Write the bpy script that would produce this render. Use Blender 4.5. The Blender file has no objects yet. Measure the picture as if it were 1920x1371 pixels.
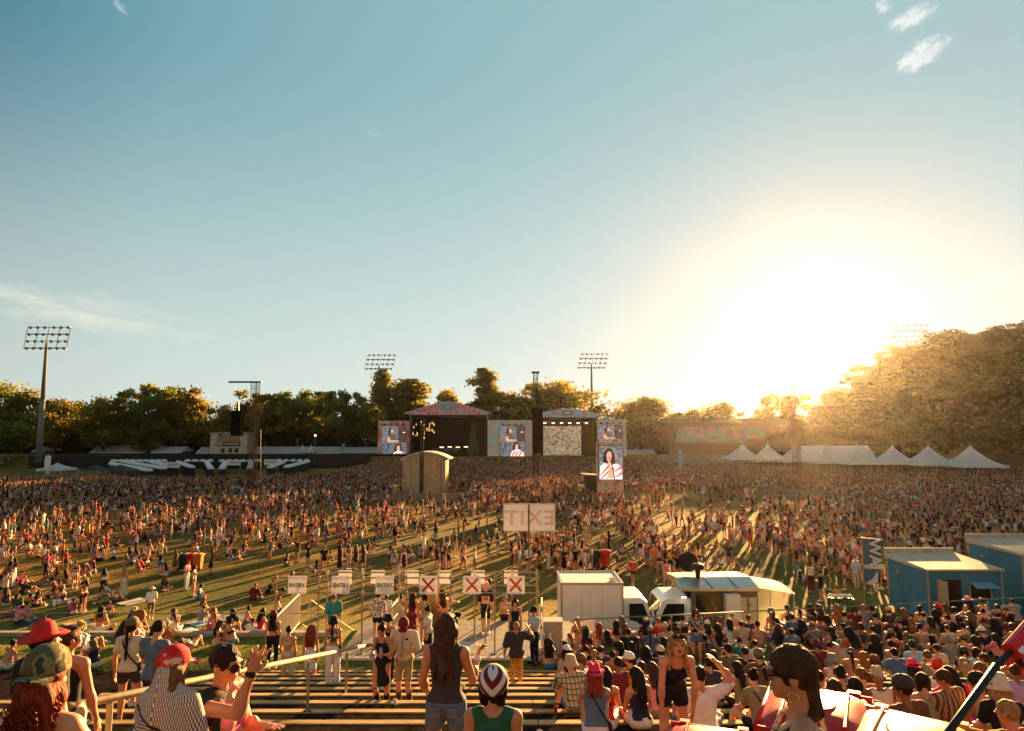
import bpy, math, random
import numpy as np
from mathutils import Vector, Matrix
SC = bpy.context.scene
C = SC.collection
PI = math.pi
def rad(a): return math.radians(a)
# ------------------------------------------------------------ camera
CAMZ = 9.6
PITCH = rad(5.64)
cam_d = bpy.data.cameras.new('camera'); cam = bpy.data.objects.new('camera', cam_d); C.objects.link(cam)
cam.location = (0, 0, CAMZ); cam.rotation_euler = (rad(90) + PITCH, 0, 0)
cam_d.lens = 24; cam_d.sensor_width = 36; cam_d.clip_end = 6000; cam_d.clip_start = .1
SC.camera = cam
# ------------------------------------------------------------ light
SUN_AZ, SUN_EL = rad(24.5), rad(7.6)
SUND = Vector((math.sin(SUN_AZ)*math.cos(SUN_EL), math.cos(SUN_AZ)*math.cos(SUN_EL), math.sin(SUN_EL)))
sl = bpy.data.lights.new('sun', 'SUN'); so = bpy.data.objects.new('sun', sl); C.objects.link(so)
sl.energy = 5.0; sl.angle = rad(0.6); sl.color = (1.0, .53, .18)
so.rotation_euler = (-SUND).to_track_quat('-Z', 'Y').to_euler()
SC.view_settings.view_transform = 'Standard'; SC.view_settings.look = 'None'
SC.view_settings.exposure = 2.75; SC.view_settings.gamma = 1
SC.render.engine = 'CYCLES'
SC.cycles.max_bounces = 5; SC.cycles.diffuse_bounces = 2; SC.cycles.glossy_bounces = 2; SC.cycles.transmission_bounces = 3
SC.cycles.transparent_max_bounces = 6; SC.cycles.volume_bounces = 0
SC.cycles.use_denoising = True
SC.cycles.volume_step_rate = 4
W = bpy.data.worlds.new('World'); SC.world = W; W.use_nodes = True
def world():
    nt = W.node_tree; nt.nodes.clear(); N = nt.nodes.new; L = nt.links.new
    out = N('ShaderNodeOutputWorld'); bg = N('ShaderNodeBackground'); bg.inputs[1].default_value = .1
    L(bg.outputs[0], out.inputs[0])
    sky = N('ShaderNodeTexSky'); sky.sky_type = 'NISHITA'; sky.sun_disc = False
    sky.sun_elevation = SUN_EL; sky.sun_rotation = SUN_AZ; sky.dust_density = 1.2; sky.air_density = 1.0; sky.ozone_density = 1.5
    tc = N('ShaderNodeTexCoord'); nrm = N('ShaderNodeVectorMath'); nrm.operation = 'NORMALIZE'; L(tc.outputs['Generated'], nrm.inputs[0])
    # aureole of the low sun in moist air, the wide pale gradient around it, plus added fill out of view
    dot = N('ShaderNodeVectorMath'); dot.operation = 'DOT_PRODUCT'; L(nrm.outputs[0], dot.inputs[0]); dot.inputs[1].default_value = SUND
    ac = N('ShaderNodeMath'); ac.operation = 'ARCCOSINE'; L(dot.outputs['Value'], ac.inputs[0])
    mr = N('ShaderNodeMapRange'); mr.inputs[1].default_value = 0; mr.inputs[2].default_value = 1.6; L(ac.outputs[0], mr.inputs[0])
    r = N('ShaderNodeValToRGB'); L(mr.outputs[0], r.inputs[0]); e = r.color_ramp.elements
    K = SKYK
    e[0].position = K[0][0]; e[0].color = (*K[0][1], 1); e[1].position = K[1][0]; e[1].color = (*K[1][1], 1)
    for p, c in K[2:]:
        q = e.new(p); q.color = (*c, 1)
    # paler band above the horizon
    sx = N('ShaderNodeSeparateXYZ'); L(nrm.outputs[0], sx.inputs[0])
    hz = N('ShaderNodeMapRange'); hz.interpolation_type = 'SMOOTHSTEP'; hz.inputs[1].default_value = .50; hz.inputs[2].default_value = -.02; hz.inputs[3].default_value = 0; hz.inputs[4].default_value = .95; L(sx.outputs[2], hz.inputs[0])
    mx = N('ShaderNodeMix'); mx.data_type = 'RGBA'; mx.blend_type = 'SCREEN'; L(hz.outputs[0], mx.inputs[0]); L(r.outputs[0], mx.inputs[6]); mx.inputs[7].default_value = (.56, .57, .44, 1)
    # nishita share
    sc = N('ShaderNodeVectorMath'); sc.operation = 'SCALE'; L(sky.outputs[0], sc.inputs[0]); sc.inputs[3].default_value = .006
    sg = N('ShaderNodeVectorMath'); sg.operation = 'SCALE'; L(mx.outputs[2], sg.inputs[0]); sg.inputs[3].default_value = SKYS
    ad = N('ShaderNodeVectorMath'); ad.operation = 'ADD'; L(sc.outputs[0], ad.inputs[0]); L(sg.outputs[0], ad.inputs[1])
    # thin clouds
    def cloud(prev, cdir, w, h, scale, amt, col, tilt=0, th=.5):
        cd = Vector(cdir).normalized(); rt = Vector((cd.y, -cd.x, 0)).normalized(); up = rt.cross(cd)
        ct, st = math.cos(tilt), math.sin(tilt); a1 = rt*ct+up*st; a2 = up*ct-rt*st
        def dp(v):
            d = N('ShaderNodeVectorMath'); d.operation = 'DOT_PRODUCT'; L(nrm.outputs[0], d.inputs[0]); d.inputs[1].default_value = v; return d.outputs['Value']
        def m(op, a, b=None):
            x = N('ShaderNodeMath'); x.operation = op
            for i, v in enumerate((a, b)):
                if v is None: continue
                if hasattr(v, 'node'): L(v, x.inputs[i])
                else: x.inputs[i].default_value = v
            return x.outputs[0]
        u = m('DIVIDE', dp(a1), w); v = m('DIVIDE', dp(a2), h)
        cb = N('ShaderNodeCombineXYZ'); L(u, cb.inputs[0]); L(v, cb.inputs[1])
        nz = N('ShaderNodeTexNoise'); nz.inputs['Scale'].default_value = scale; nz.inputs['Detail'].default_value = 8; nz.inputs['Roughness'].default_value = .68; L(cb.outputs[0], nz.inputs['Vector'])
        rr = m('ADD', m('MULTIPLY', u, u), m('MULTIPLY', v, v))
        fall = m('MAXIMUM', m('SUBTRACT', 1, rr), 0)
        fr = m('MULTIPLY', m('GREATER_THAN', dp(cd), .2), fall)
        k = m('MULTIPLY', m('MAXIMUM', m('SUBTRACT', m('ADD', nz.outputs['Fac'], m('MULTIPLY', fr, .35)), th+.3), 0), 4)
        k = m('MINIMUM', m('MULTIPLY', m('MULTIPLY', k, fr), amt), .9)
        x = N('ShaderNodeMix'); x.data_type = 'RGBA'; L(k, x.inputs[0]); L(prev, x.inputs[6]); x.inputs[7].default_value = (*[c*SKYS for c in col], 1)
        return x.outputs[2]
    o = ad.outputs[0]
    o = cloud(o, ray(150, 585), .21, .042, 2.2, .8, (.78, .80, .68), rad(-6), .40)
    o = cloud(o, ray(1728, 104), .040, .022, 1.9, 1.8, (.9, .92, .88), rad(25), .36)
    o = cloud(o, ray(1708, 34), .034, .017, 1.9, 1.4, (.85, .88, .86), rad(15), .36)
    o = cloud(o, ray(1655, 12), .012, .014, 1.9, 1.2, (.75, .8, .8), 0, .36)
    o = cloud(o, ray(225, 12), .018, .008, 1.6, .8, (.5, .6, .6), rad(-35), .38)
    o = cloud(o, ray(1830, 60), .12, .06, 2.4, .45, (.42, .52, .54), rad(30), .40)
    o = cloud(o, ray(1850, 528), .07, .014, 2.0, .8, (.95, .95, .88), rad(12), .38)
    o = cloud(o, ray(700, 250), .02, .008, 1.6, .5, (.5, .62, .64), 0, .38)
    L(o, bg.inputs[0])
def ray(px, py):
    u = (685.5-py)/1280; s, c = math.sin(PITCH), math.cos(PITCH)
    return Vector(((px-960)/1280, c-u*s, s+u*c))
def pt(px, py, Y):
    d = ray(px, py); return Vector((d.x/d.y*Y, Y, CAMZ+d.z/d.y*Y))
def gr(px, py, z=0.):
    d = ray(px, py); t = (z-CAMZ)/d.z; return Vector((d.x*t, d.y*t, z))
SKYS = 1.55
SKYK = [(0, (1.5, 1.5, 1.4)), (1, (.24, .29, .31)), (.03, (1.0, 1.02, .95)), (.055, (.68, .74, .71)), (.11, (.50, .61, .60)), (.20, (.40, .55, .56)), (.32, (.305, .50, .53)), (.45, (.25, .445, .485)), (.57, (.185, .38, .43)), (.66, (.105, .265, .335)), (.74, (.055, .165, .235)), (.86, (.23, .28, .30))]  # last stops, behind the camera, are lifted as added fill light
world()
# ------------------------------------------------------------ object helpers
def tag(o, label=None, cat=None, group=None, kind=None):
    if label: o['label'] = label
    if cat: o['category'] = cat
    if group: o['group'] = group
    if kind: o['kind'] = kind
    return o
def empty(name, loc=(0, 0, 0), rz=0, label=None, cat=None, group=None):
    o = bpy.data.objects.new(name, None); C.objects.link(o); o.location = loc; o.rotation_euler = (0, 0, rz)
    return tag(o, label, cat, group)
def link(name, me, mats=None, parent=None, loc=(0, 0, 0), rz=0):
    o = bpy.data.objects.new(name, me); C.objects.link(o)
    if parent: o.parent = parent
    o.location = loc
    if rz: o.rotation_euler = (0, 0, rz)
    if mats:
        if not me.materials: me.materials.append(mats)
    return o
def copy_tree(o, parent=None, **kw):
    c = o.copy(); C.objects.link(c); c.parent = parent
    for ch in o.children: copy_tree(ch, c)
    return c
class MB:
    def __init__(s): s.v = []; s.f = []; s.u = None
    def poly(s, pts):
        n = len(s.v); s.v += [tuple(p) for p in pts]; s.f.append(tuple(range(n, n+len(pts)))); return s
    def box(s, c, d, M=None, top=None):
        n = len(s.v); x, y, z = d[0]/2, d[1]/2, d[2]/2
        tx, ty = (top if top else (1, 1))
        P = [(-x, -y, -z), (x, -y, -z), (x, y, -z), (-x, y, -z), (-x*tx, -y*ty, z), (x*tx, -y*ty, z), (x*tx, y*ty, z), (-x*tx, y*ty, z)]
        for p in P:
            q = Vector(p)
            if M is not None: q = M @ q
            s.v.append((q.x+c[0], q.y+c[1], q.z+c[2]))
        for f in ((3, 2, 1, 0), (4, 5, 6, 7), (0, 1, 5, 4), (1, 2, 6, 5), (2, 3, 7, 6), (3, 0, 4, 7)): s.f.append(tuple(n+i for i in f))
        return s
    def bx(s, x0, x1, y0, y1, z0, z1): return s.box(((x0+x1)/2, (y0+y1)/2, (z0+z1)/2), (x1-x0, y1-y0, z1-z0))
    def tube(s, a, b, r, r2=None, n=6, cap=True):
        a, b = Vector(a), Vector(b); r2 = r if r2 is None else r2
        d = (b-a).normalized(); t = Vector((0, 0, 1)) if abs(d.z) < .9 else Vector((1, 0, 0))
        u = d.cross(t).normalized(); w = d.cross(u); k = len(s.v)
        for p, q in ((a, r), (b, r2)):
            for i in range(n):
                an = 2*PI*i/n; s.v.append(tuple(p+u*math.cos(an)*q+w*math.sin(an)*q))
        for i in range(n):
            j = (i+1) % n; s.f.append((k+i, k+n+i, k+n+j, k+j))
        if cap: s.f.append(tuple(k+i for i in range(n))); s.f.append(tuple(k+n+n-1-i for i in range(n)))
        return s
    def path(s, pts, r, n=6):
        for a, b in zip(pts[:-1], pts[1:]): s.tube(a, b, r, n=n)
        return s
    def lathe(s, prof, n=16, mod=None, closed=False, c=(0, 0, 0)):
        k = len(s.v); m = len(prof)
        for r, z in prof:
            for i in range(n):
                a = 2*PI*i/n; p = (r*math.sin(a), r*math.cos(a), z)
                if mod: p = mod(p, r, z, a)
                s.v.append((p[0]+c[0], p[1]+c[1], p[2]+c[2]))
        for j in range(m-1 if not closed else m):
            j2 = (j+1) % m
            for i in range(n):
                i2 = (i+1) % n; s.f.append((k+j*n+i, k+j2*n+i, k+j2*n+i2, k+j*n+i2))
        return s
    def grid(s, fn, nu, nv):
        k = len(s.v)
        for j in range(nv+1):
            for i in range(nu+1): s.v.append(tuple(fn(i/nu, j/nv)))
        for j in range(nv):
            for i in range(nu): a = k+j*(nu+1)+i; s.f.append((a, a+1, a+nu+2, a+nu+1))
        return s
    def mesh(s, name, smooth=False):
        me = bpy.data.meshes.new(name); me.from_pydata(s.v, [], s.f)
        if smooth: me.polygons.foreach_set('use_smooth', [True]*len(me.polygons))
        me.update(); return me
    def build(s, name, mat, parent=None, loc=(0, 0, 0), rz=0, smooth=False):
        return link(name, s.mesh(name, smooth), mat, parent, loc, rz)
def fastmesh(name, V, F, mats=None, smooth=True, mi=None, col=None):
    V = np.asarray(V, np.float32); F = np.asarray(F, np.int32); k = F.shape[1]
    me = bpy.data.meshes.new(name); me.vertices.add(len(V)); me.vertices.foreach_set('co', V.ravel())
    me.loops.add(F.size); me.loops.foreach_set('vertex_index', F.ravel())
    me.polygons.add(len(F)); me.polygons.foreach_set('loop_start', np.arange(0, F.size, k, dtype=np.int32))
    if smooth: me.polygons.foreach_set('use_smooth', np.ones(len(F), bool))
    if mi is not None: me.polygons.foreach_set('material_index', np.asarray(mi, np.int32))
    for m in (mats or []): me.materials.append(m)
    me.update(calc_edges=True)
    if col is not None:
        a = me.color_attributes.new('Col', 'FLOAT_COLOR', 'POINT'); c4 = np.ones((len(V), 4), np.float32); c4[:, :3] = col
        a.data.foreach_set('color', c4.ravel())
    return me
# ------------------------------------------------------------ materials
MATS = {}
def mat(name, col, rough=.7, metal=0., noise=0., nscale=4., bump=0., bscale=30., emit=None, es=0., spec=.3, col2=None, thr=None, coord='Object', trans=0., stretch=None):
    if name in MATS: return MATS[name]
    m = bpy.data.materials.new(name); m.use_nodes = True; nt = m.node_tree; b = nt.nodes['Principled BSDF']; N = nt.nodes.new; L = nt.links.new
    b.inputs['Base Color'].default_value = (*col, 1); b.inputs['Roughness'].default_value = rough; b.inputs['Metallic'].default_value = metal
    b.inputs['Specular IOR Level'].default_value = spec
    if emit: b.inputs['Emission Color'].default_value = (*emit, 1); b.inputs['Emission Strength'].default_value = es
    if noise or bump:
        tc = N('ShaderNodeTexCoord'); mp = N('ShaderNodeMapping'); L(tc.outputs[coord], mp.inputs[0])
        if stretch: mp.inputs['Scale'].default_value = stretch
    if noise:
        nz = N('ShaderNodeTexNoise'); nz.inputs['Scale'].default_value = nscale; nz.inputs['Detail'].default_value = 6; nz.inputs['Roughness'].default_value = .62
        L(mp.outputs[0], nz.inputs['Vector'])
        r = N('ShaderNodeValToRGB'); L(nz.outputs['Fac'], r.inputs[0])
        c2 = col2 if col2 else tuple(c*(1-noise) for c in col); c1 = col if col2 else tuple(min(1, c*(1+noise*.6)) for c in col)
        a, z = thr if thr else (.32, .68)
        r.color_ramp.elements[0].position = a; r.color_ramp.elements[0].color = (*c2, 1)
        r.color_ramp.elements[1].position = z; r.color_ramp.elements[1].color = (*c1, 1)
        L(r.outputs[0], b.inputs['Base Color'])
    if bump:
        nb = N('ShaderNodeTexNoise'); nb.inputs['Scale'].default_value = bscale; nb.inputs['Detail'].default_value = 5
        L(mp.outputs[0], nb.inputs['Vector']); bp = N('ShaderNodeBump'); bp.inputs['Strength'].default_value = bump; bp.inputs['Distance'].default_value = .02
        L(nb.outputs['Fac'], bp.inputs['Height']); L(bp.outputs[0], b.inputs['Normal'])
    if trans:
        o = nt.nodes['Material Output']; t = N('ShaderNodeBsdfTranslucent'); mx = N('ShaderNodeMixShader'); mx.inputs[0].default_value = trans
        t.inputs[0].default_value = (*[min(1, c*1.3) for c in col], 1)
        if noise: L(r.outputs[0], t.inputs[0])
        L(b.outputs[0], mx.inputs[1]); L(t.outputs[0], mx.inputs[2]); L(mx.outputs[0], o.inputs[0])
    MATS[name] = m; return m
def attrmat(name, rough=.9, trans=0., emit=0.):
    m = bpy.data.materials.new(name); m.use_nodes = True; nt = m.node_tree; b = nt.nodes['Principled BSDF']; N = nt.nodes.new; L = nt.links.new
    a = N('ShaderNodeAttribute'); a.attribute_name = 'Col'; L(a.outputs['Color'], b.inputs['Base Color']); b.inputs['Roughness'].default_value = rough; b.inputs['Specular IOR Level'].default_value = .15
    if emit: L(a.outputs['Color'], b.inputs['Emission Color']); b.inputs['Emission Strength'].default_value = emit
    if trans:
        o = nt.nodes['Material Output']; t = N('ShaderNodeBsdfTranslucent'); mx = N('ShaderNodeMixShader'); mx.inputs[0].default_value = trans
        L(a.outputs['Color'], t.inputs[0]); L(b.outputs[0], mx.inputs[1]); L(t.outputs[0], mx.inputs[2]); L(mx.outputs[0], o.inputs[0])
    return m
def text(s, size, mat_, parent, loc, rot=(PI/2, 0, 0), name='lettering', ext=.004, sx=1, bold=0, align='CENTER', ls=1):
    cu = bpy.data.curves.new(name, 'FONT'); cu.body = s; cu.size = size; cu.extrude = ext; cu.align_x = align; cu.align_y = 'CENTER'; cu.offset = bold; cu.space_character = ls
    o = bpy.data.objects.new(name, cu); C.objects.link(o)
    dg = bpy.context.evaluated_depsgraph_get(); dg.update(); me = bpy.data.meshes.new_from_object(o.evaluated_get(dg)); me.name = name
    bpy.data.objects.remove(o); bpy.data.curves.remove(cu)
    me.materials.clear(); me.materials.append(mat_)
    o = bpy.data.objects.new(name, me); C.objects.link(o); o.parent = parent; o.location = loc; o.rotation_euler = rot; o.scale = (sx, 1, 1); return o
# ------------------------------------------------------------ ground
rng = random.Random(7); npr = np.random.default_rng(7)
M_steel = mat('galvanised steel', (.42, .40, .36), .45, .6, noise=.25, nscale=9)
M_dark = mat('black paint', (.012, .012, .014), .5)
M_white = mat('white vinyl', (.80, .81, .80), .6, noise=.05, nscale=2, trans=.5)
M_wpaint = mat('white paint', (.72, .72, .68), .35, noise=.06, nscale=3)
M_conc = mat('concrete', (.34, .31, .26), .9, noise=.3, nscale=3, bump=.3)
def gz(y):
    P = [(-20, 12.6), (0, 7.3), (20, 1.9), (21, 2.38), (25.9, 2.38), (29.6, 0), (189, 0), (196, 2.9), (5000, 2.9)]
    for (a, za), (b, zb) in zip(P[:-1], P[1:]):
        if y <= b: return za+(zb-za)*max(0, (y-a)/(b-a))
    return 2.9
def ground():
    ys = [-20, 0, 20, 21, 23, 25.9, 27.5, 29.6, 40, 60, 90, 130, 189, 192, 196, 220, 300, 500, 1200, 3500]
    xs = [-3000, -800, -300, -120, -60, -30, -12, 0, 12, 30, 60, 120, 300, 800, 3000]
    V = [(x, y, gz(y)) for y in ys for x in xs]; n = len(xs)
    F = [(j*n+i, j*n+i+1, (j+1)*n+i+1, (j+1)*n+i) for j in range(len(ys)-1) for i in range(n-1)]
    m = bpy.data.materials.new('grass ground'); m.use_nodes = True; nt = m.node_tree; b = nt.nodes['Principled BSDF']; N = nt.nodes.new; L = nt.links.new
    tc = N('ShaderNodeTexCoord'); b.inputs['Roughness'].default_value = .95; b.inputs['Specular IOR Level'].default_value = .1
    def nz(s, d=6, st=None):
        mp = N('ShaderNodeMapping'); L(tc.outputs['Object'], mp.inputs[0]); mp.inputs['Scale'].default_value = st or (1, 1, 1)
        q = N('ShaderNodeTexNoise'); q.inputs['Scale'].default_value = s; q.inputs['Detail'].default_value = d; q.inputs['Roughness'].default_value = .65; L(mp.outputs[0], q.inputs['Vector']); return q.outputs['Fac']
    def ramp(f, c1, c2, a, z):
        r = N('ShaderNodeValToRGB'); L(f, r.inputs[0]); r.color_ramp.elements[0].position = a; r.color_ramp.elements[1].position = z
        r.color_ramp.elements[0].color = (*c1, 1); r.color_ramp.elements[1].color = (*c2, 1); return r.outputs[0]
    big = ramp(nz(.055, 5, (1, .6, 1)), (.085, .090, .016), (.27, .155, .026), .36, .56)
    sm = ramp(nz(2.2, 8), (.35, .38, .3), (1.25, 1.2, 1.1), .30, .70)
    x = N('ShaderNodeMix'); x.data_type = 'RGBA'; x.blend_type = 'MULTIPLY'; x.inputs[0].default_value = 1; L(big, x.inputs[6]); L(sm, x.inputs[7])
    # greener grass on the bank before the field
    sy = N('ShaderNodeSeparateXYZ'); L(tc.outputs['Object'], sy.inputs[0]); mr = N('ShaderNodeMapRange'); mr.inputs[1].default_value = 27; mr.inputs[2].default_value = 46; L(sy.outputs[1], mr.inputs[0])
    y = N('ShaderNodeMix'); y.data_type = 'RGBA'; L(mr.outputs[0], y.inputs[0]); L(ramp(nz(1.7, 8), (.035, .06, .012), (.22, .20, .028), .3, .7), y.inputs[6]); L(x.outputs[2], y.inputs[7])
    L(y.outputs[2], b.inputs['Base Color'])
    bp = N('ShaderNodeBump'); bp.inputs['Distance'].default_value = .06; bp.inputs['Strength'].default_value = .9; L(nz(9, 6), bp.inputs['Height']); L(bp.outputs[0], b.inputs['Normal'])
    o = link('ground', fastmesh('ground', V, F, smooth=False), m); tag(o, kind='structure')
ground()
def TZ(d): return 7.9-.262*d
TD = 1.30; TR = .262*TD
def tread_z(d):
    k = math.floor((d-.6)/TD); return TZ(.6+TD*(k+.5))
def terrace():
    asph = mat('terrace asphalt', (.030, .022, .018), .95, spec=.0, noise=.55, nscale=5, bump=.6, bscale=60)
    edge = mat('terrace edging', (.52, .34, .13), .85, noise=.45, nscale=1.6, stretch=(.6, 3, 1), bump=.3, bscale=25)
    s = MB(); e = MB()
    for k in range(-2, 16):
        d0 = .6+TD*k; d1 = d0+TD
        if d1 > 21.5: break
        z = TZ(d0+TD/2)
        s.bx(-30, 40, d0, d1-.16, z-1.2, z)
        x0 = -26 if d0 < 12.5 else -8.6+(d0-15)*.3*0
        s.bx(-30, 40, d1-.16, d1-.003, z-1.2, z-.05)
        for a in np.arange(x0, 40, 3.3): e.bx(a+.008, min(a+3.3, 40)-.008, d1-.125, d1+.012, z-.047, z+.012)
    tag(s.build('steps', asph), kind='structure'); tag(e.build('step_edging', edge), kind='structure')
    f = MB(); f.bx(-40, 60, 20.1, 21.6, 1.9, 2.405)
    tag(f.build('path', asph), kind='structure')
    g = MB()
    for i in range(120): g.bx(-9+i*.1, -9+i*.1+.045, 20.7, 21.1, 2.40, 2.42)
    tag(g.build('drain_grate', mat('drain steel', (.22, .19, .15), .5, .5), None), 'rusty steel drain grating along the foot of the steps', 'drain')
    kb = MB(); kb.bx(-60, -6.2, 25.15, 25.4, 2.2, 2.52); kb.bx(2.6, 60, 25.15, 25.4, 2.2, 2.52)
    tag(kb.build('kerb', M_conc), kind='structure')
terrace()
# ------------------------------------------------------------ handrails
def railing(name, pts, posts, r, label, m, mid=False):
    root = empty(name, pts[0], 0, label, 'railing'); o = Vector(pts[0])
    h = MB(); h.path([Vector(p)-o for p in pts], r, 8); h.build('handrail', m, root, smooth=True)
    for p, hgt in posts:
        q = MB(); q.tube((0, 0, 0), (0, 0, hgt-.03), r*.75, n=8); q.box((0, 0, .006), (.12, .12, .012)); q.build('post', m, root, Vector(p)-o, smooth=False)
    return root
rp = [(-3.62, d, TZ(d)+1.0) for d in (2.2, 18.6)]
railing('handrail', [(-3.45, 2.0, TZ(2.0)+1.02), (-3.62, 17.9, TZ(17.9)+1.05), (-3.62, 18.3, TZ(17.9)+.93)],
        [((-3.5, d, tread_z(d)), TZ(d)+1.02-tread_z(d)) for d in (3.6, 6.2, 9.2, 12.2, 15.0, 17.9)], .036, 'thick worn cream handrail running down the broad terrace steps', mat('worn cream paint', (.34, .27, .15), .65, noise=.3, nscale=6))
M_rail = mat('rail grey', (.20, .19, .17), .5, .5)
xs = np.arange(-38, -6, 3.1)
railing('rail_fence', [(-40, 24.6, 3.33), (-6.6, 24.6, 3.33)], [((x, 24.6, 2.38), .95) for x in xs], .018, 'thin grey rail fence on posts along the left grass bank', M_rail)
railing('rail_fence', [(2.35, 23.4, 2.75), (2.05, 23.4, 3.42), (8, 24.3, 3.45), (42, 30, 3.6)], [((x, 23.3+(x-2)*.165, 2.38), 1.05) for x in (2.35, 5.4, 9.0, 13, 17.5, 22, 27)], .022, 'grey rail fence in front of the box truck and blue cabins', M_rail)
# ------------------------------------------------------------ deck, gate
def wood(name, c): return mat(name, c, .8, noise=.4, nscale=1.5, stretch=(12, 1, 1), bump=.3)
def deck():
    M = mat('deck panel', (.21, .19, .155), .7, noise=.3, nscale=2.5, stretch=(3, 1, 1))
    s = MB()
    for i, x in enumerate(np.arange(-5.6, 2.1, 1.22)):
        for j, y in enumerate(np.arange(22.6, 26.4, .62)): s.bx(x+.006, x+1.214, y+.006, y+.614, 2.42, 2.47)
    root = empty('deck', (0, 0, 0), 0, 'grey ribbed walkway deck between the steps and the entry gates', 'deck')
    s.build('deck_panel', M, root)
    e = MB(); e.bx(-5.7, 2.1, 22.5, 22.6, 2.41, 2.49); e.build('edge_strip', mat('pale strip', (.6, .58, .52), .6), root)
    t = MB()
    t.bx(-1.85, 2.0, 23.05, 24.3, 2.4702, 2.4712)
    for r in range(7):
        for i in range(46): t.bx(-1.8+i*.08, -1.8+i*.08+.04, 23.1+r*.16, 23.1+r*.16+.1, 2.470, 2.474)
    t.build('tread_plate', mat('tread plate', (.34, .32, .28), .5, .4), root)
    st = MB()
    for k in range(9): st.bx(-5.6, 2.0, 26.35+k*.36, 26.71+k*.36, 2.0-k*.265-.1, 2.4-.265*(k+1)+.06)
    st.build('stair_flight', M, root)
deck()
M_scaf = mat('scaffold tube', (.40, .33, .22), .4, .7, noise=.3, nscale=8)
def scaffold(y, zt, xs, zlow, base, label):
    r = empty('scaffold_gate', (0, y, base), 0, label, 'gate')
    for x in xs:
        m = MB(); m.tube((x, 0, 0), (x, 0, zt-base+.1), .026, n=8); m.box((x, 0, .01), (.15, .15, .02))
        for z in (zt-base, zlow-base): m.box((x, -.03, z), (.09, .10, .09))
        m.build('post', M_scaf, r)
    for z in (zt-base, zlow-base):
        m = MB(); m.tube((xs[0]-.05, -.055, z), (xs[-1]+.06, -.055, z), .024, n=8); m.build('crossbar', M_scaf, r)
    return r
YF, YR = 23.0, 24.25
def px2x(px, Y, py=1095): return pt(px, py, Y).x
fz1, fz0 = pt(760, 1083, YF).z, pt(760, 1111, YF).z
fx = [px2x(p, YF) for p in (518, 598, 680, 762, 845, 928, 1008)]
scaffold(YF, fz1, fx, fz0, 2.47, 'front row of scaffold posts carrying the entry and cross signs')
rz1, rz0 = pt(760, 1073, YR).z, pt(760, 1097, YR).z
scaffold(YR, rz1, [px2x(p, YR) for p in (614, 680, 748, 822, 890, 960, 1006)], rz0, 2.47, 'rear row of scaffold posts carrying blank white boards')
M_board = mat('sign board', (.88, .88, .84), .5, trans=.15); M_green = mat('sign green', (.10, .26, .10), .6); M_red = mat('sign red', (.62, .05, .02), .5, trans=.2); M_orng = mat('sign orange', (.72, .10, .01), .5)
ordn = ['left-hand', 'middle', 'right-hand']
for i, p in enumerate((557, 639, 721, 803, 885, 967)):
    c = pt(p, 1097, YF-.1); w = .585
    r = empty('entry_sign' if i < 3 else 'cross_sign', c, 0,
        ('square white board reading ENTRY in green, %s of the three ENTRY boards' if i < 3 else 'square white board with a red cross, %s of the three cross boards') % ordn[i % 3], 'sign', 'square boards on the gate')
    m = MB(); m.box((0, 0, 0), (w, .012, w*1.0)); m.build('board', M_board, r)
    if i < 3: text('ENTRY', .17, M_green, r, (0, -.012, -.01), bold=.006)
    else:
        for s in (1, -1):
            m = MB(); M = Matrix.Rotation(s*rad(43), 3, 'Y'); m.box((0, -.011-(s+1)*.001, 0), (.072, .006, .56), M); m.build('cross_stroke', M_red if i == 3 else M_orng, r)
    for s in (1, -1):
        m = MB(); m.box((s*w*.35, .02, w*.5-.05), (.02, .03, .10)); m.build('cable_tie', M_dark, r)
for i, p in enumerate((647, 708, 772, 833, 896, 958)):
    c = pt(p, 1082, YR+.08); r = MB(); r.box((0, 0, 0), (.47, .012, .46)); o = r.build('blank_board', M_board, None, c)
    nxt = ['behind the second ENTRY board', 'behind the third ENTRY board', 'left of the first red cross', 'between the first two red crosses', 'behind the middle red cross', 'behind the last red cross'][i]
    tag(o, 'plain white board on the rear gate row ' + nxt, 'sign', 'blank boards on the rear row')
# exit sign seen from behind
r = empty('exit_sign', (pt(992, 1190, 25.6).x, 25.6, 2.47), 0, 'big white EXIT board seen from behind on a tall thin pole', 'sign')
a, b = pt(945, 946, 25.6), pt(1040, 995, 25.6); cx, cz, w, h = (a.x+b.x)/2-r.location.x, (a.z+b.z)/2-2.47, b.x-a.x, a.z-b.z
m = MB(); m.box((cx, 0, cz), (w, .02, h)); m.build('board', mat('exit board', (.90, .90, .87), .6, trans=.06), r)
m = MB(); m.box((cx, 0, cz+h/2+.012), (w+.05, .05, .035)); m.box((cx, 0, cz-h/2-.012), (w+.05, .05, .035)); m.box((cx-w/2-.012, 0, cz), (.03, .05, h)); m.box((cx+w/2+.012, 0, cz), (.03, .05, h)); m.build('sign_frame', mat('frame white', (.62, .58, .5), .5), r)
text('EXIT', .74, mat('show-through red', (.78, .56, .48), .7), r, (cx+.02, -.013, cz-.03), rot=(PI/2, 0, PI), bold=.012, sx=1, ls=1.12).scale = (1.12, 1, -1) if False else (1.12, 1, 1)
ch = [c for c in r.children if c.name.startswith('lettering')][0]; ch.rotation_euler = (PI/2, 0, 0); ch.scale = (-1.12, 1, 1)
m = MB(); m.tube((0, -.03, 0), (0, -.03, cz+h/2), .028, n=8); m.box((0, 0, .01), (.3, .3, .02)); m.build('pole', mat('pole brown', (.12, .09, .07), .5, .4), r)
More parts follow.
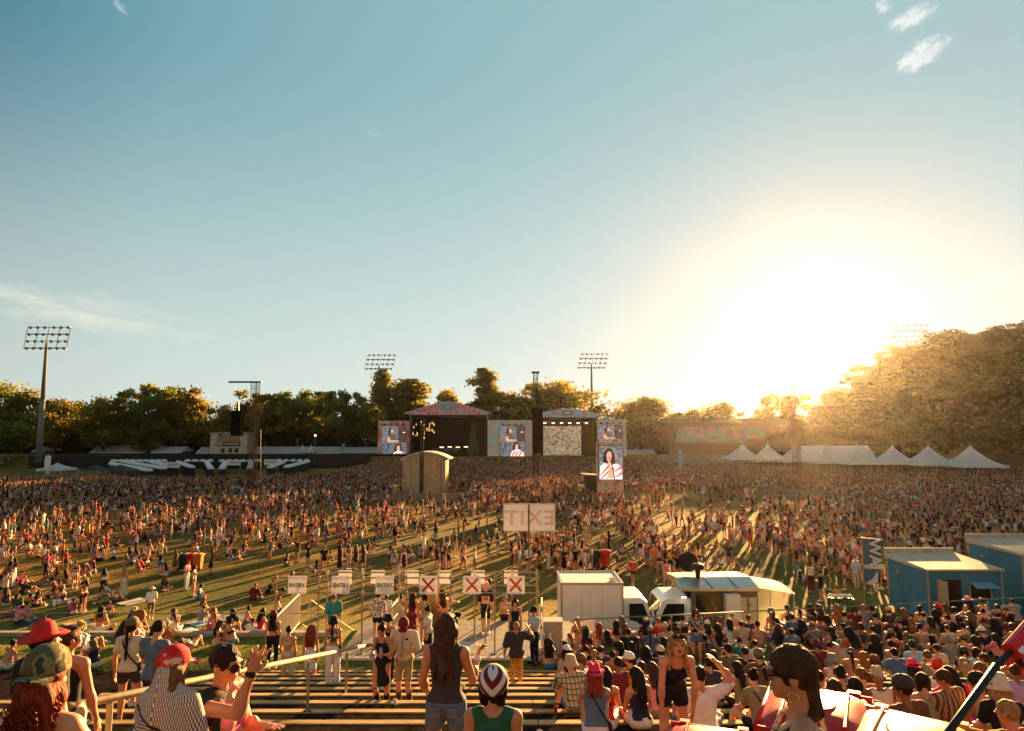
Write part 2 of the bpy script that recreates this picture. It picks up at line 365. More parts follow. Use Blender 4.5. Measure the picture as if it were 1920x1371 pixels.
# crowd barriers
def barrier_mesh(w, h=1.1, n=0):
    n = n or int(w/.13)
    f = MB(); f.path([(-w/2, 0, .05), (-w/2, 0, h), (w/2, 0, h), (w/2, 0, .05)], .02, 6); f.tube((-w/2, 0, .18), (w/2, 0, .18), .018)
    b = MB()
    for i in range(1, n): x = -w/2+w*i/n; b.tube((x, 0, .18), (x, 0, h), .013, n=4, cap=False)
    t = MB()
    for s in (-1, 1): t.box((s*w*.36, 0, .025), (.05, .5, .05))
    return f.mesh('barrier_frame'), b.mesh('bars'), t.mesh('foot')
BM = {}
def barrier(a, b, label, group, h=1.1, m=None):
    a, b = Vector(a), Vector(b); w = (b-a).length; m = m or M_steel; key = (round(w, 1), h)
    if key not in BM: BM[key] = barrier_mesh(w, h)
    rz = math.atan2(b.y-a.y, b.x-a.x); r = empty('crowd_barrier', (a+b)/2, rz, label, 'barrier', group)
    for me, nm in zip(BM[key], ('frame', 'bars', 'foot')): link(nm, me, m, r)
    if abs(b.z-a.z) > .05: r.rotation_euler = (0, -math.atan2(b.z-a.z, math.hypot(b.x-a.x, b.y-a.y)), rz)
    return r
g = 'steel crowd barriers around the entry gate'
M_bar = mat('pale barrier', (.62, .56, .42), .6)
M_lit = mat('zinc tube', (.34, .29, .19), .6, 0, noise=.15)
barrier((-7.6, 22.2, 2.40), (-7.9, 26.2, 2.42), 'long steel barrier running back beside the left ENTRY board', g, m=M_bar, h=1.25)
barrier((-7.9, 26.3, 2.32), (-6.7, 29.4, .15), 'steel barrier running down the bank behind the left ENTRY board', g, m=M_lit)
barrier((-4.4, 25.9, 2.45), (-4.25, 28.6, .8), 'steel barrier descending behind the second ENTRY board', g, m=M_lit)
for x, nm in ((-4.3, 'left-hand'), (-2.5, 'second from the left'), (-.9, 'third from the left'), (1.0, 'right-hand')):
    r = railing('stair_rail', [(x, 23.6, 2.5), (x, 24.2, 3.45), (x+.1, 26.1, 3.5), (x+.3, 29.2, 1.15), (x+.3, 29.5, .2)], [((x+.06, 25.2, 2.47), .95), ((x+.2, 27.6, 1.5), .85)], .026, '%s steel stair rail dropping from the deck to the field' % nm, M_lit)
    m = MB(); m.path([(0.02, 1.4, .45-.0), (.1, 2.5, .5), (.3, 5.6, -1.85)], .02, 6); m.build('lower_rail', M_lit, r); r['group'] = 'stair rails behind the gate'
# generator-style cabinet and A-frame at right end of the deck
c = pt(1030, 1185, 23.6)
r = empty('cabinet', (c.x+.1, 23.4, 2.4), 0, 'grey waist-high equipment cabinet beside the right end of the deck', 'cabinet')
m = MB(); m.box((0, 0, .5), (.62, .5, 1.0)); m.build('cabinet_body', mat('cabinet grey', (.33, .28, .22), .6), r)
m = MB(); m.box((0, 0, 1.02), (.66, .54, .04)); m.build('lid', mat('cabinet top', (.62, .5, .36), .5), r)
m = MB(); m.box((-.1, -.255, .6), (.08, .01, .14)); m.build('label_plate', M_board, r)
c = pt(1016, 1215, 22.6); r = empty('a_frame_sign', (c.x, 22.9, 2.42), 0, 'small black folding stand with a white arrow plate near the deck end', 'sign')
m = MB(); m.path([(-.18, 0, 0), (0, .1, .95), (.18, 0, 0)], .018); m.path([(-.18, .3, 0), (0, .1, .95), (.18, .3, 0)], .018); m.build('stand', M_dark, r)
m = MB(); m.box((0, .06, .6), (.22, .012, .22)); m.poly([(-.11, .05, .72), (.11, .05, .72), (0, .05, .86)]); m.build('plate', M_board, r)
# ------------------------------------------------------------ wheelie bins
def wheelie(loc, rz, bc, lc, label, group=None, sc=1.0, hero=False):
    B = mat('bin %s' % (bc,), bc, .35, noise=.1); Lm = mat('lid %s' % (lc,), lc, .5, noise=.06, nscale=7, trans=.12)
    r = empty('wheelie_bin', loc, rz, label, 'bin', group); r.scale = (sc,)*3
    if 'bin_body' not in BM:
        m = MB(); m.box((0, 0, .50), (.46, .52, .90), None, None)
        k = len(m.v)
        m.v = [(x*(.84 if z < .3 else 1.12), y*(.80 if z < .3 else 1.12), z) for x, y, z in m.v]
        for zz in (.93,): m.box((0, 0, zz), (.57, .66, .05))
        for s in (-1, 1): m.box((s*.12, -.30, .5), (.02, .03, .7))
        m.tube((-.22, .36, .96), (.22, .36, .96), .018)
        BM['bin_body'] = m.mesh('bin_body')
        m = MB()
        def lid(u, v):
            x = (u-.5)*.60; y = (v-.5)*.70; e = (1-(2*u-1)**4)*(1-(2*v-1)**4)
            return (x, y, .965+.075*e+.03*v)
        m.grid(lid, 10, 10)
        for s in (-1, 1): m.box((s*.293, 0, .97), (.02, .70, .05))
        m.box((0, -.345, .965), (.60, .02, .05)); m.box((0, .345, .985), (.60, .02, .06))
        BM['bin_lid'] = m.mesh('bin_lid', True)
        m = MB()
        for s in (-1, 1):
            m.tube((s*.17, -.28, 1.035), (s*.17, .25, 1.055), .012, n=6); m.box((s*.2, .345, 1.01), (.07, .05, .05))
        m.lathe([(.10, 1.045), (.115, 1.056), (.13, 1.045)], 20)
        BM['lid_ribs'] = m.mesh('lid_ribs')
        m = MB(); m.tube((-.27, .24, .10), (-.21, .24, .10), .10, n=14); m.tube((.21, .24, .10), (.27, .24, .10), .10, n=14); m.tube((-.27, .24, .1), (.27, .24, .1), .012)
        BM['bin_wheel'] = m.mesh('bin_wheel')
    for nm, mm in (('bin_body', B), ('bin_lid', Lm), ('lid_ribs', Lm), ('bin_wheel', M_dark)):
        o = bpy.data.objects.new({'bin_body': 'body', 'bin_lid': 'lid', 'lid_ribs': 'lid_rib', 'bin_wheel': 'wheels'}[nm], BM[nm]); C.objects.link(o); o.parent = r
        if not BM[nm].materials: BM[nm].materials.append(mm)
        o.material_slots[0].link = 'OBJECT'; o.material_slots[0].material = mm
    return r
RED, ORG, YEL, GRN = (.50, .012, .012), (.75, .30, .02), (.78, .42, .02), (.012, .035, .022)
q = gr(1116, 1066); wheelie(q, PI+.15, GRN, GRN, 'dark green wheelie bin standing left of the red one mid-field', sc=1.25)
q = gr(1134, 1066); wheelie(q, PI+.15, RED, RED, 'red wheelie bin standing right of the green one mid-field', sc=1.25)
for (x, c_, l) in ((343, GRN, 'dark green wheelie bin at the left end of the three bins'), (358, RED, 'red wheelie bin between the green and orange ones on the lawn'), (371, (.6, .16, .02), 'orange wheelie bin at the right end of the three bins')):
    q = gr(x, 1069); wheelie(q, PI+.1, c_, c_, l, 'bins on the left lawn', sc=1.1)
wheelie((pt(889, 1152, 30).x, 30, .1), PI, YEL, (.7, .1, .02), 'yellow wheelie bin with red lid behind the middle cross sign', sc=1.15)
wheelie((1.85, 4.35, tread_z(4.35)), rad(-28), RED, RED, 'red wheelie bin next to the woman in profile', sc=1.02)
wheelie((2.2, 3.95, tread_z(3.95)), rad(-38), ORG, (.80, .36, .05), 'orange-yellow wheelie bin with a glowing lid at the bottom edge', sc=1.02)
wheelie((1.30, 4.7, tread_z(4.7)), rad(-20), RED, (.55, .02, .02), 'red wheelie bin mostly hidden in front of the woman in profile', sc=.98)
# ------------------------------------------------------------ trees
M_leaf = attrmat('foliage', .8, .6); M_scrub = attrmat('dark foliage', .95, .12); M_bark = mat('bark', (.09, .06, .04), .9, noise=.4, nscale=6)
def crown_mesh(seed, nb, H, Rr, leaf, n, shape='round', hue=0., dk=1.):
    r = np.random.default_rng(seed); blobs = []
    for i in range(nb):
        t = (i+.5)/nb; a = r.uniform(0, 2*PI)
        if shape == 'round': z = H*(.20+.70*t); rr = Rr*math.sqrt(max(.05, 1-((t-.35)/.72)**2))*r.uniform(.2, .95)
        elif shape == 'tall': z = H*(.22+.74*t); rr = Rr*(1-t*.75)*r.uniform(.2, .8)
        else: z = H*(.36+.56*r.random()); rr = Rr*r.uniform(.2, 1.0)
        s = Rr*r.uniform(.16, .36)*(1 if shape != 'open' else .75)
        blobs.append((rr*math.cos(a), rr*math.sin(a), z, s, r.uniform(.5, 1.4), r.uniform(-1, 1)))
    blobs += [(b[0]*.55+r.normal()*.8, b[1]*.55+r.normal()*.8, b[2]*.92, b[3]*1.25, b[4]*.8, b[5]) for b in blobs[::2]]
    V = []; Cc = []
    per = n//len(blobs)
    for bx, by, bz, s, br, hu in blobs:
        p = r.normal(size=(per, 3)); p /= np.linalg.norm(p, axis=1)[:, None]; p *= (np.abs(r.normal(.72, .34, per)))[:, None]
        p[:, 2] *= .62; P = p*s+np.array([bx, by, bz])
        u = r.normal(size=(per, 3)); u /= np.linalg.norm(u, axis=1)[:, None]; w = r.normal(size=(per, 3)); w = np.cross(u, w); w /= np.linalg.norm(w, axis=1)[:, None]
        sz = leaf*r.uniform(.5, 1.2, per)[:, None]
        q = np.stack([P-u*sz, P+w*sz*.6, P+u*sz, P-w*sz*.6], 1).reshape(-1, 3); V.append(q)
        base = np.array([.19+.06*hu+hue*.08, .195, .026])*br*dk
        c = base[None]*(r.uniform(.7, 1.3, per)[:, None]); Cc.append(np.repeat(c, 4, 0))
    V = np.concatenate(V); Cc = np.concatenate(Cc); F = np.arange(len(V)).reshape(-1, 4)
    return fastmesh('crown', V, F, [M_leaf if dk == 1 else M_scrub], smooth=False, col=Cc), blobs
def trunk_mesh(H, blobs, r0, seed):
    m = MB(); r = random.Random(seed); m.tube((0, 0, -.5), (r.uniform(-.3, .3), 0, H*.4), r0, r0*.7, 7)
    for b in blobs[::2]: m.tube((0, 0, H*r.uniform(.2, .4)), (b[0]*.9, b[1]*.9, b[2]), r0*.4, r0*.1, 5)
    m.tube((0, 0, H*.38), (0, 0, H*.85), r0*.6, r0*.12, 6)
    return m.mesh('trunk')
TV = []
for i, (sh, nb, hh, rr, hue) in enumerate((('round', 34, 20, 8.5, .2), ('round', 42, 20, 9.5, 0), ('tall', 36, 26, 6.0, .1), ('open', 30, 20, 8.5, .4), ('round', 46, 20, 10.0, .6), ('open', 40, 20, 9.0, 0), ('tall', 44, 26, 6.6, .5))):
    cm, bl = crown_mesh(100+i, nb, hh, rr, .52, 9000, sh, hue); TV.append((cm, trunk_mesh(hh, bl, .45, i), hh, sh))
TH = []
for i, (sh, nb, hh, rr) in enumerate((('round', 40, 20, 10.0), ('round', 34, 20, 9.0), ('open', 34, 20, 10.0))):
    cm, bl = crown_mesh(200+i, nb, hh, rr, .62, 6500, sh, 0., .17); TH.append((cm, trunk_mesh(hh, bl, .45, i), hh, sh))
NT = [0]
def tree(px, top, Y, v, base=2.6, label='', group='trees beyond the field', wide=1.0, x=None):
    cm, tm, hh, sh = TV[v]; t = pt(px, top, Y); s = (t.z-base)/hh*1.02
    NT[0] += 1; r = empty('tree', (t.x, Y, base), (NT[0]*1.7) % 6.28, label, 'tree', group); r.scale = (s*wide, s*wide, s)
    link('trunk', tm, M_bark, r); link('crown', cm, None, r); return r
T = 'tree'
LT = [(5, 712, 190, 1, 1.1, 'broad olive tree cut off by the left picture edge'), (45, 770, 215, 3, .9, 'low loose tree just left of the big floodlight pole'),
 (110, 745, 215, 0, 1.0, 'round tree directly right of the big floodlight pole'), (160, 752, 230, 5, 1.0, 'ragged dark tree second to the right of the big floodlight'), (200, 742, 215, 4, 1.0, 'golden-edged bushy tree left of the tall dark pair'),
 (268, 726, 220, 5, 1.0, 'tall dark open-branched tree, left one of the pair'), (322, 718, 225, 3, .95, 'tall dark flat-topped tree, right one of the pair'), (366, 742, 226, 4, 1.1, 'bright yellow-green tree above the commentary building'),
 (420, 757, 215, 0, .8, 'small olive tree behind the hanging speakers on the left'), (283, 790, 216, 1, 1.1, 'low dark spreading tree in front of the yellow-green one'), (500, 732, 225, 3, 1.1, 'open golden tree right of the left delay tower'), (478, 745, 235, 0, .9, 'olive tree behind the left delay tower truss'),
 (560, 730, 225, 5, 1.1, 'dark tree with gaps of sky in its crown'), (590, 740, 235, 1, .8, 'dark round tree beside the gappy one'), (650, 732, 220, 5, .9, 'spiky dark tree left of the middle-left floodlight'), (690, 752, 225, 0, 1.0, 'dark leafy tree at the foot of the middle-left floodlight'),
 (716, 692, 250, 2, 1.0, 'tall narrow tree behind the lamps of the middle-left floodlight'), (770, 712, 250, 6, 1.9, 'broad pale green poplar clump above the main stage'), (748, 722, 255, 2, 1.3, 'pale poplar beside the tall narrow tree'), (835, 728, 250, 0, .8, 'dark tree above the right side of the pink stage roof'), (865, 752, 245, 3, .7, 'small dark tree over the right tip of the pink roof'),
 (912, 690, 245, 2, 1.25, 'tallest conifer-like tree between the two stages'), (945, 732, 250, 1, 1.0, 'round olive tree right of the tallest one'), (990, 742, 250, 3, .9, 'low olive tree left of the central speaker tower'), (1035, 712, 245, 4, 1.45, 'big round backlit tree behind the central speaker tower'),
 (1215, 742, 240, 4, 1.25, 'golden tree right of the video wall'), (1190, 775, 235, 0, .8, 'low amber tree by the video wall edge'), (1262, 770, 245, 1, 1.0, 'low golden tree above the left end of the grandstand'), (1300, 765, 250, 0, .9, 'small hazy tree above the grandstand lettering'), (1352, 752, 245, 4, 1.0, 'rounded hazy tree above the middle of the grandstand'), (1430, 758, 250, 1, .9, 'hazy tree above the right end of the grandstand'), (1470, 735, 240, 3, 1.0, 'spindly hazy tree at the foot of the hill')]
for px, top, Y, v, w, l in LT: tree(px, top, Y, v, 2.6, l, wide=w)
# dark understorey belt behind the tents: one mass of bushes
def mass(name, boxes, n, leaf, label, seed, colr=(.035, .045, .014)):
    r = np.random.default_rng(seed); V = []; Cc = []
    for (x0, x1, y0, y1, z0, z1) in boxes:
        k = int(n*(x1-x0)); P = np.stack([r.uniform(x0, x1, k), r.uniform(y0, y1, k), z0+(z1-z0)*r.random(k)*(.75+.25*np.sin(r.uniform(0, 6, k)))], 1)
        u = r.normal(size=(k, 3)); u /= np.linalg.norm(u, axis=1)[:, None]; w = np.cross(u, r.normal(size=(k, 3))); w /= np.linalg.norm(w, axis=1)[:, None]
        s = leaf*r.uniform(.5, 1.2, k)[:, None]; V.append(np.stack([P-u*s, P+w*s*.6, P+u*s, P-w*s*.6], 1).reshape(-1, 3))
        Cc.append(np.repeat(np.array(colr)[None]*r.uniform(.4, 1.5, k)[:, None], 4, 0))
    V = np.concatenate(V); o = link(name, fastmesh(name, V, np.arange(len(V)).reshape(-1, 4), [M_leaf], smooth=False, col=np.concatenate(Cc)), None); return tag(o, label, 'bushes', None, 'stuff')
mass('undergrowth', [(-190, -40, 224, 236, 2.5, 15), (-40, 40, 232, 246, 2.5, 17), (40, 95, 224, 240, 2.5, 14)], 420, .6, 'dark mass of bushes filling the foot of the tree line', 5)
# hill on the right
def hillz(x, y):
    a = math.degrees(math.atan2(x, y)); d = math.hypot(x, y); t = max(0, min(1, (a-21.5)/9.5)); t = t*t*(3-2*t)
    f = max(0, min(1, (d-178)/62)); return 2.6+(28*t)*f*(2-f)*(1+.10*max(0, min(a, 60)-31)/6)
hm = MB(); hm.grid(lambda u, v: ((d := 172+230*v), (a := rad(18+62*u)), (d*math.sin(a), d*math.cos(a), hillz(d*math.sin(a), d*math.cos(a))))[2], 60, 30)
tag(hm.build('hill', mat('hill scrub', (.03, .028, .010), .95, noise=.5, nscale=.12), smooth=True), kind='structure')
hillT = []
r_ = random.Random(3)
def hill_label(a, y):
    return None
cells = []
for j, Y in enumerate((184, 200, 218, 240)):
    for i in range(12):
        az = 21.5+i*1.75+r_.uniform(-.5, .5)+(j % 2)*.8; cells.append((az, Y+r_.uniform(-4, 4), j, i))
sizes = ['low', 'bushy', 'rounded', 'ragged', 'tall', 'leaning', 'broad', 'narrow', 'dense', 'loose', 'spreading', 'domed']
rows = ['on the lowest slope of the hill', 'on the lower middle slope of the hill', 'on the upper slope of the hill', 'on the crest of the hill']
vers = ['round', 'round', 'tall', 'open', 'round', 'open']
where = ['beside the grandstand end', 'where the hill begins', 'above the first white tent', 'above the second white tent', 'above the third tent', 'above the long flat marquee', 'above the middle tents', 'above the marquee end', 'over the sixth tent', 'over the seventh tent', 'over the last white tent', 'at the right picture edge']
for az, Y, j, i in cells:
    x = Y*math.sin(rad(az)); Y = Y*math.cos(rad(az)); z = hillz(x, Y)-3.6; v = (0, 1, 3)[r_.randrange(3)]; cm, tm, hh, sh = TH[(0, 1, 0, 2)[v]]; s = r_.uniform(.38, .52)*(1.15 if j == 3 else 1)
    r = empty('tree', (x, Y, z), r_.uniform(0, 6), '%s dark tree %s, %s' % (('rounded', 'broad', '', 'ragged')[v], rows[j].replace('of the hill ', '').replace(' of the hill', ' of the hill'), where[i]), 'tree', 'trees on the right hill')
    r.scale = (s*1.6, s*1.6, s*1.12); link('trunk', tm, M_bark, r); link('crown', cm, None, r)
hr = np.random.default_rng(12); k = 70000; a_ = np.radians(hr.uniform(20, 62, k)); d_ = hr.uniform(180, 262, k)
P = np.stack([d_*np.sin(a_), d_*np.cos(a_), np.zeros(k)], 1); P[:, 2] = [hillz(x, y) for x, y, _ in P]; P[:, 2] += hr.uniform(-.3, 3.4, k)*(.55+.45*np.sin(P[:, 0]*.35+np.sin(P[:, 1]*.3)*2)*np.sin(P[:, 1]*.4))
u = hr.normal(size=(k, 3)); u /= np.linalg.norm(u, axis=1)[:, None]; w = np.cross(u, hr.normal(size=(k, 3))); w /= np.linalg.norm(w, axis=1)[:, None]; s_ = hr.uniform(.35, .95, k)[:, None]
tag(link('hillside_bushes', fastmesh('hillside_bushes', np.stack([P-u*s_, P+w*s_*.6, P+u*s_, P-w*s_*.6], 1).reshape(-1, 3), np.arange(4*k).reshape(-1, 4), [M_scrub], smooth=False, col=np.repeat(np.array([[.026, .020, .005]])*hr.uniform(.4, 1.5, k)[:, None], 4, 0))), 'dark scrub covering the slope of the right hill', 'bushes', None, 'stuff')
# ------------------------------------------------------------ floodlights
M_pole = mat('pole concrete', (.17, .16, .14), .8, noise=.15); M_lamp = mat('lamp housing', (.30, .29, .27), .4, .5)
def floodlight(xb, yb, xt, pyt, Y, label, rz=0., yaw=0, base=2.6):
    t = pt(xt, pyt, Y); b = pt(xb, yb, Y); H = t.z-base; x0 = t.x
    r = empty('floodlight', (x0, Y, base), rz, label, 'floodlight', 'stadium floodlight masts')
    m = MB(); m.tube((0, 0, 0), (0, 0, H*.5), .75, .52, 12); m.tube((0, 0, H*.5), (0, 0, H-1.2), .52, .32, 12); m.build('mast', M_pole, r, smooth=True)
    f = MB(); w, hh = 10.4, 5.0; z0 = H-hh*.5
    sh = lambda x, z: (x+(z-z0)*.22, -.4-(z-z0)*.12, z)
    for k in range(4): z = z0+hh*k/3; f.tube(sh(-w/2, z), sh(w/2, z), .16 if k in (0, 2) else .09, n=5)
    for k in range(5): x = -w/2+w*k/4; f.tube(sh(x, z0), sh(x, z0+hh), .10, n=5)
    f.build('lamp_frame', M_lamp, r)
    for k in range(4):
        for i in range(6):
            x = -w/2+w*(i+.5)/6+(.5 if i >= 3 else -.5)*.5; z = z0+hh*k/3
            p = sh(x, z); l = MB(); l.lathe([(.05, .30), (.22, .25), (.42, -.20), (.40, -.24), (.02, -.20)], 9); o = l.build('lamp', M_lamp, r, p); o.rotation_euler = (rad(60), 0, 0)
    return r
floodlight(70, 850, 88, 634, 165, 'big stadium floodlight mast rising above the left tree line', yaw=0)
floodlight(711, 840, 711, 679, 250, 'floodlight mast rising left of the pink-roofed stage')
floodlight(1108, 770, 1109, 677, 250, 'floodlight mast rising behind the blue-roofed stage')
floodlight(1700, 770, 1700, 626, 205, 'floodlight mast on the hill close to the sun', base=8)
# ------------------------------------------------------------ street lamps beyond the tents
M_bulb = mat('lit lamp', (1, .9, .7), .3, emit=(1, .72, .4), es=3.)
for px, py, lab in ((591, 817, 'lit lamp post above the twin white tent peaks'), (686, 824, 'two-armed lamp post left of the video wall'), (480, 824, 'lit lamp post right of the commentary building'), (558, 825, 'dim lamp post between the delay tower and tent peaks'), (1788, 800, 'lit lamp on the dark hillside above the tents'), (1907, 812, 'lit lamp near the right picture edge')):
    q = pt(px, py, 222); r = empty('street_lamp', (q.x, 222, 2.9), 0, lab, 'lamp', 'lamp posts behind the tents'); m = MB(); m.tube((0, 0, 0), (0, 0, q.z-3), .10, .07, 6); m.build('pole', M_steel, r)
    m = MB(); m.lathe([(.02, .28), (.26, .12), (.26, -.05), (.02, -.16)], 8); m.build('lamp_head', M_bulb if py < 822 else M_wpaint, r, (0, 0, q.z-2.9))
    if px == 686: m = MB(); m.tube((-1, 0, q.z-3.1), (1, 0, q.z-3.1), .05); m.build('arm', M_steel, r); [MB().lathe([(.02, .2), (.22, .1), (.22, -.05), (.02, -.1)], 8).build('lamp_head', M_wpaint, r, (s, 0, q.z-3.0)) for s in (-1, 1)]
# ------------------------------------------------------------ stages, screens
def rect(px0, py0, px1, py1, Y):
    a, b = pt(px0, py0, Y), pt(px1, py1, Y); return a.x, b.x, b.z, a.z
def floral(name, base, c2, c3, scale=.5):
    if name in MATS: return MATS[name]
    m = bpy.data.materials.new(name); m.use_nodes = True; nt = m.node_tree; b = nt.nodes['Principled BSDF']; N = nt.nodes.new; L = nt.links.new
    tc = N('ShaderNodeTexCoord'); v = N('ShaderNodeTexVoronoi'); v.inputs['Scale'].default_value = scale; L(tc.outputs['Object'], v.inputs['Vector'])
    n = N('ShaderNodeTexNoise'); n.inputs['Scale'].default_value = scale*1.1; n.inputs['Detail'].default_value = 5; L(tc.outputs['Object'], n.inputs['Vector'])
    r = N('ShaderNodeValToRGB'); L(n.outputs['Fac'], r.inputs[0]); e = r.color_ramp.elements; r.color_ramp.interpolation = 'CONSTANT'
    e[0].position = 0; e[0].color = (*base, 1); e[1].position = .46; e[1].color = (*c2, 1); q = e.new(.54); q.color = (*c3, 1); q = e.new(.62); q.color = (*base, 1)
    L(r.outputs[0], b.inputs['Base Color']); b.inputs['Roughness'].default_value = .6; MATS[name] = m; return m
M_pink = floral('pink floral banner', (.92, .07, .07), (.90, .42, .40), (.40, .55, .62), 1.1); M_blue = floral('blue floral banner', (.48, .66, .78), (.46, .62, .72), (.85, .20, .14), .8)
M_peach = floral('peach scenic wall', (.90, .72, .54), (.88, .60, .44), (.58, .68, .68), .16)
M_blk = mat('stage black', (.010, .009, .008), .8); M_stg = mat('stage grey', (.06, .055, .05), .7)
M_spot = mat('stage lamp lit', (1, .8, .6), .3, emit=(1, .62, .35), es=1.2); 
def arch(x0, x1, z0, rise, tip, n=24, peak=False):
    pts = []
    for i in range(n+1):
        u = i/n; s = 1-abs(2*u-1)**(1.25 if peak else 2.1); pts.append((x0+(x1-x0)*u, z0+tip+rise*s))
    return pts
def stage(name, px0, px1, pyt, pyr, ox0, ox1, pyb, Y, bm, label, peak):
    x0, x1, zr, zt = rect(px0, pyt, px1, pyr, Y); ax, bx_, zb, _ = rect(ox0, pyr, ox1, pyb, Y); cx = (x0+x1)/2; zb = 2.9 if zb > 2.9 else zb
    r = empty(name, (cx, Y, 0), 0, label, 'stage')
    P = [(p[0]-cx, p[1]) for p in arch(x0, x1, zr, zt-zr-.45, .45, peak=peak)]
    m = MB(); n = len(P)
    for i in range(n-1):
        (xa, za), (xb, zb2) = P[i], P[i+1]; la = max(min(xa, bx_-cx), ax-cx) if False else xa; lb = xb
        za0 = zr+.45*min(1, max(0, (abs(xa)-(x1-x0)/2*.86)/((x1-x0)/2*.14))); zb0 = zr+.45*min(1, max(0, (abs(xb)-(x1-x0)/2*.86)/((x1-x0)/2*.14)))
        m.poly([(xa, 0, za0), (xb, 0, zb0), (xb, 0, zb2+.001), (xa, 0, za+.001)])
    m.build('fascia_banner', bm, r)
    m = MB()
    for i in range(n-1):
        (xa, za), (xb, zb2) = P[i], P[i+1]; m.poly([(xa, .02, za), (xb, .02, zb2), (xb*.96, 14, zb2), (xa*.96, 14, za)])
    m.build('roof', mat('stage roof', (.42, .42, .42), .6), r)
    m = MB(); W2 = (bx_-ax)/2; ccx = (ax+bx_)/2-cx
    m.bx(ccx-W2, ccx+W2, 13, 13.2, zb, zr+1); m.bx(ccx-W2, ccx-W2+1.0, .3, 13, zb, zr); m.bx(ccx+W2-1.0, ccx+W2, .3, 13, zb, zr); m.bx(ccx-W2, ccx+W2, .3, 13, zr-.9, zr-.05)
    m.build('black_drapes', M_blk, r)
    m = MB(); m.bx(ccx-W2-.5, ccx+W2+.5, -.4, 13.5, 1.5, zb+.05); m.build('stage_floor', M_stg, r)
    for s in (-1, 1):
        m = MB(); m.tube((ccx+s*(W2+.1), -.1, zb-1), (ccx+s*(W2+.1), -.1, zr+.4), .28, n=4); m.build('leg', mat('stage leg', (.24, .23, .2), .5, .4), r)
    return r, ccx, W2, zb, zr
YS = 200
r, cx, w, zb, zr = stage('main_stage', 757, 923, 752, 778, 770, 914, 862, YS, M_pink, 'large stage with a pink floral gable roof and dark empty opening', True)
# emblem and lettering on the gable, illegible at this size: worn text line
m = MB(); m.lathe([(0.01, 0), (3.0, 0)], 28, mod=lambda p, r_, z, a: (p[0], -.05, zr+2.35+p[1]*.36)); m.build('emblem', mat('emblem blue', (.34, .40, .44), .6), r)
m = MB(); m.box((0, -.09, zr+2.3), (1.3, .02, .45)); m.build('emblem_mark', mat('emblem pink', (.8, .55, .5), .6), r)
text('LOVE YOUR ME', 1.25, mat('gable letters', (.36, .42, .46), .6), r, (0, -.06, zr+.95), bold=.02, sx=1.15) if False else text('COME TOGETHER FEST', 1.0, mat('gable letters', (.36, .42, .46), .6), r, (0, -.06, zr+.95), bold=.02, sx=.95) if False else None
for i in range(9):
    m = MB(); m.lathe([(.05, .3), (.22, .2), (.28, -.25), (.02, -.22)], 8); m.build('stage_lamp', M_stg, r, (cx-w+2+i*(2*w-4)/8, 2.5, zr-1.4))
m = MB()
for i in range(4): m.box((cx-2.5+i*2.4, 4.0, zb+3.5+(i % 2)*.1), (1.2, .1, .22))
m.build('light_strip', mat('strip lamp', (1, .8, .5), .3, emit=(1, .7, .35), es=.5), r)
for k in range(34): MB().box((cx+rng.uniform(-w*.5, w*.75), rng.uniform(5, 8), zb+rng.uniform(.3, 3.2)), (rng.uniform(.3, 1.8), .5, rng.uniform(.3, 1.2))).build('equipment_case', mat('equipment', (.05, .065, .055), .5, .3), r)
m = MB(); tx = cx+w*.60
for k, (ww, z0, z1) in enumerate(((3.8, 0, 3.2), (2.9, 3.2, 5.0), (2.2, 5.0, 7.6), (1.7, 7.6, 9.4), (1.1, 9.4, 10.4))): m.box((tx, 6, zb+(z0+z1)/2), (ww, 2.0, z1-z0), None, (.9, .9))
m.build('set_tower', mat('set tower', (.07, .08, .055), .7, noise=.5, nscale=1), r)
r, cx, w, zb, zr = stage('second_stage', 998, 1130, 767, 783, 1012, 1121, 862, YS+1, M_blue, 'smaller stage with a pale blue arched roof and lit cream backdrop', False)
m = MB(); m.lathe([(0.01, 0), (2.0, 0)], 28, mod=lambda p, r_, z, a: (p[0], -.05, zr+1.3+p[1]*.40)); m.build('emblem', mat('emblem green', (.22, .34, .26), .6), r)
m = MB(); m.box((0, -.08, zr+1.3), (1.7, .02, .5)); m.build('emblem_mark', mat('emblem white', (.7, .74, .66), .6), r)
bx0, bx1, bz0, bz1 = rect(1016, 799, 1090, 851, YS+6)
def backdrop_mat():
    m = bpy.data.materials.new('backdrop print'); m.use_nodes = True; nt = m.node_tree; b = nt.nodes['Principled BSDF']; N = nt.nodes.new; L = nt.links.new
    tc = N('ShaderNodeTexCoord'); n = N('ShaderNodeTexNoise'); n.inputs['Scale'].default_value = 1.6; n.inputs['Detail'].default_value = 5; n.inputs['Distortion'].default_value = 1.5; L(tc.outputs['Object'], n.inputs['Vector'])
    r_ = N('ShaderNodeValToRGB'); L(n.outputs['Fac'], r_.inputs[0]); r_.color_ramp.elements[0].position = .42; r_.color_ramp.elements[0].color = (.16, .10, .05, 1); r_.color_ramp.elements[1].position = .54; r_.color_ramp.elements[1].color = (.62, .50, .34, 1)
    L(r_.outputs[0], b.inputs['Base Color']); L(r_.outputs[0], b.inputs['Emission Color']); b.inputs['Emission Strength'].default_value = .07; return m  # print also emits weakly, putting stage light into the cloth
m = MB(); o0 = r.location.x; m.bx(bx0-o0, bx1-o0, 5.0, 5.15, zb+.2, bz1); m.build('backdrop_cloth', backdrop_mat(), r)
for i in range(6):
    m = MB(); m.box((0, 0, 0), (.75, .3, .28)); m.build('stage_lamp', M_spot, r, (bx0-o0+.8+i*(bx1-bx0+3)/6, 2.5, zr-1.6))
m = MB(); m.bx(bx0-o0+2.0, bx1-o0-.4, 2, 4.4, zb+1.35, zb+1.5)
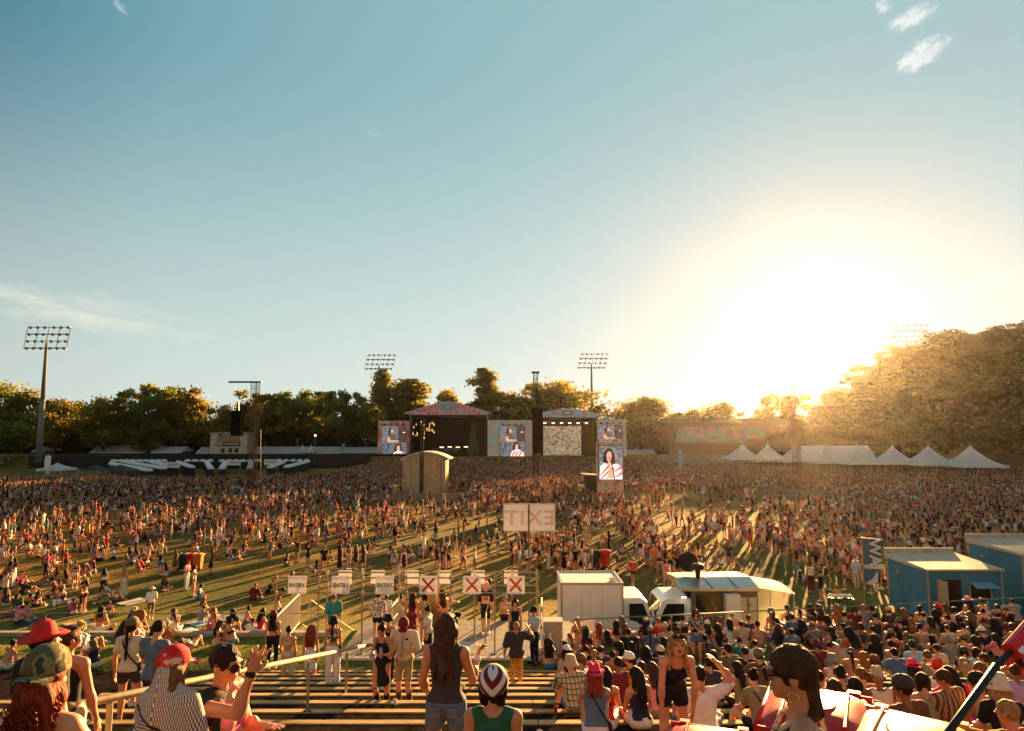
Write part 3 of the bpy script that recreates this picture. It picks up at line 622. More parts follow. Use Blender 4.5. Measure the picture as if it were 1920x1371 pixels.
for k in range(3): m.bx(bx0-o0+2.0+k*3.7, bx0-o0+2.1+k*3.7, 2, 2.1, zb, zb+1.35)
m.build('riser', mat('riser white', (.55, .52, .48), .5), r)
m = MB(); m.bx(bx1-o0+.3, cx+w-1.0, 3.5, 3.7, zb, zr); m.build('side_curtain', mat('curtain brown', (.06, .025, .012), .9, noise=.4, nscale=1.5, stretch=(6, 6, .3)), r)
# video screens: what they show is built as flat coloured shapes on the panel
E = lambda n, c, s=1.0: mat('screen '+n, c, .4, emit=c, es=s*.22)
def screen_image_a(r, x0, x1, z0, z1, y):
    w, h = x1-x0, z1-z0
    P = lambda pts, nm, m_, k: (MB().poly([(x0+u*w, y-.02*k, z0+v*h) for u, v in pts])).build(nm, m_, r)
    m = mat('screen speckle', (.55, .60, .66), .4, noise=.75, nscale=3.5, thr=(.44, .56), col2=(.07, .08, .12), emit=(.3, .32, .35), es=.05)
    P([(0, 0), (1, 0), (1, 1), (0, 1)], 'picture_ground', m, 1)
    P([(.66, .5), (1, .5), (1, 1), (.66, 1)], 'picture_dark_panel', E('dark', (.10, .05, .045), .5), 2)
    P([(.84, .79), (.94, .79), (.94, .82), (.84, .82)], 'picture_mark', E('mark', (.6, .6, .55)), 3)
    P([(.28, .72), (.27, .86), (.32, .93), (.42, .95), (.47, .90), (.46, .78), (.40, .70)], 'picture_hair', E('hair', (.03, .015, .01), .6), 2)
    P([(.37, .80), (.37, .90), (.44, .91), (.48, .86), (.46, .80), (.42, .77)], 'picture_face', E('skin', (.62, .33, .22), .8), 3)
    P([(.24, .56), (.25, .70), (.33, .78), (.45, .76), (.56, .64), (.62, .55), (.55, .50), (.3, .50)], 'picture_vest', E('vest', (.16, .09, .06), .6), 3)
    P([(.24, .54), (.28, .68), (.36, .66), (.40, .56), (.72, .55), (.70, .51), (.30, .50)], 'picture_arm', E('skin'), 4) if False else P([(.22, .54), (.26, .68), (.34, .66), (.36, .57), (.70, .56), (.69, .52), (.30, .50)], 'picture_arm', MATS['screen skin'], 4)
    P([(0, .60), (.24, .62), (.24, .65), (0, .64)], 'picture_cymbal', E('cymbal', (.5, .12, .06), .7), 4)
    P([(.0, .10), (.44, .10), (.44, .46), (.0, .46)], 'picture_drums', mat('screen drums', (.45, .5, .6), .4, noise=.9, nscale=2.2, thr=(.46, .52), col2=(.02, .02, .04), emit=(.2, .22, .3), es=.05, stretch=(1, 1, .3)), 3)
    P([(.50, .12), (.52, .34), (.58, .46), (.76, .47), (.82, .34), (.84, .12)], 'picture_singer_hair', MATS['screen hair'], 4)
    P([(.62, .24), (.61, .36), (.66, .42), (.74, .40), (.75, .28), (.70, .22)], 'picture_singer_face', MATS['screen skin'], 5)
    P([(.42, .02), (.48, .18), (.62, .25), (.80, .24), (.94, .14), (.98, .02)], 'picture_shirt', E('shirt', (.75, .70, .68), .8), 5)
    for k in range(3): P([(.46+k*.14, .02), (.52+k*.14, .02), (.66+k*.12, .20), (.60+k*.12, .20)], 'picture_stripe', E('stripe', (.70, .10, .07), .8), 6)
def screen_image_b(r, x0, x1, z0, z1, y):
    w, h = x1-x0, z1-z0
    P = lambda pts, nm, m_, k: (MB().poly([(x0+u*w, y-.02*k, z0+v*h) for u, v in pts])).build(nm, m_, r)
    P([(0, 0), (1, 0), (1, 1), (0, 1)], 'picture_ground', MATS['screen speckle'], 1)
    P([(.18, .40), (.16, .66), (.24, .84), (.38, .93), (.54, .90), (.64, .74), (.68, .52), (.66, .42), (.5, .5), (.3, .48)], 'picture_singer_hair', MATS['screen hair'], 2)
    P([(.33, .56), (.30, .72), (.36, .82), (.46, .84), (.54, .76), (.52, .62), (.44, .52)], 'picture_singer_face', MATS['screen skin'], 3)
    P([(.36, .52), (.50, .54), (.56, .40), (.34, .38)], 'picture_neck', MATS['screen skin'], 3)
    P([(.40, .65), (.46, .65), (.46, .61), (.41, .60)], 'picture_mouth', MATS['screen hair'], 4)
    P([(.0, .0), (.02, .38), (.22, .50), (.36, .44), (.52, .42), (.70, .48), (.9, .40), (.98, .0)], 'picture_shirt', MATS['screen shirt'], 4)
    for a, b in (((.0, .10), (.40, .42)), ((.0, -.02), (.46, .30)), ((.30, .02), (.60, .34)), ((.55, .20), (.92, .38)), ((.62, .04), (.95, .20))):
        P([a, (a[0]+.03, a[1]-.0), (b[0]+.06, b[1]-.03), (b[0], b[1]+.03)], 'picture_stripe', MATS['screen stripe'], 5)
    P([(.36, .12), (.42, .36), (.54, .38), (.62, .20), (.60, .04), (.44, .02)], 'picture_arm', MATS['screen skin'], 6)
    P([(.47, .56), (.51, .57), (.66, .0), (.62, .0)], 'picture_microphone_stand', MATS['screen hair'], 7)
def video(name, label, Y, frame, scr, fm, img, lamps=4, base=2.0):
    x0, x1, z0, z1 = rect(*frame, Y); cx = (x0+x1)/2; r = empty(name, (cx, Y, 0), 0, label, 'video screen'); z0 = min(z0, base) if base is not None else z0
    m = MB(); m.bx(x0-cx, x1-cx, 0, 1.2, z0, z1); m.build('screen_surround', fm, r)
    a, b, c, d = rect(*scr, Y); m = MB(); m.bx(a-cx-.08, b-cx+.08, -.12, -.002, c-.08, d+.08); m.build('screen_panel', M_blk, r)
    img(r, a-cx, b-cx, c, d, -.13)
    for i in range(lamps):
        m = MB(); m.box((0, 0, 0), (.7, .5, .35)); m.tube((0, .3, .1), (0, .6, .3), .06); m.build('lamp', M_dark, r, (a-cx+(b-a)*(i+.5)/lamps, -.7, d+.5))
    m = MB(); m.bx(x0-cx, x1-cx, -.3, -.01, z0, z0+.5); m.build('lower_banner', mat('red strip', (.5, .04, .04), .6), r)
    for i in range(5): MB().tube((x0-cx+(x1-x0)*i/4, .6, z1), (x0-cx+(x1-x0)*i/4, .6, z1+.6), .06).build('top_rod', M_stg, r)
video('video_screen', 'video screen in a peach surround left of the main stage', YS-1, (709, 789, 766, 862), (716, 799, 762, 861), floral('red scenic', (.80, .16, .10), (.85, .52, .36), (.75, .26, .18), .25), screen_image_a)
video('video_screen', 'video screen on the wide peach wall between the stages', YS-1, (915, 788, 998, 863), (937, 799, 984, 857), M_peach, screen_image_a)
video('video_screen', 'video screen in a pale surround at the right of the second stage', YS-1, (1120, 786, 1175, 866), (1121, 797, 1168, 850), M_peach, screen_image_a)
video('video_screen', 'tall portrait video screen showing a singer, nearest to the camera', 106, (1119, 828, 1170, 936), (1123, 836, 1168, 899), floral('warm scenic', (.62, .48, .36), (.6, .42, .28), (.5, .16, .10), .5), screen_image_b, 0, base=None)
# peak on the wide wall
# ------------------------------------------------------------ delay towers, truss
def truss(m, a, b, w, n, r=.05):
    a, b = Vector(a), Vector(b); d = (b-a).normalized(); t = Vector((0, 1, 0)) if abs(d.z) > .5 else Vector((0, 0, 1)); u = d.cross(t).normalized()*w/2; v = d.cross(u).normalized()*w/2
    L_ = [(a+s*u+q*v, b+s*u+q*v) for s, q in ((1, 1), (1, -1), (-1, -1), (-1, 1))]
    for p, q in L_: m.tube(p, q, r, n=5, cap=False)
    for k in range(n):
        for i in range(4):
            p0 = L_[i][0].lerp(L_[i][1], k/n); p1 = L_[(i+1) % 4][0].lerp(L_[(i+1) % 4][1], (k+1)/n) if k % 2 else L_[(i+1) % 4][0].lerp(L_[(i+1) % 4][1], k/n); m.tube(p0, L_[(i+1) % 4][0].lerp(L_[(i+1) % 4][1], (k+1)/n), r*.6, n=4, cap=False); m.tube(p0, L_[(i+1) % 4][0].lerp(L_[(i+1) % 4][1], k/n), r*.6, n=4, cap=False)
    return m
M_truss = mat('rusty truss', (.07, .04, .025), .9, 0, spec=.05); M_blktruss = mat('dark truss', (.022, .016, .012), .9, 0, spec=.05)
def array(r, x, y, z0, z1, w, d=1.2, curve=0.):
    n = max(6, int((z1-z0)/.55))
    m = MB()
    for i in range(n):
        t = i/n; z = z0+(z1-z0)*(i+.5)/n; m.box((x+curve*(1-t)**2, y, z), (w, d, (z1-z0)/n*.93))
    m.box((x, y+d*.1, (z0+z1)/2), (w*.94, d*.7, z1-z0-.1))
    m.build('speaker_array', mat('speaker black', (.006, .005, .005), .95, spec=0, noise=.3, nscale=2), r)
# centre
q = pt(1005, 940, 100); r = empty('delay_tower', (q.x, 100, 0), 0, 'black truss tower with a tall hanging speaker array between the stages', 'speaker tower', 'delay towers on the field')
top = pt(1005, 700, 100).z; m = MB(); truss(m, (0, 0, 0), (0, 0, top), .62, 22, .055); m.build('truss_mast', M_blktruss, r)
m = MB(); m.box((0, -.1, top+.1), (1.1, 1.6, .18)); m.build('top_frame', M_dark, r)
a0, a1 = pt(1008, 850, 99).z, pt(1008, 766, 99).z; array(r, .22, -.9, a0, a1, 1.5)
m = MB(); m.box((.25, -.7, a1+.25), (1.3, .8, .14)); m.tube((.25, -.7, a1+.3), (.05, -.5, top), .03); m.tube((.5, -.7, a1+.3), (.35, -.3, a1+2.5), .03); m.lathe([(.05, .0), (.42, .35), (.46, .8), (.1, 1.3)], 10, c=(.38, -.7, a1+.5)); m.build('rigging', M_dark, r)
m = MB(); [m.tube((s*1.6, t*1.6, 0), (0, 0, 3), .05) for s in (-1, 1) for t in (-1, 1)]; m.build('base_brace', M_blktruss, r)
def side_tower(px, Y, ptop, spk, label, M_):
    q = pt(px, 940, Y); top = pt(px, ptop, Y).z; r = empty('delay_tower', (q.x, Y, 0), 0, label, 'speaker tower', 'delay towers on the field')
    m = MB(); truss(m, (-.30, 0, 0), (-.30, 0, top), .55, 20, .032); truss(m, (.40, 0, 0), (.40, 0, top), .38, 20, .028); m.build('truss_mast', M_, r)
    if spk is None: return r
    m = MB(); x0 = pt(spk[0], 720, Y).x-q.x-.6; m.box(((x0+.9)/2, 0, top+.12), (.9-x0, .5, .22)); m.build('top_beam', M_dark, r)
    sx0, sx1, sz0, sz1 = rect(spk[0], spk[1], spk[2], spk[3], Y); array(r, (sx0+sx1)/2-q.x, 0, sz0, sz1, sx1-sx0)
    m = MB(); m.tube(((sx0+sx1)/2-q.x, 0, sz1), ((sx0+sx1)/2-q.x, 0, sz1+1.5), .25, .06); m.tube((sx0-q.x+.2, 0, sz1+1), (sx0-q.x+.2, 0, top), .02); m.tube((sx1-q.x-.2, 0, sz1+1), (sx1-q.x-.2, 0, top), .02); m.build('rigging', M_dark, r)
    m = MB(); m.path([(.8, 0, 0), (1.1, .4, 3), (1.0, 0, top*.6)], .03); m.build('cable', M_dark, r); return r
side_tower(471, 100, 718, (437, 770, 453, 818), 'reddish truss tower with a top beam left of the main stage', M_truss)
side_tower(1497, 105, 722, None, 'thin truss tower standing against the sun on the right', M_truss)
# front-of-house truss with lamps
q = pt(790, 930, 103); r = empty('lighting_tower', (q.x, 103, 0), 0, 'dark truss mast with clusters of glinting lamps before the tan booth', 'lighting tower')
m = MB(); truss(m, (0, 0, 0), (0, 0, pt(790, 785, 103).z), .42, 18, .06); m.build('truss_mast', M_blktruss, r)
M_glint = mat('polished lamp', (.75, .55, .3), .2, .9)
for k in range(26):
    a, b, c, d = rect(774, 790, 813, 822, 103); m = MB(); m.box((0, 0, 0), (.10, .25, rng.uniform(.15, .4))); m.build('lamp', M_glint if k % 2 else M_dark, r, (rng.uniform(a, b)-q.x, rng.uniform(-.5, .5), rng.uniform(c, d)))
m = MB(); [m.tube((-1.6, 0, z), (1.5, 0, z), .04) for z in (rect(1, 795, 2, 818, 103)[2], rect(1, 795, 2, 806, 103)[2], rect(1, 795, 2, 796, 103)[2])]; m.build('lamp_bar', M_dark, r)
# ------------------------------------------------------------ tan booth
def booth():
    Y = 106; x0, x1, zb, zt = rect(753, 868, 834, 930, Y); x2 = pt(842, 870, Y+6).x; cx = (x0+x1)/2
    r = empty('mixing_booth', (cx, Y, 0), 0, 'tan cloth-covered mixing booth with a pale curved roof', 'booth')
    W2 = (x1-x0)/2; zt = pt(760, 862, Y).z; rise = pt(795, 848, Y).z-zt
    def cl(u, v):
        x = -W2+2*W2*u; top = zt+rise*(1-(2*u-1)**2); z = .2+(top-.2)*v
        return (x, .10*math.sin(u*31)*(1-v*.6)+.14*math.sin(u*13+v*5)*(1-v)+.05*math.sin(u*60+v*9), z)
    m = MB(); m.grid(cl, 60, 16); m.build('cloth', mat('tan cloth', (.50, .36, .20), .85, noise=.25, nscale=1.2, stretch=(2, 1, .5), bump=.5, bscale=4), r, smooth=True)
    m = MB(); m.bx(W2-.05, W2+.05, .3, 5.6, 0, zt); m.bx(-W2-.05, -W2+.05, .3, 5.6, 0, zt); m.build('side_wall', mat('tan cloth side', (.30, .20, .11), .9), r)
    m = MB(); rf = [(-W2-.25+(2*W2+1.1)*i/20, zt+.08+rise*(1-(2*i/20-1)**2)) for i in range(21)]
    for (a, b), (c, d) in zip(rf[:-1], rf[1:]):
        m.poly([(a, -.35, b), (c, -.35, d), (c, 6, d), (a, 6, b)]); m.poly([(a, -.35, b-.22), (c, -.35, d-.22), (c, -.35, d), (a, -.35, b)])
    m.build('roof', mat('booth roof', (.52, .50, .46), .6), r)
    for k in range(3): m = MB(); m.tube((-W2+.1+k*W2*.9, -.2, 0), (-W2+.1+k*W2*.9, -.2, zt), .05); m.build('pole', M_dark, r)
booth()
def tank(px, py, Y, sc, label):
    q = pt(px, py, Y); r = empty('water_tank', (q.x, Y, 0), 0, label, 'tank'); r.scale = (sc,)*3
    m = MB(); m.box((0, 0, .75), (1.2, 1.1, 1.2)); [m.box((0, 0, .3+.25*k), (1.24, 1.14, .05)) for k in range(5)]; m.build('tank_body', mat('tank yellow', (.80, .50, .03), .4, trans=.2), r)
    m = MB(); m.box((0, 0, 1.5), (1.24, 1.14, .30), None, (.8, .8)); m.build('tank_cap', M_wpaint, r); m = MB(); m.box((0, 0, .075), (1.2, 1.1, .15)); m.build('pallet', M_stg, r)
tank(744, 912, 108, .95, 'yellow water tank left of the tan booth'); tank(1090, 911, 108, .95, 'yellow water tank left of the portrait screen')
# dark hut beside portrait screen
x0, x1, z0, z1 = rect(1097, 878, 1119, 925, 107); r = empty('hut', ((x0+x1)/2, 108, 0), 0, 'dark equipment hut with a sloping pale roof beside the portrait screen', 'hut')
m = MB(); m.box((0, 0, 1.5), (x1-x0, 2.5, 3.0)); m.build('wall', mat('hut dark', (.05, .035, .025), .8), r); m = MB(); m.box((-.1, 0, 3.15), (x1-x0+.8, 3.4, .12), Matrix.Rotation(.08, 3, 'Y')); m.build('roof', mat('hut roof', (.36, .30, .22), .6), r)
# barrier lines around the booths
M_pan = mat('grey barrier panel', (.24, .21, .17), .7, .2)
def panel_line(p, q, z, h, label, Y0=None):
    a, b = gr(*p), gr(*q); n = max(1, int((b-a).length/2.4)); d = (b-a)/n; rz = math.atan2(d.y, d.x)
    r = empty('barrier_line', a, rz, label, 'barrier')
    for i in range(n):
        m = MB(); L_ = (b-a).length/n; m.bx(i*L_+.03, (i+1)*L_-.03, -.02, .02, .05, h); m.bx(i*L_+.05, i*L_+.12, -.25, .5, .0, .06); m.build('panel', M_pan, r)
panel_line((700, 938), (905, 940), 0, 1.1, 'grey barrier line in front of the tan booth'); panel_line((1070, 937), (1205, 940), 0, 1.1, 'grey barrier line in front of the portrait screen')
panel_line((395, 945), (512, 930), 0, 1.1, 'grey barrier line around the foot of the left delay tower'); panel_line((1420, 925), (1560, 938), 0, 1.1, 'pale barrier line around the right delay tower'); panel_line((1420, 925), (1445, 915), 0, 1.1, 'short pale barrier line left of the right delay tower')
panel_line((1035, 950), (1090, 985), 0, 1.2, 'grey barrier line right of the EXIT board')
# ------------------------------------------------------------ tents and marquees
def peak_tent(px, pyp, pye, w_px, Y, label, group, base=0.):
    p, e = pt(px, pyp, Y), pt(px, pye, Y); w = w_px/1280*Y/2; H = p.z; E_ = e.z
    r = empty('peaked_tent', (p.x, Y, base), 0, label, 'tent', group); H -= base; E_ -= base
    m = MB(); n = 10
    for s in range(4):
        R = Matrix.Rotation(s*PI/2, 3, 'Z')
        def f(u, v, R=R):
            k = (1-v)**1.75; hz = E_+(H-E_)*k; ww = w*v; return R @ Vector((ww*(2*u-1), -ww, hz))
        m.grid(f, 6, n)
    m.build('canopy', M_white, r, smooth=False)
    m = MB(); m.bx(-w, w, -w-.01, -w+.01, E_-.45, E_+.0); m.bx(-w-.01, -w+.01, -w, w, E_-.45, E_); m.bx(w-.01, w+.01, -w, w, E_-.45, E_); m.build('valance', M_white, r)
    for sx in (-1, 1):
        for sy in (-1, 1): MB().tube((sx*w*.98, sy*w*.98, 0), (sx*w*.98, sy*w*.98, E_), .05).build('leg', M_steel, r)
    MB().tube((0, 0, H-.1), (0, 0, H+.5), .04).build('finial', M_steel, r)
tl = ['leftmost of the peaked white tents under the hill', 'peaked white tent second from the left with a red sign under its edge', 'peaked white tent just right of the right delay tower', 'peaked white tent in front of the left half of the flat marquee', 'peaked white tent in front of the right half of the flat marquee', 'peaked white tent right of the flat marquee', 'peaked white tent second from the right', 'rightmost and nearest peaked white tent']
for (px, a, b, w), l in zip(((1391, 832, 858, 62), (1440, 832, 860, 60), (1489, 834, 862, 58), (1546, 836, 864, 64), (1606, 836, 866, 68), (1673, 836, 866, 70), (1740, 836, 868, 76), (1819, 836, 871, 82)), tl): peak_tent(px, a, b, w, 150 if px < 1500 else (143 if px < 1700 else (139 if px < 1800 else 134)), l, 'peaked white tents under the hill')
peak_tent(568, 834, 846, 18, 214, 'left one of the two small tent peaks behind the toilets', 'small tent peaks', 2.9); peak_tent(584, 834, 846, 18, 214, 'right one of the two small tent peaks behind the toilets', 'small tent peaks', 2.9)
peak_tent(108, 868, 878, 46, 140, 'white market tent at the left edge of the field beside a feather flag', None)
def marquee(px0, px1, pyt, pye, Y, label, base=2.9, depth=9, m_=None, skew=0):
    x0, x1, ze, zt = rect(px0, pyt, px1, pye, Y); cx = (x0+x1)/2; w = (x1-x0)/2; r = empty('marquee', (cx, Y, base), 0, label, 'tent', 'long white marquees behind the field')
    n = max(1, int((x1-x0)/6)); m = MB(); ze -= base; zt -= base
    m.poly([(-w, 0, ze+.0), (w, 0, ze), (w, depth/2, zt), (-w, depth/2, zt)]); m.poly([(w, depth, ze), (-w, depth, ze), (-w, depth/2, zt), (w, depth/2, zt)]); m.poly([(-w, depth, ze), (-w, 0, ze), (-w, depth/2, zt)]); m.poly([(w, 0, ze), (w, depth, ze), (w, depth/2, zt)])
    m.bx(-w, w, -.02, .02, ze-.3, ze+.01); m.build('canopy', m_ or M_white, r)
    for i in range(n+1): MB().tube((-w+2*w*i/n, 0, 0), (-w+2*w*i/n, 0, ze), .06).build('leg', M_steel, r)
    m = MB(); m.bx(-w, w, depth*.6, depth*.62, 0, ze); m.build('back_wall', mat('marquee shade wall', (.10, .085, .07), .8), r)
for a, b, c, d, l in ((60, 82, 836, 846, 'short white marquee left of the long ones'), (168, 268, 836, 848, 'long white marquee left of the commentary building'), (283, 340, 838, 848, 'white marquee with a sagging roof by the dark tree'), (366, 393, 839, 850, 'short white marquee end left of the commentary building'), (472, 630, 838, 852, 'longest white marquee right of the commentary building'), (628, 706, 839, 848, 'cream marquee left of the left video screen'), (1176, 1232, 844, 858, 'white tent roof right of the video wall')): marquee(a, b, c, d, 214, l)
marquee(1517, 1646, 836, 862, 150, 'big flat white marquee among the peaked tents', 0, 8)
m = MB(); x0, x1, z0, z1 = rect(1180, 850, 1232, 866, 192); m.box(((x0+x1)/2, 192, 2.2+(z1-2.2)/2), (x1-x0, 3, z1-2.2), None, (.8, .7)); o = m.build('white_van', M_wpaint)
bpy.data.objects.remove(o)
# feather flags
def feather(px, py0, py1, Y, w, label, c, base=0., m_=None):
    t, b = pt(px, py0, Y), pt(px, py1, Y); r = empty('feather_flag', (t.x, Y, base), 0, label, 'flag', None); H = t.z-base
    MB().path([(0, 0, 0), (0, 0, H*.8), (.1, 0, H*.95), (w*.5, 0, H)], .03).build('pole', M_steel, r)
    m = MB(); m.poly([(0, 0, H*.25), (w*.8, .02, H*.3), (w, .02, H*.7), (w*.9, 0, H*.92), (w*.5, 0, H), (.1, 0, H*.95), (0, 0, H*.8)]); m.build('banner', c, r)
feather(96, 853, 880, 138, -1.3, 'pale feather flag leaning beside the white market tent', mat('flag cream', (.7, .62, .5), .7, trans=.3)); feather(641, 832, 850, 210, .9, 'blue and white feather flag behind the toilets', mat('flag blue', (.25, .35, .5), .7, trans=.2), 2.9)
feather(1272, 842, 868, 150, .9, 'blue feather flag left of the peaked tents', mat('flag blue2', (.3, .42, .55), .7, trans=.2))
# market stalls on the left
for px0, px1, l in ((160, 196, 'black canopy stall right of the white market tent'), (200, 250, 'black canopy stall next to the portable toilets')):
    p, e = pt((px0+px1)/2, 871, 138), pt((px0+px1)/2, 882, 138); w = (px1-px0)/1280*138/2; r = empty('market_stall', (p.x, 138, 0), 0, l, 'stall', 'black canopy stalls')
    m = MB(); [m.poly([a_, b_, (0, 0, p.z)]) for a_, b_ in (((-w, -w, e.z), (w, -w, e.z)), ((w, -w, e.z), (w, w, e.z)), ((w, w, e.z), (-w, w, e.z)), ((-w, w, e.z), (-w, -w, e.z)))]; m.build('canopy', mat('canopy black', (.02, .02, .022), .7), r)
    for sx in (-1, 1):
        for sy in (-1, 1): MB().tube((sx*w, sy*w, 0), (sx*w, sy*w, e.z), .04).build('leg', M_steel, r)
    m = MB(); m.box((0, 0, .5), (w*1.4, 1, 1)); m.build('counter', mat('counter orange', (.55, .18, .04), .6), r)
# ------------------------------------------------------------ portable toilets
def toilets():
    b = MB(); b.box((0, 0, 1.05), (1.05, 1.1, 2.1)); body = b.mesh('toilet_body')
    t = MB(); t.grid(lambda u, v: ((u-.5)*1.30, (v-.5)*1.34, 2.0+.62*math.sin(PI*u)), 8, 1); [t.poly([(.65*math.cos(PI*k/8), y, 2.0+.62*math.sin(PI*k/8)) for k in range(9)]) for y in (-.67, .67)]; t.bx(-.58, .58, -.61, -.58, 2.02, 2.12); t.bx(-.58, .58, .58, .61, 2.02, 2.12); roof = t.mesh('toilet_roof')
    for k in (0, 6):
        pass
    d = MB(); d.bx(-.36, .36, -.57, -.552, .12, 1.9); door = d.mesh('toilet_door')
    mb = mat('toilet navy', (.010, .014, .018), .6); mr = mat('toilet roof', (.86, .88, .88), .5, trans=.35); md = mat('toilet door', (.014, .02, .026), .6)
    for a, m_ in ((body, mb), (roof, mr), (door, md)): a.materials.append(m_)
    rows = [(216, 167, 286, 138, 'the nearest slanting row'), (240, 177, 313, 146, 'the second slanting row'), (220, 183, 313, 183, 'the long rear row at the left'), (290, 177, 335, 151, 'the third slanting row'), (340, 175, 366, 151, 'the row left of the commentary building'), (357, 184, 399, 184, 'the rear row left of the commentary building'), (393, 178, 401, 146, 'the row running back under the commentary building'), (421, 183, 485, 183, 'the rear row behind the left delay tower'), (427, 176, 421, 146, 'the row just left of the delay tower'), (475, 176, 473, 148, 'the row just right of the delay tower'), (487, 183, 523, 183, 'the rear row right of the delay tower'), (534, 176, 510, 150, 'the slanting row left of the last one'), (527, 185, 578, 185, 'the rear row at the right'), (580, 180, 542, 152, 'the last slanting row at the right')]
    for p0, Ya, p1, Yb, nm in rows:
        A = Vector(((p0-960)/1280*Ya, Ya, 0)); B = Vector(((p1-960)/1280*Yb, Yb, 0)); n = max(3, int((B-A).length/1.45))
        for i in range(n):
            q = A+(B-A)*(i/(n-1)); r = empty('portable_toilet', q, 0 if Ya == Yb else math.atan2(B.y-A.y, B.x-A.x)+PI/2, 'dark portable toilet with curved white roof in %s' % nm, 'toilet', 'portable toilets in %s' % nm)
            for me, n2 in ((body, 'cabin'), (roof, 'roof'), (door, 'door')): o = bpy.data.objects.new(n2, me); C.objects.link(o); o.parent = r
toilets()
for px, py, l in ((324, 872, 'white banner with red and green lettering on the left toilet block'), (438, 868, 'white banner with red lettering left of the left delay tower'), (508, 867, 'white banner with red lettering right of the left delay tower')):
    q = pt(px, py, 148); r = empty('banner', (q.x, 148, q.z-.5), 0, l, 'sign', 'banners over the toilets'); MB().bx(-1.5, 1.5, 0, .05, 0, 1.1).build('board', M_wpaint, r); text('TOILETS', .62, M_red, r, (0, -.02, .55), bold=.02, sx=1.0)
    MB().tube((-1.4, .1, -2.5), (-1.4, .1, 0), .04).build('leg', M_steel, r); MB().tube((1.4, .1, -2.5), (1.4, .1, 0), .04).build('leg', M_steel, r)
# ------------------------------------------------------------ commentary building VOC
x0, x1, zb, zt = rect(395, 812, 462, 850, 206); r = empty('commentary_building', ((x0+x1)/2, 206, 2.9), 0, 'small cream commentary building with a dark VOC sign', 'building'); w = (x1-x0)/2; H = zt-2.9
MB().bx(-w, w, 0, 6, 0, H*.97).build('wall', mat('cream render', (.50, .42, .29), .8, noise=.15), r); MB().bx(-w-.2, w+.3, -.3, 6.3, H*.975, H+.2).build('roof', M_conc, r)
MB().bx(-w*.55, w*.55, -.12, -.01, H*.88, H*.98).build('fascia_sign', mat('sign navy', (.02, .025, .045), .5), r); text('westernsprings', .72, M_wpaint, r, (0, -.14, H*.93), sx=.9)
MB().bx(-w*.62, w*.62, -.08, -.01, H*.62, H*.86).build('viewing_window', mat('window amber', (.38, .17, .06), .3, noise=.4, nscale=1), r)
MB().bx(-w*.7, w*.65, -.25, -.01, H*.42, H*.60).build('name_board', mat('sign navy', (.02, .025, .045), .5), r); text('VOC', 1.05, M_wpaint, r, (-w*.48, -.27, H*.51), bold=.03); MB().bx(-w*.22, w*.6, -.27, -.255, H*.50, H*.53).build('name_board_line', M_wpaint, r)
for s in (-.3, .12, .45):
    MB().bx(w*s-.6, w*s+.6, -.05, -.01, H*.12, H*.32).build('window', mat('window dark', (.03, .03, .03), .2), r)
# wall and fences at the back of the field
tag(MB().bx(40, 230, 189.5, 190, 0, 3.6).build('retaining_wall', M_conc), 'long pale retaining wall behind the peaked tents', 'wall')
r = empty('black_fence', (-52, 197, 2.9), 0, 'low black mesh fence on top of the bank', 'fence'); MB().bx(-60, 40, 0, .05, 0, .75).build('cloth_panel', mat('fence cloth', (.015, .017, .02), .9), r)
for i in range(41): MB().tube((-60+i*2.5, -.05, 0), (-60+i*2.5, -.05, .9), .04).build('post', M_stg, r)
r = empty('screening_fence', (0, 188, 0), 0, 'black cloth-covered fence behind the portable toilets below the bank', 'fence')
for i in range(18): MB().bx(-132+i*5.2, -132+i*5.2+5.15, 0, .06, 0, 3.5).build('cloth_panel', MATS['fence cloth'], r)
r = empty('stage_fence', (0, 196, 1.5), 0, 'black crowd fence at the foot of both stages', 'fence'); MB().bx(-40, 38, 0, .1, -1.5, .9).build('panel', M_blk, r)
tag(MB().bx(-215, -138, 150, 150.6, 0, 1.4).build('low_wall', mat('tan wall', (.40, .33, .22), .8, noise=.2)), 'low tan wall at the left edge behind the crowd', 'wall')
# ------------------------------------------------------------ grandstand right
x0, x1, zb, zt = rect(1250, 785, 1490, 850, 208); r = empty('grandstand', ((x0+x1)/2, 208, 2.9), 0, 'long low grandstand building with westernsprings lettering and a bright mural', 'building'); w = (x1-x0)/2; H = zt-2.9
MB().bx(-w*.96, w, 1, 9, 0, H-1.2).build('wall', mat('stand wall', (.20, .13, .08), .8), r); MB().bx(-w, w, -2, 10, H-1.3, H).build('roof', mat('stand roof', (.28, .25, .22), .6), r)
text('westernsprings', 1.5, mat('letters white', (.8, .8, .75), .5), r, (-w*.08, -2.03, H-.7), bold=.02)
def mural():
    m = bpy.data.materials.new('mural'); m.use_nodes = True; nt = m.node_tree; b = nt.nodes['Principled BSDF']; N = nt.nodes.new; L = nt.links.new; tc = N('ShaderNodeTexCoord'); v = N('ShaderNodeTexVoronoi'); v.inputs['Scale'].default_value = .55; L(tc.outputs['Object'], v.inputs['Vector'])
    h = N('ShaderNodeMix'); h.data_type = 'RGBA'; h.inputs[0].default_value = .55; L(v.outputs['Color'], h.inputs[6]); h.inputs[7].default_value = (.5, .34, .26, 1); L(h.outputs[2], b.inputs['Base Color']); return m
a, b, c, d = rect(1268, 801, 1485, 823, 207); MB().bx(a-r.location.x, b-r.location.x, -1.2, -1.0, c-2.9, d-2.9).build('mural_panel', mural(), r); MB().bx(-w*.9, w*.18, -1.3, -1.0, c-2.9-1.2, c-2.95).build('lower_panel', mat('panel pale', (.5, .52, .5), .6), r)
for k in range(4): MB().tube((-w*.9+k*w*.55, -1.8, 0), (-w*.9+k*w*.55, -1.8, H-1.3), .12).build('column', M_steel, r)
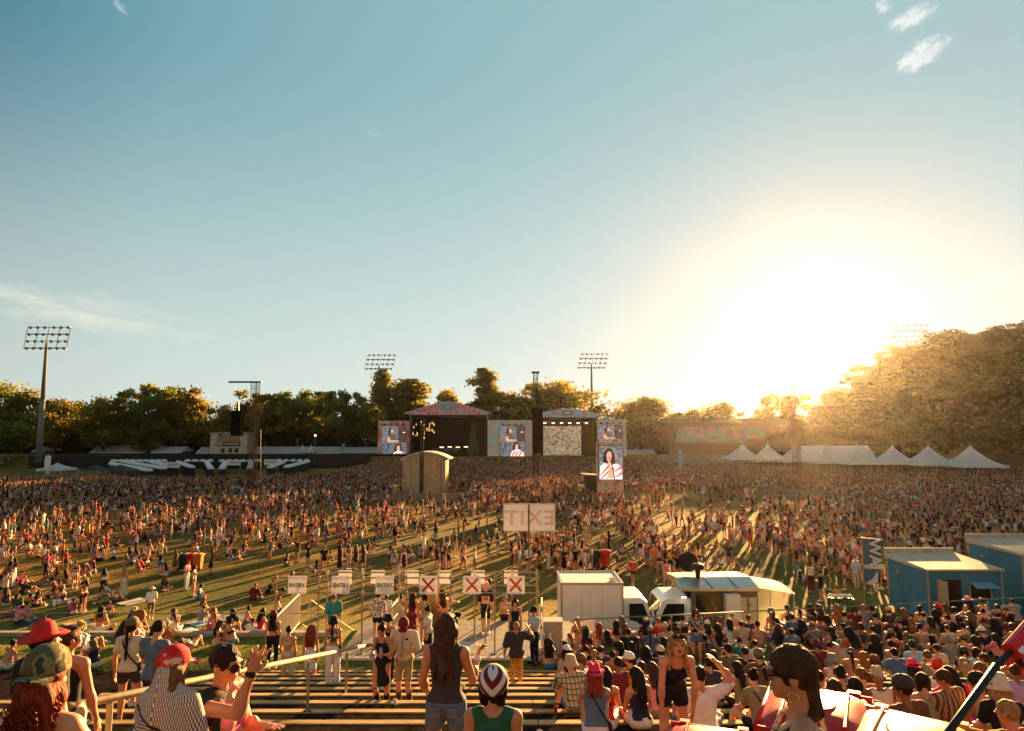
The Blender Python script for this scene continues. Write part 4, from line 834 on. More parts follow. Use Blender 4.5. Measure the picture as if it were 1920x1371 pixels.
for k, p in enumerate((1334, 1414)): q = pt(p, 768, 208); MB().tube((q.x-r.location.x, 2, H), (q.x-r.location.x, 2, H+2.6), .06).build('antenna', M_steel, r)
# distant tower block
x0, x1, z0, z1 = rect(1152, 770, 1170, 784, 900); r = empty('tower_block', ((x0+x1)/2, 900, 2.9), 0, 'far pale tower block on the skyline right of the blue roof', 'building'); MB().bx(-(x1-x0)/2, (x1-x0)/2, 0, 14, 0, z1).build('wall', mat('far wall', (.3, .28, .26), .8), r)
for k in range(5): MB().bx(-(x1-x0)/2+.5, (x1-x0)/2-.5, -.2, -.02, z1-3-k*5, z1-1.2-k*5).build('window_band', mat('far glass', (.12, .12, .13), .3), r)
# ------------------------------------------------------------ figures: one blended surface per body, garments grown over it
def V3(*a): return np.array(a, float)
def unit(v): v = np.asarray(v, float); return v/np.linalg.norm(v)
def rx(a): c, s = math.cos(a), math.sin(a); return np.array([[1, 0, 0], [0, c, -s], [0, s, c]])
def ry(a): c, s = math.cos(a), math.sin(a); return np.array([[c, 0, s], [0, 1, 0], [-s, 0, c]])
def rz_(a): c, s = math.cos(a), math.sin(a); return np.array([[c, -s, 0], [s, c, 0], [0, 0, 1]])
def sdf_mesh(prims, vox, cuts=(), wob=0., wf=20., subs=()):
    lo = np.min([p['lo'] for p in prims], 0)-vox*3; hi = np.max([p['hi'] for p in prims], 0)+vox*3
    n = np.ceil((hi-lo)/vox).astype(int)+1; D = np.full(n, 9., np.float32); ax = [lo[i]+vox*np.arange(n[i]) for i in range(3)]
    def sub(p, mg):
        i0 = np.maximum(0, np.floor((p['lo']-mg-lo)/vox).astype(int)); i1 = np.minimum(n, np.ceil((p['hi']+mg-lo)/vox).astype(int)+1)
        X, Y, Z = np.meshgrid(*[ax[i][i0[i]:i1[i]] for i in range(3)], indexing='ij'); return tuple(slice(a, b) for a, b in zip(i0, i1)), np.stack([X, Y, Z], -1)
    def dist(p, P):
        if p['t'] == 'c':
            a, b = p['a'], p['b']; ab = b-a; L2 = max(1e-9, ab@ab); t = np.clip(((P-a)@ab)/L2, 0, 1); q = P-a-t[..., None]*ab
            if p.get('fl') is not None:
                nn, f = p['fl']; q = q+(q@nn)[..., None]*nn*(f-1)
            return np.sqrt((q*q).sum(-1))-(p['ra']+(p['rb']-p['ra'])*t)
        q = ((P-p['c'])@p['R'])/p['r']; k0 = np.sqrt((q*q).sum(-1)); k1 = np.sqrt(((q/p['r'])**2).sum(-1))+1e-9; return k0*(k0-1)/k1
    for p in prims:
        k = p['k']; sl, P = sub(p, k+vox*3); d = dist(p, P); o = D[sl]; h = np.clip(.5+.5*(o-d)/k, 0, 1); D[sl] = o*(1-h)+d*h-k*h*(1-h)
    for p in subs:
        sl, P = sub(p, vox*3+.02); D[sl] = np.maximum(D[sl], -dist(p, P))
    if cuts or wob:
        X, Y, Z = np.meshgrid(*ax, indexing='ij')
        if wob: D = D+wob*(np.sin(X*wf+np.sin(Z*wf*.6)*1.3)*np.sin(Y*wf*1.1+1)+.5*np.sin(Z*wf*.9+X*wf*1.7+Y*9))
        for c, nn in cuts: D = np.maximum(D, (X-c[0])*nn[0]+(Y-c[1])*nn[1]+(Z-c[2])*nn[2])
    S = D < 0
    c = [S[i:S.shape[0]-1+i, j:S.shape[1]-1+j, k:S.shape[2]-1+k] for i in (0, 1) for j in (0, 1) for k in (0, 1)]
    cnt = sum(a.astype(np.int8) for a in c); act = (cnt > 0) & (cnt < 8); I = np.argwhere(act)
    if len(I) == 0: return np.zeros((3, 3)), np.zeros((1, 4), int)
    idx = np.full(act.shape, -1, np.int64); idx[act] = np.arange(len(I)); cor = np.array([(i, j, k) for i in (0, 1) for j in (0, 1) for k in (0, 1)])
    DV = np.stack([D[I[:, 0]+a, I[:, 1]+b, I[:, 2]+e] for a, b, e in cor], 1); acc = np.zeros((len(I), 3)); m = np.zeros(len(I))
    for i in range(8):
        for j in range(i+1, 8):
            if abs(cor[i]-cor[j]).sum() != 1: continue
            a, b = DV[:, i], DV[:, j]; s = (a < 0) != (b < 0); t = np.where(s, a/(a-b+1e-12), 0)
            acc += np.where(s[:, None], cor[i]+(cor[j]-cor[i])*t[:, None], 0); m += s
    V = lo+(I+acc/m[:, None])*vox; F = []
    for axn in range(3):
        sl0 = [slice(None)]*3; sl1 = [slice(None)]*3; sl0[axn] = slice(0, -1); sl1[axn] = slice(1, None)
        A, B = S[tuple(sl0)], S[tuple(sl1)]; E = np.argwhere(A != B); o1, o2 = [x for x in range(3) if x != axn]
        E = E[(E[:, o1] > 0) & (E[:, o2] > 0) & (E[:, o1] < S.shape[o1]-1) & (E[:, o2] < S.shape[o2]-1)]
        def g(d1, d2): e = E.copy(); e[:, o1] -= d1; e[:, o2] -= d2; return idx[e[:, 0], e[:, 1], e[:, 2]]
        q = np.stack([g(1, 1), g(0, 1), g(0, 0), g(1, 0)], 1); fl = A[E[:, 0], E[:, 1], E[:, 2]]
        if axn == 1: fl = ~fl
        q[~fl] = q[~fl][:, ::-1]; F.append(q)
    return V, np.concatenate(F)
def cap(a, b, ra, rb, k=.02, fl=None):
    a, b = np.asarray(a, float), np.asarray(b, float); r = max(ra, rb); return dict(t='c', a=a, b=b, ra=ra, rb=rb, k=k, fl=fl, lo=np.minimum(a, b)-r*1.05, hi=np.maximum(a, b)+r*1.05)
def ell(c, r, R=None, k=.03):
    R = np.eye(3) if R is None else R; r = np.asarray(r, float); e = np.sqrt(((R*r)**2).sum(1)); return dict(t='e', c=np.asarray(c, float), r=r, R=R, k=k, lo=c-e, hi=c+e)
# ---- poses, facing +y. u/f = upper/fore directions, t/s = thigh/shin
def P_(P=(0, 0, .95), lean=0, side=0, tw=0, head=(0, 0), aL=((-.12, 0, -1), (-.06, .15, -1)), aR=((.12, 0, -1), (.06, .15, -1)), lL=((-.03, .02, -1), (0, -.05, -1)), lR=((.03, .02, -1), (0, -.05, -1)), foot=(None, None), curl=.5):
    return dict(P=P, lean=lean, side=side, tw=tw, head=head, aL=aL, aR=aR, lL=lL, lR=lR, foot=foot, curl=curl)
POSE = dict(
 stand=P_(), stand_look=P_(side=2, head=(35, -5), aL=((-.2, -.1, -1), (.1, .5, -.8))), hip=P_(side=-3, aR=((.6, -.1, -.8), (-.6, .3, -.35)), head=(-15, 0)),
 phone=P_(head=(0, -18), aL=((-.15, .15, -1), (.35, .8, .35)), aR=((.15, .15, -1), (-.35, .8, .35))), wave=P_(aR=((.5, .1, .85), (.1, .1, 1)), head=(10, 8)),
 cheer=P_(aL=((-.5, .1, .8), (.2, .1, 1)), aR=((.5, .1, .8), (-.2, .1, 1))), fold=P_(aL=((-.2, .25, -1), (.95, .4, .1)), aR=((.2, .25, -1), (-.95, .45, .15)), lL=((-.08, 0, -1), (-.05, -.05, -1))),
 walk=P_(P=(0, 0, .93), lean=4, lL=((-.03, .42, -1), (0, -.05, -1)), lR=((.03, -.28, -1), (0, -.55, -1)), aL=((-.12, -.3, -1), (0, .25, -1)), aR=((.12, .35, -1), (0, .7, -.8))),
 walk2=P_(P=(0, 0, .93), lean=3, lR=((.03, .42, -1), (0, -.05, -1)), lL=((-.03, -.28, -1), (0, -.55, -1)), aR=((.14, -.3, -1), (0, .1, -1)), aL=((-.14, .25, -1), (.35, .8, .1)), head=(12, 0)),
 shade=P_(aR=((.8, .35, .25), (-.75, .1, .6)), side=-2, head=(8, 0)), carry=P_(aL=((-.12, .1, -1), (.0, 1, .15)), aR=((.12, .1, -1), (.0, 1, .15)), head=(0, -10)),
 # seated on the edge of a step: root is the seat surface, feet one step lower
 sit=P_(P=(0, 0, .10), lean=14, aL=((-.1, .45, -1), (.25, .9, -.25)), aR=((.1, .45, -1), (-.25, .9, -.25)), lL=((-.18, 1, .10), (0, .55, -1)), lR=((.18, 1, .10), (0, .5, -1)), head=(0, -4)),
 sit_left=P_(P=(0, 0, .10), lean=8, tw=14, side=-3, aL=((-.15, .35, -1), (.3, .9, -.2)), aR=((.25, .05, -1), (-.1, .7, -.6)), lL=((-.3, 1, .05), (0, .6, -1)), lR=((.12, 1, .12), (0, .45, -1)), head=(38, 0)),
 sit_right=P_(P=(0, 0, .10), lean=8, tw=-14, side=3, aR=((.15, .35, -1), (-.3, .9, -.2)), aL=((-.25, .05, -1), (.1, .7, -.6)), lR=((.3, 1, .05), (0, .6, -1)), lL=((-.12, 1, .12), (0, .45, -1)), head=(-38, 0)),
 sit_phone=P_(P=(0, 0, .10), lean=16, aL=((-.15, .5, -.9), (.4, .8, .45)), aR=((.15, .5, -.9), (-.4, .8, .45)), lL=((-.15, 1, .1), (0, .55, -1)), lR=((.15, 1, .1), (0, .55, -1)), head=(0, -16)),
 sit_up=P_(P=(0, 0, .10), lean=-2, aR=((.55, .35, .75), (-.25, .15, 1)), aL=((-.15, .35, -1), (.25, .9, -.2)), lL=((-.2, 1, .1), (0, .55, -1)), lR=((.2, 1, .1), (0, .55, -1)), head=(-8, 4)),
 hug=P_(P=(0, 0, .13), lean=26, aL=((-.1, .8, -.7), (.5, .75, .1)), aR=((.1, .8, -.7), (-.5, .75, .1)), lL=((-.12, .72, .72), (0, .55, -1)), lR=((.12, .72, .72), (0, .55, -1)), head=(0, 5)),
 cross=P_(P=(0, 0, .11), lean=12, aL=((-.2, .4, -1), (.2, .9, -.35)), aR=((.2, .4, -1), (-.2, .9, -.35)), lL=((-.85, .75, .08), (.95, -.15, -.22)), lR=((.85, .75, .08), (-.95, -.05, -.2)), head=(20, -8)),
 back=P_(P=(0, 0, .11), lean=-26, aL=((-.3, -.45, -1), (-.1, -.35, -1)), aR=((.3, -.45, -1), (.1, -.35, -1)), lL=((-.15, 1, .35), (0, 1, -.55)), lR=((.15, 1, .6), (0, .35, -1)), head=(-20, 10)),
 side=P_(P=(0, 0, .12), lean=4, side=18, aR=((.35, -.1, -1), (.25, 0, -1)), aL=((-.1, .5, -.9), (.3, .9, 0)), lL=((.2, 1, 0), (.7, -.6, -.1)), lR=((.5, .9, .05), (.6, -.75, -.1)), head=(-10, -5)),
 lie=P_(P=(0, 0, .13), lean=-72, aL=((-.7, -.1, -.3), (.2, .2, -.3)), aR=((.6, -.2, -.2), (.4, .5, 0)), lL=((-.1, 1, .02), (0, 1, -.02)), lR=((.12, .9, .5), (0, .5, -.8)), head=(0, 12)),
)
def skel(ps, sex='f'):
    S = {}; P = V3(*ps['P']); Rp = rz_(rad(ps['tw']*.3))@rx(-rad(ps['lean']*.6))@ry(rad(ps['side']*.6)); R = rz_(rad(ps['tw']))@rx(-rad(ps['lean']))@ry(rad(ps['side']))
    S['P'] = P; S['Rp'] = Rp; S['R'] = R; S['waist'] = P+Rp@V3(0, -.005, .14); S['chest'] = S['waist']+R@V3(0, 0, .18); S['nb'] = S['waist']+R@V3(0, -.015, .345)
    hw, sw = (.092, .158) if sex == 'f' else (.085, .188)
    hy, hp = ps['head']; Rh = rz_(rad(ps['tw']*.5+hy))@rx(rad(hp)-rad(ps['lean']*.35)); S['Rh'] = Rh; S['h'] = S['nb']+R@V3(0, .012, .055)+Rh@V3(0, .02, .112)
    for s, n, a, l, ft in ((-1, 'L', ps['aL'], ps['lL'], ps['foot'][0]), (1, 'R', ps['aR'], ps['lR'], ps['foot'][1])):
        sh = S['waist']+R@V3(s*sw, -.01, .295); el = sh+unit(a[0])*.285; wr = el+unit(a[1])*.245; S['sh'+n], S['el'+n], S['wr'+n], S['fd'+n] = sh, el, wr, unit(a[1])
        hj = P+Rp@V3(s*hw, 0, -.02); kn = hj+unit(l[0])*.43; an = kn+unit(l[1])*.415; S['hj'+n], S['kn'+n], S['an'+n] = hj, kn, an
        fd = V3(0, 1, -.12) if ft is None else V3(*ft)
        S['ft'+n] = unit(fd)
    S['sex'] = sex; S['curl'] = ps['curl']; return S
def hand(S, n, det, pr):
    w, d = S['wr'+n], S['fd'+n]; s = -1 if n == 'L' else 1
    side = np.cross(d, V3(0, 0, 1)) if abs(d[2]) < .85 else np.cross(d, V3(s, 0, 0)); side = unit(side); pn = unit(np.cross(side, d)); 
    if S.get('palm'+n) is not None: pn = unit(S['palm'+n]-d*(S['palm'+n]@d)); side = unit(np.cross(d, pn))
    R = np.stack([side, d, pn], 1); pc = w+d*.05; pr.append(ell(pc, (.040, .052, .019), R, .02)); th = S.get('thumb'+n, s)*-1.
    if det == 0: pr.append(ell(w+d*.125-pn*.015, (.032, .045, .015), R, .015)); pr.append(cap(w+d*.04+side*th*.03, w+d*.09+side*th*.05-pn*.01, .013, .010, .012)); return
    cu = S['curl'+n] if ('curl'+n) in S else S['curl']
    for i, (off, ln) in enumerate(((-.029, .068), (-.0095, .078), (.010, .073), (.028, .058))):
        spread = S.get('spread'+n, .06)*(i-1.5); o = w+d*.092+side*off*(-th); dd = unit(d+side*spread*(-th)); p = o; c = cu*(.9+.12*i)
        for j, f in enumerate((.45, .32, .23)):
            an = c*(.5+.55*j); v = dd*math.cos(an)-pn*math.sin(an); q = p+v*ln*f*1.15; pr.append(cap(p, q, .0098-.001*j, .0090-.001*j, .006)); p = q
    o = w+d*.035+side*th*.030; v = unit(d*.75+side*th*.75-pn*.35); q = o+v*.04; pr.append(cap(o, q, .0135, .0115, .012)); pr.append(cap(q, q+unit(d-pn*.4+side*th*.15)*.032, .011, .009, .006))
def torso_prims(S, o=0.):
    f = S['sex'] == 'f'; R, Rp, k = S['R'], S['Rp'], .055
    pr = [ell(S['P']+Rp@V3(0, -.01, .01), (.155+o if f else .145+o, .112+o, .115+o), Rp, k), ell(S['waist']+R@V3(0, .0, .03), ((.118 if f else .135)+o, .088+o, .13+o), R, k), ell(S['chest']+R@V3(0, -.005, .0), ((.135 if f else .158)+o, .098+o, .145+o), R, k)]
    if f: pr += [ell(S['chest']+R@V3(s*.062, .085, -.005), (.056+o*.8, .052+o*.8, .055+o*.8), R, .03) for s in (-1, 1)]
    pr += [ell(S['P']+Rp@V3(s*.07, -.055, -.015), (.085+o, .075+o, .088+o), Rp, .05) for s in (-1, 1)]
    return pr
def shoulder_prims(S, o=0.): return [cap(S['sh'+n]*.55+S['nb']*.45, S['sh'+n], .052+o, .053+o, .05) for n in 'LR']
def arm_prims(S, n, f0=0., f1=2., o=0.):
    sh, el, wr = S['sh'+n], S['el'+n], S['wr'+n]; g = 1. if S['sex'] == 'f' else 1.15; pr = []; a = min(1, f1)
    ru, rm, rw = .047*g, .037*g, .026*g
    pr.append(cap(sh, sh+(el-sh)*a, ru+o, ru+(rm-ru)*a+o*1.3, .03))
    if f1 > 1: b = f1-1; pr.append(cap(el, el+(wr-el)*b, rm+o, rm+(rw-rm)*b+o, .02)); pr.append(ell(el+(wr-el)*.28, (.040*g+o, .040*g+o, .07), None, .03)) if b > .3 else 0
    return pr
def leg_prims(S, n, f1=2., o=0., o2=None):
    h, kn, an = S['hj'+n], S['kn'+n], S['an'+n]; o2 = o if o2 is None else o2; a = min(1, f1); g = 1. if S['sex'] == 'f' else .97
    pr = [cap(h, h+(kn-h)*a, .084*g+o, .084*g-(.030*a)+o2, .04)]
    if f1 > 1: b = f1-1; pr += [cap(kn, kn+(an-kn)*b, .053+o2, .053-.018*b+o2, .03), ell(kn+(an-kn)*.28+np.cross(unit(an-kn), V3(1, 0, 0))*(-.018), (.046+o, .046+o, .10), None, .03)]
    return pr
def body_prims(S, det=0):
    pr = torso_prims(S)+shoulder_prims(S); pr.append(cap(S['nb']-S['R']@V3(0, 0, .03), S['h']-S['Rh']@V3(0, .02, .05), .052, .045, .03)); h, Rh = S['h'], S['Rh']
    pr += [ell(h+Rh@V3(0, -.008, .012), (.074, .092, .092), Rh, .02), ell(h+Rh@V3(0, .022, -.052), (.052, .058, .055), Rh, .035)]
    pr += [cap(h+Rh@V3(0, .088, .0), h+Rh@V3(0, .106, -.028), .008, .012, .012)]
    if det:
        pr += [ell(h+Rh@V3(0, .062, -.088), (.022, .02, .018), Rh, .02), ell(h+Rh@V3(0, .084, -.056), (.022, .011, .007), Rh, .006), ell(h+Rh@V3(0, .081, -.068), (.019, .010, .007), Rh, .006), ell(h+Rh@V3(0, .080, .026), (.055, .014, .010), Rh, .015)]
        pr += [ell(h+Rh@V3(s*.038, .062, -.03), (.022, .018, .022), Rh, .02) for s in (-1, 1)]
    pr += [ell(h+Rh@V3(s*.076, -.008, -.012), (.010, .020, .030), Rh, .006) for s in (-1, 1)]
    for n in 'LR':
        pr += arm_prims(S, n)+leg_prims(S, n); hand(S, n, det, pr); a, f = S['an'+n], S['ft'+n]; pr.append(cap(a+V3(0, 0, -.0)-f*.03, a+f*.13-V3(0, 0, .035), .040, .028, .03))
    return pr
def hair_prims(S, st, det=0):
    h, Rh, R = S['h'], S['Rh'], S['R']; dn = V3(0, 0, -1); bk = Rh@V3(0, -1, 0); bk[2] = 0; bk = unit(bk); rt = Rh@V3(1, 0, 0); rt[2] = 0; rt = unit(rt)
    o = dict(short=.004, curly=.03, afro=.055, bun=.004, pony=.004).get(st, .012)
    C_ = [ell(h+Rh@V3(0, -.014, .022), (.080+o, .096+o, .092+o), Rh, .02)]; cut = []; X = []
    nb = h+bk*.075+dn*.06
    if st in ('long', 'wavy', 'curly', 'lob', 'xlong'):
        L = dict(long=.25, wavy=.27, curly=.24, lob=.12, xlong=.5)[st]; bt = S['nb']-R@V3(0, .115, .0)+R@V3(0, 0, -1)*L*.55; mid = (nb+bt)/2+bk*.02; w = .027 if st != 'curly' else .06
        end = S['nb']+R@V3(0, -.118, -L)
        for q in (-1, 0, 1):
            X += [cap(h+bk*.045+rt*q*.055, mid+rt*q*.06, .05+o, w+o, .04), cap(mid+rt*q*.06, end+rt*q*(.062+.015*((q*7) % 3)), w+o, w*.45+o*.4, .025)]
        if st in ('long', 'wavy', 'curly'): X += [cap(h+rt*q*.068+bk*.02+dn*.02, S['nb']+rt*q*.10+V3(0, 0, -.10)-bk*.02, .026+o*.6, .022+o*.5, .03) for q in (-1, 1)]
    if st == 'bob': X += [cap(h+bk*.03+rt*q*.06+dn*.0, h+bk*.04+rt*q*.066+dn*.10, .045, .035, .03) for q in (-1, 0, 1)]
    if st == 'bun': X += [ell(h+Rh@V3(0, -.07, .105), (.042, .042, .038), Rh, .01)]
    if st == 'pony': e = S['nb']-R@V3(0, .12, .26); X += [cap(h+bk*.105+V3(0, 0, .035), h+bk*.125+dn*.08, .030, .034, .02), cap(h+bk*.125+dn*.08, e, .034, .015, .02)]
    if st == 'braid': e = S['nb']+R@V3(0, -.125, -.33); X += [cap(h+bk*.09+dn*.03, S['nb']-R@V3(0, .10, .02), .036, .028, .02), cap(S['nb']-R@V3(0, .10, .02), e, .028, .016, .02)]
    nrm = unit(Rh@V3(0, .80, -.60)); subs = [ell(h+Rh@V3(0, .095, -.055), (.066, .075, .088), Rh, .01)]
    return C_+X, subs
def top_spec(S, st):
    R, Rp = S['R'], S['Rp']; up = R@V3(0, 0, 1); lo = S['P']+Rp@V3(0, 0, .03); cuts = [(lo, -(Rp@V3(0, 0, 1)))]; T = lambda o: [p for p in torso_prims(S, o)]
    if st in ('tee', 'shirt', 'long', 'loose'):
        o = dict(tee=.012, shirt=.022, long=.014, loose=.032)[st]; pr = T(o)+shoulder_prims(S, o*.9)
        for n in 'LR': pr += arm_prims(S, n, 0, {'tee': .55, 'shirt': .85, 'loose': .8, 'long': 1.95}[st], o+.006)
        cuts = [(S['P']+Rp@V3(0, 0, -.03 if st != 'loose' else -.09), -(Rp@V3(0, 0, 1)))]; cuts.append((S['nb']+R@V3(0, .03, .045), unit(R@V3(0, .45, 1)))); return pr, cuts
    if st == 'vest': pr = T(.016)+[cap(S['sh'+n]*.6+S['nb']*.4, S['sh'+n]*.9+S['nb']*.1, .057, .056, .04) for n in 'LR']; return pr, cuts+[(S['nb']+R@V3(0, .0, .035), up)]
    pr = T(.008); tp = S['chest']+R@V3(0, 0, .085)
    if st == 'crop': cuts = [(S['waist']+R@V3(0, 0, .06), -up)]
    if st == 'bikini': cuts = [(S['waist']+R@V3(0, 0, .13), -up)]; tp = S['chest']+R@V3(0, 0, .04)
    return pr, cuts+[(tp, up)]
def strap_prims(S, kind='two'):
    R = S['R']; c = S['chest']; pr = []
    for s in (-1, 1):
        x = s*.075; P = [c+R@V3(x*.9, .10, .06), c+R@V3(x*1.15, .065, .13), c+R@V3(x*1.1, -.01, .178), c+R@V3(x*1.0 if kind == 'two' else -x*.3, -.095, .12), c+R@V3(x*.9 if kind == 'two' else -x*.9, -.108, .06)]
        pr += [cap(a, b, .011, .011, .006) for a, b in zip(P[:-1], P[1:])]
    return pr
def bag_prims(S, s=1):
    R = S['R']; c = S['chest']; sh = S['shL' if s > 0 else 'shR']; P = [c+R@V3(-s*.10, .05, .16), sh*.7+S['nb']*.3+R@V3(0, -.02, .05), c+R@V3(-s*.06, -.115, .08), c+R@V3(s*.06, -.115, -.12), S['waist']+R@V3(s*.15, -.06, -.06), S['waist']+R@V3(s*.17, .03, -.12)]
    return [cap(a, b, .012, .012, .006) for a, b in zip(P[:-1], P[1:])]+[ell(P[-1], (.045, .10, .075), S['Rp'], .01)]
def bottom_spec(S, st):
    pr = [ell(p['c'], p['r']+.010, p['R'], .04) for p in torso_prims(S, 0)[:1]]+[ell(S['P']+S['Rp']@V3(s*.07, -.055, -.015), (.089, .080, .092), S['Rp'], .05) for s in (-1, 1)]; cuts = [(S['P']+S['Rp']@V3(0, 0, .075), S['Rp']@V3(0, 0, 1))]
    if st in ('shorts', 'hot', 'bermuda'):
        f = dict(shorts=.36, hot=.2, bermuda=.85)[st]
        for n in 'LR': pr += leg_prims(S, n, f, .008, .018)
    elif st in ('pants', 'flare', 'wide'):
        for n in 'LR': pr += leg_prims(S, n, 1.94, .012, .014 if st == 'pants' else .03); 
        if st != 'pants': pr += [cap(S['kn'+n], S['an'+n]*.95+S['kn'+n]*.05, .06, .085, .03) for n in 'LR']
    elif st in ('skirt', 'dress', 'maxi'):
        L = dict(skirt=.36, dress=.42, maxi=.84)[st]; a = (S['hjL']+S['hjR'])/2; k = (S['knL']+S['knR'])/2; d = unit(k-a)
        if S['P'][2] > .5: pr += [cap(a+V3(0, 0, .02), a+V3(0, 0, -L+.1), .13, .175 if L < .6 else .23, .04, (V3(0, 1, 0), 1.25))]; cuts.append((a+V3(0, 0, -L), V3(0, 0, -1)))
        else:
            for n in 'LR': pr += leg_prims(S, n, .8 if L < .6 else 1.6, .03, .05)
            pr.append(cap(a, k, .10, .07, .06))
    return pr, cuts
def shoe_prims(S, boot=False, n='L'):
    pr = []
    for n in n:
        a, f = S['an'+n], S['ft'+n]; pr += [cap(a-f*.035-V3(0, 0, .032), a+f*.15-V3(0, 0, .040), .047, .043, .02), cap(a-f*.02, a+V3(0, 0, .03), .042, .040, .02)]
        if boot: pr += [cap(a, a+(S['kn'+n]-a)*.6, .048, .060, .02)]
    return pr
# hats in head space
def hat_mesh(kind):
    m = MB()
    if kind in ('cap', 'capback'):
        m.lathe([(.002, .128), (.045, .122), (.078, .095), (.093, .055), (.096, .02), (.092, .018), (.088, .052), (.002, .12)], 18, mod=lambda p, r, z, a: (p[0]*.93, p[1]*1.12-.012, z))
        s = 1 if kind == 'cap' else -1
        for t in (0, .006): m.grid(lambda u, v, t=t: ((u-.5)*.155*(1-.18*v*v), s*(.085+.085*v*(1-(2*u-1)**2*.45)), .028-t-(2*u-1)**2*.022-.012*v), 8, 5)
        m.lathe([(.001, .134), (.010, .130), (.010, .126)], 6)
    elif kind in ('cowboy', 'sunhat', 'bucket', 'fedora'):
        if kind == 'bucket': pf = [(.002, .122), (.07, .118), (.085, .09), (.092, .04), (.112, .0), (.135, -.028), (.130, -.030), (.105, -.002), (.088, .038), (.002, .11)]; md = lambda p, r, z, a: (p[0]*.95, p[1]*1.08-.01, z)
        else:
            B = .165 if kind == 'cowboy' else (.175 if kind == 'sunhat' else .15); T = .158 if kind == 'cowboy' else .13
            pf = [(.002, T-.018), (.045, T), (.070, T-.012), (.082, .085), (.092, .042), (.105, .032), (.14, .026), (B, .030), (B, .024), (.14, .018), (.09, .026), (.080, .04), (.002, .06)]
            def md(p, r, z, a):
                x, y = p[0]*.95, p[1]*1.12-.01; 
                if kind == 'cowboy':
                    k = max(0, (r-.1)/.085); z += .055*k*k*abs(math.sin(a))**1.5-.012*k*abs(math.cos(a)); x *= (1-.16*k*abs(math.sin(a)))
                    if z > .12 and abs(x) < .03: z -= .022
                    if z > .09 and y > .03: x *= .82
                elif kind == 'sunhat': z += .006*math.sin(a*5)*max(0, (r-.1)*14)-.1*max(0, r-.11)
                return (x, y, z)
        m.lathe(pf, 28, mod=md)
    elif kind == 'beanie': m.lathe([(.002, .135), (.05, .128), (.085, .09), (.096, .03), (.098, -.005), (.094, -.012), (.09, .03), (.002, .12)], 18, mod=lambda p, r, z, a: (p[0]*.93, p[1]*1.1-.014, z+.02*(p[1] > 0)))
    elif kind == 'glasses_up': m.box((.034, .085, .085), (.055, .03, .035)); m.box((-.034, .085, .085), (.055, .03, .035)); m.tube((.07, .08, .085), (.085, -.02, .05), .004); m.tube((-.07, .08, .085), (-.085, -.02, .05), .004)
    elif kind == 'glasses':
        for s in (-1, 1): m.lathe([(.001, .0), (.028, .004), (.030, .0), (.001, -.005)], 12, mod=lambda p, r, z, a: (p[0]+s*.034, .094+z-abs(p[0]+s*.034)*.25+.004, p[1]*.85+.002)); m.tube((s*.064, .080, .008), (s*.082, -.01, .006), .0035, n=5)
        m.tube((-.008, .100, .006), (.008, .100, .006), .003)
    elif kind == 'headband': m.lathe([(.088, .07), (.094, .06), (.094, .035), (.088, .03)], 18, mod=lambda p, r, z, a: (p[0]*.95, p[1]*1.12-.012, z+.03*math.cos(a)))
    return m.mesh(kind, True)
HM = {}; PM = {}
def cl(name, c, r=.85, **k): return mat(name, c, r, noise=k.pop('noise', .18), nscale=k.pop('nscale', 9), **k)
SKIN = [mat('skin %d' % i, c, .5, noise=.10, nscale=6, spec=.35) for i, c in enumerate(((.58, .27, .15), (.50, .22, .12), (.62, .32, .19), (.36, .155, .08), (.22, .09, .05)))]
HAIR = {n: mat('hair '+n, c, .62, noise=.6, nscale=45, bump=.9, bscale=90, stretch=(1, 1, .12), spec=.22, trans=.15) for n, c in dict(dark=(.022, .010, .006), black=(.010, .007, .006), brown=(.075, .032, .014), blond=(.42, .24, .09), red=(.30, .045, .015), ginger=(.34, .12, .03), light=(.20, .10, .04), grey=(.30, .28, .25)).items()}
COL = dict(black=(.012, .012, .013), charcoal=(.045, .04, .042), white=(.72, .70, .66), cream=(.60, .52, .38), grey=(.22, .21, .20), navy=(.015, .025, .06), blue=(.06, .14, .28), denim=(.10, .15, .22), teal=(.03, .20, .22), green=(.02, .10, .045), olive=(.12, .12, .05), khaki=(.28, .23, .12), beige=(.48, .36, .22), brown=(.13, .06, .03), rust=(.35, .10, .03), orange=(.70, .22, .03), yellow=(.72, .48, .06), mustard=(.50, .30, .05), red=(.55, .03, .025), maroon=(.16, .015, .02), pink=(.72, .22, .28), hotpink=(.72, .03, .12), peach=(.62, .33, .22), lilac=(.38, .26, .45), sky=(.35, .50, .62))
def cmat(c):
    if isinstance(c, str): return cl('cloth '+c, COL[c])
    return c
def part_mesh(key, fn):
    if key not in PM: V, F = fn(); PM[key] = fastmesh(key[1] if isinstance(key, tuple) else 'm', V, F)
    return PM[key]
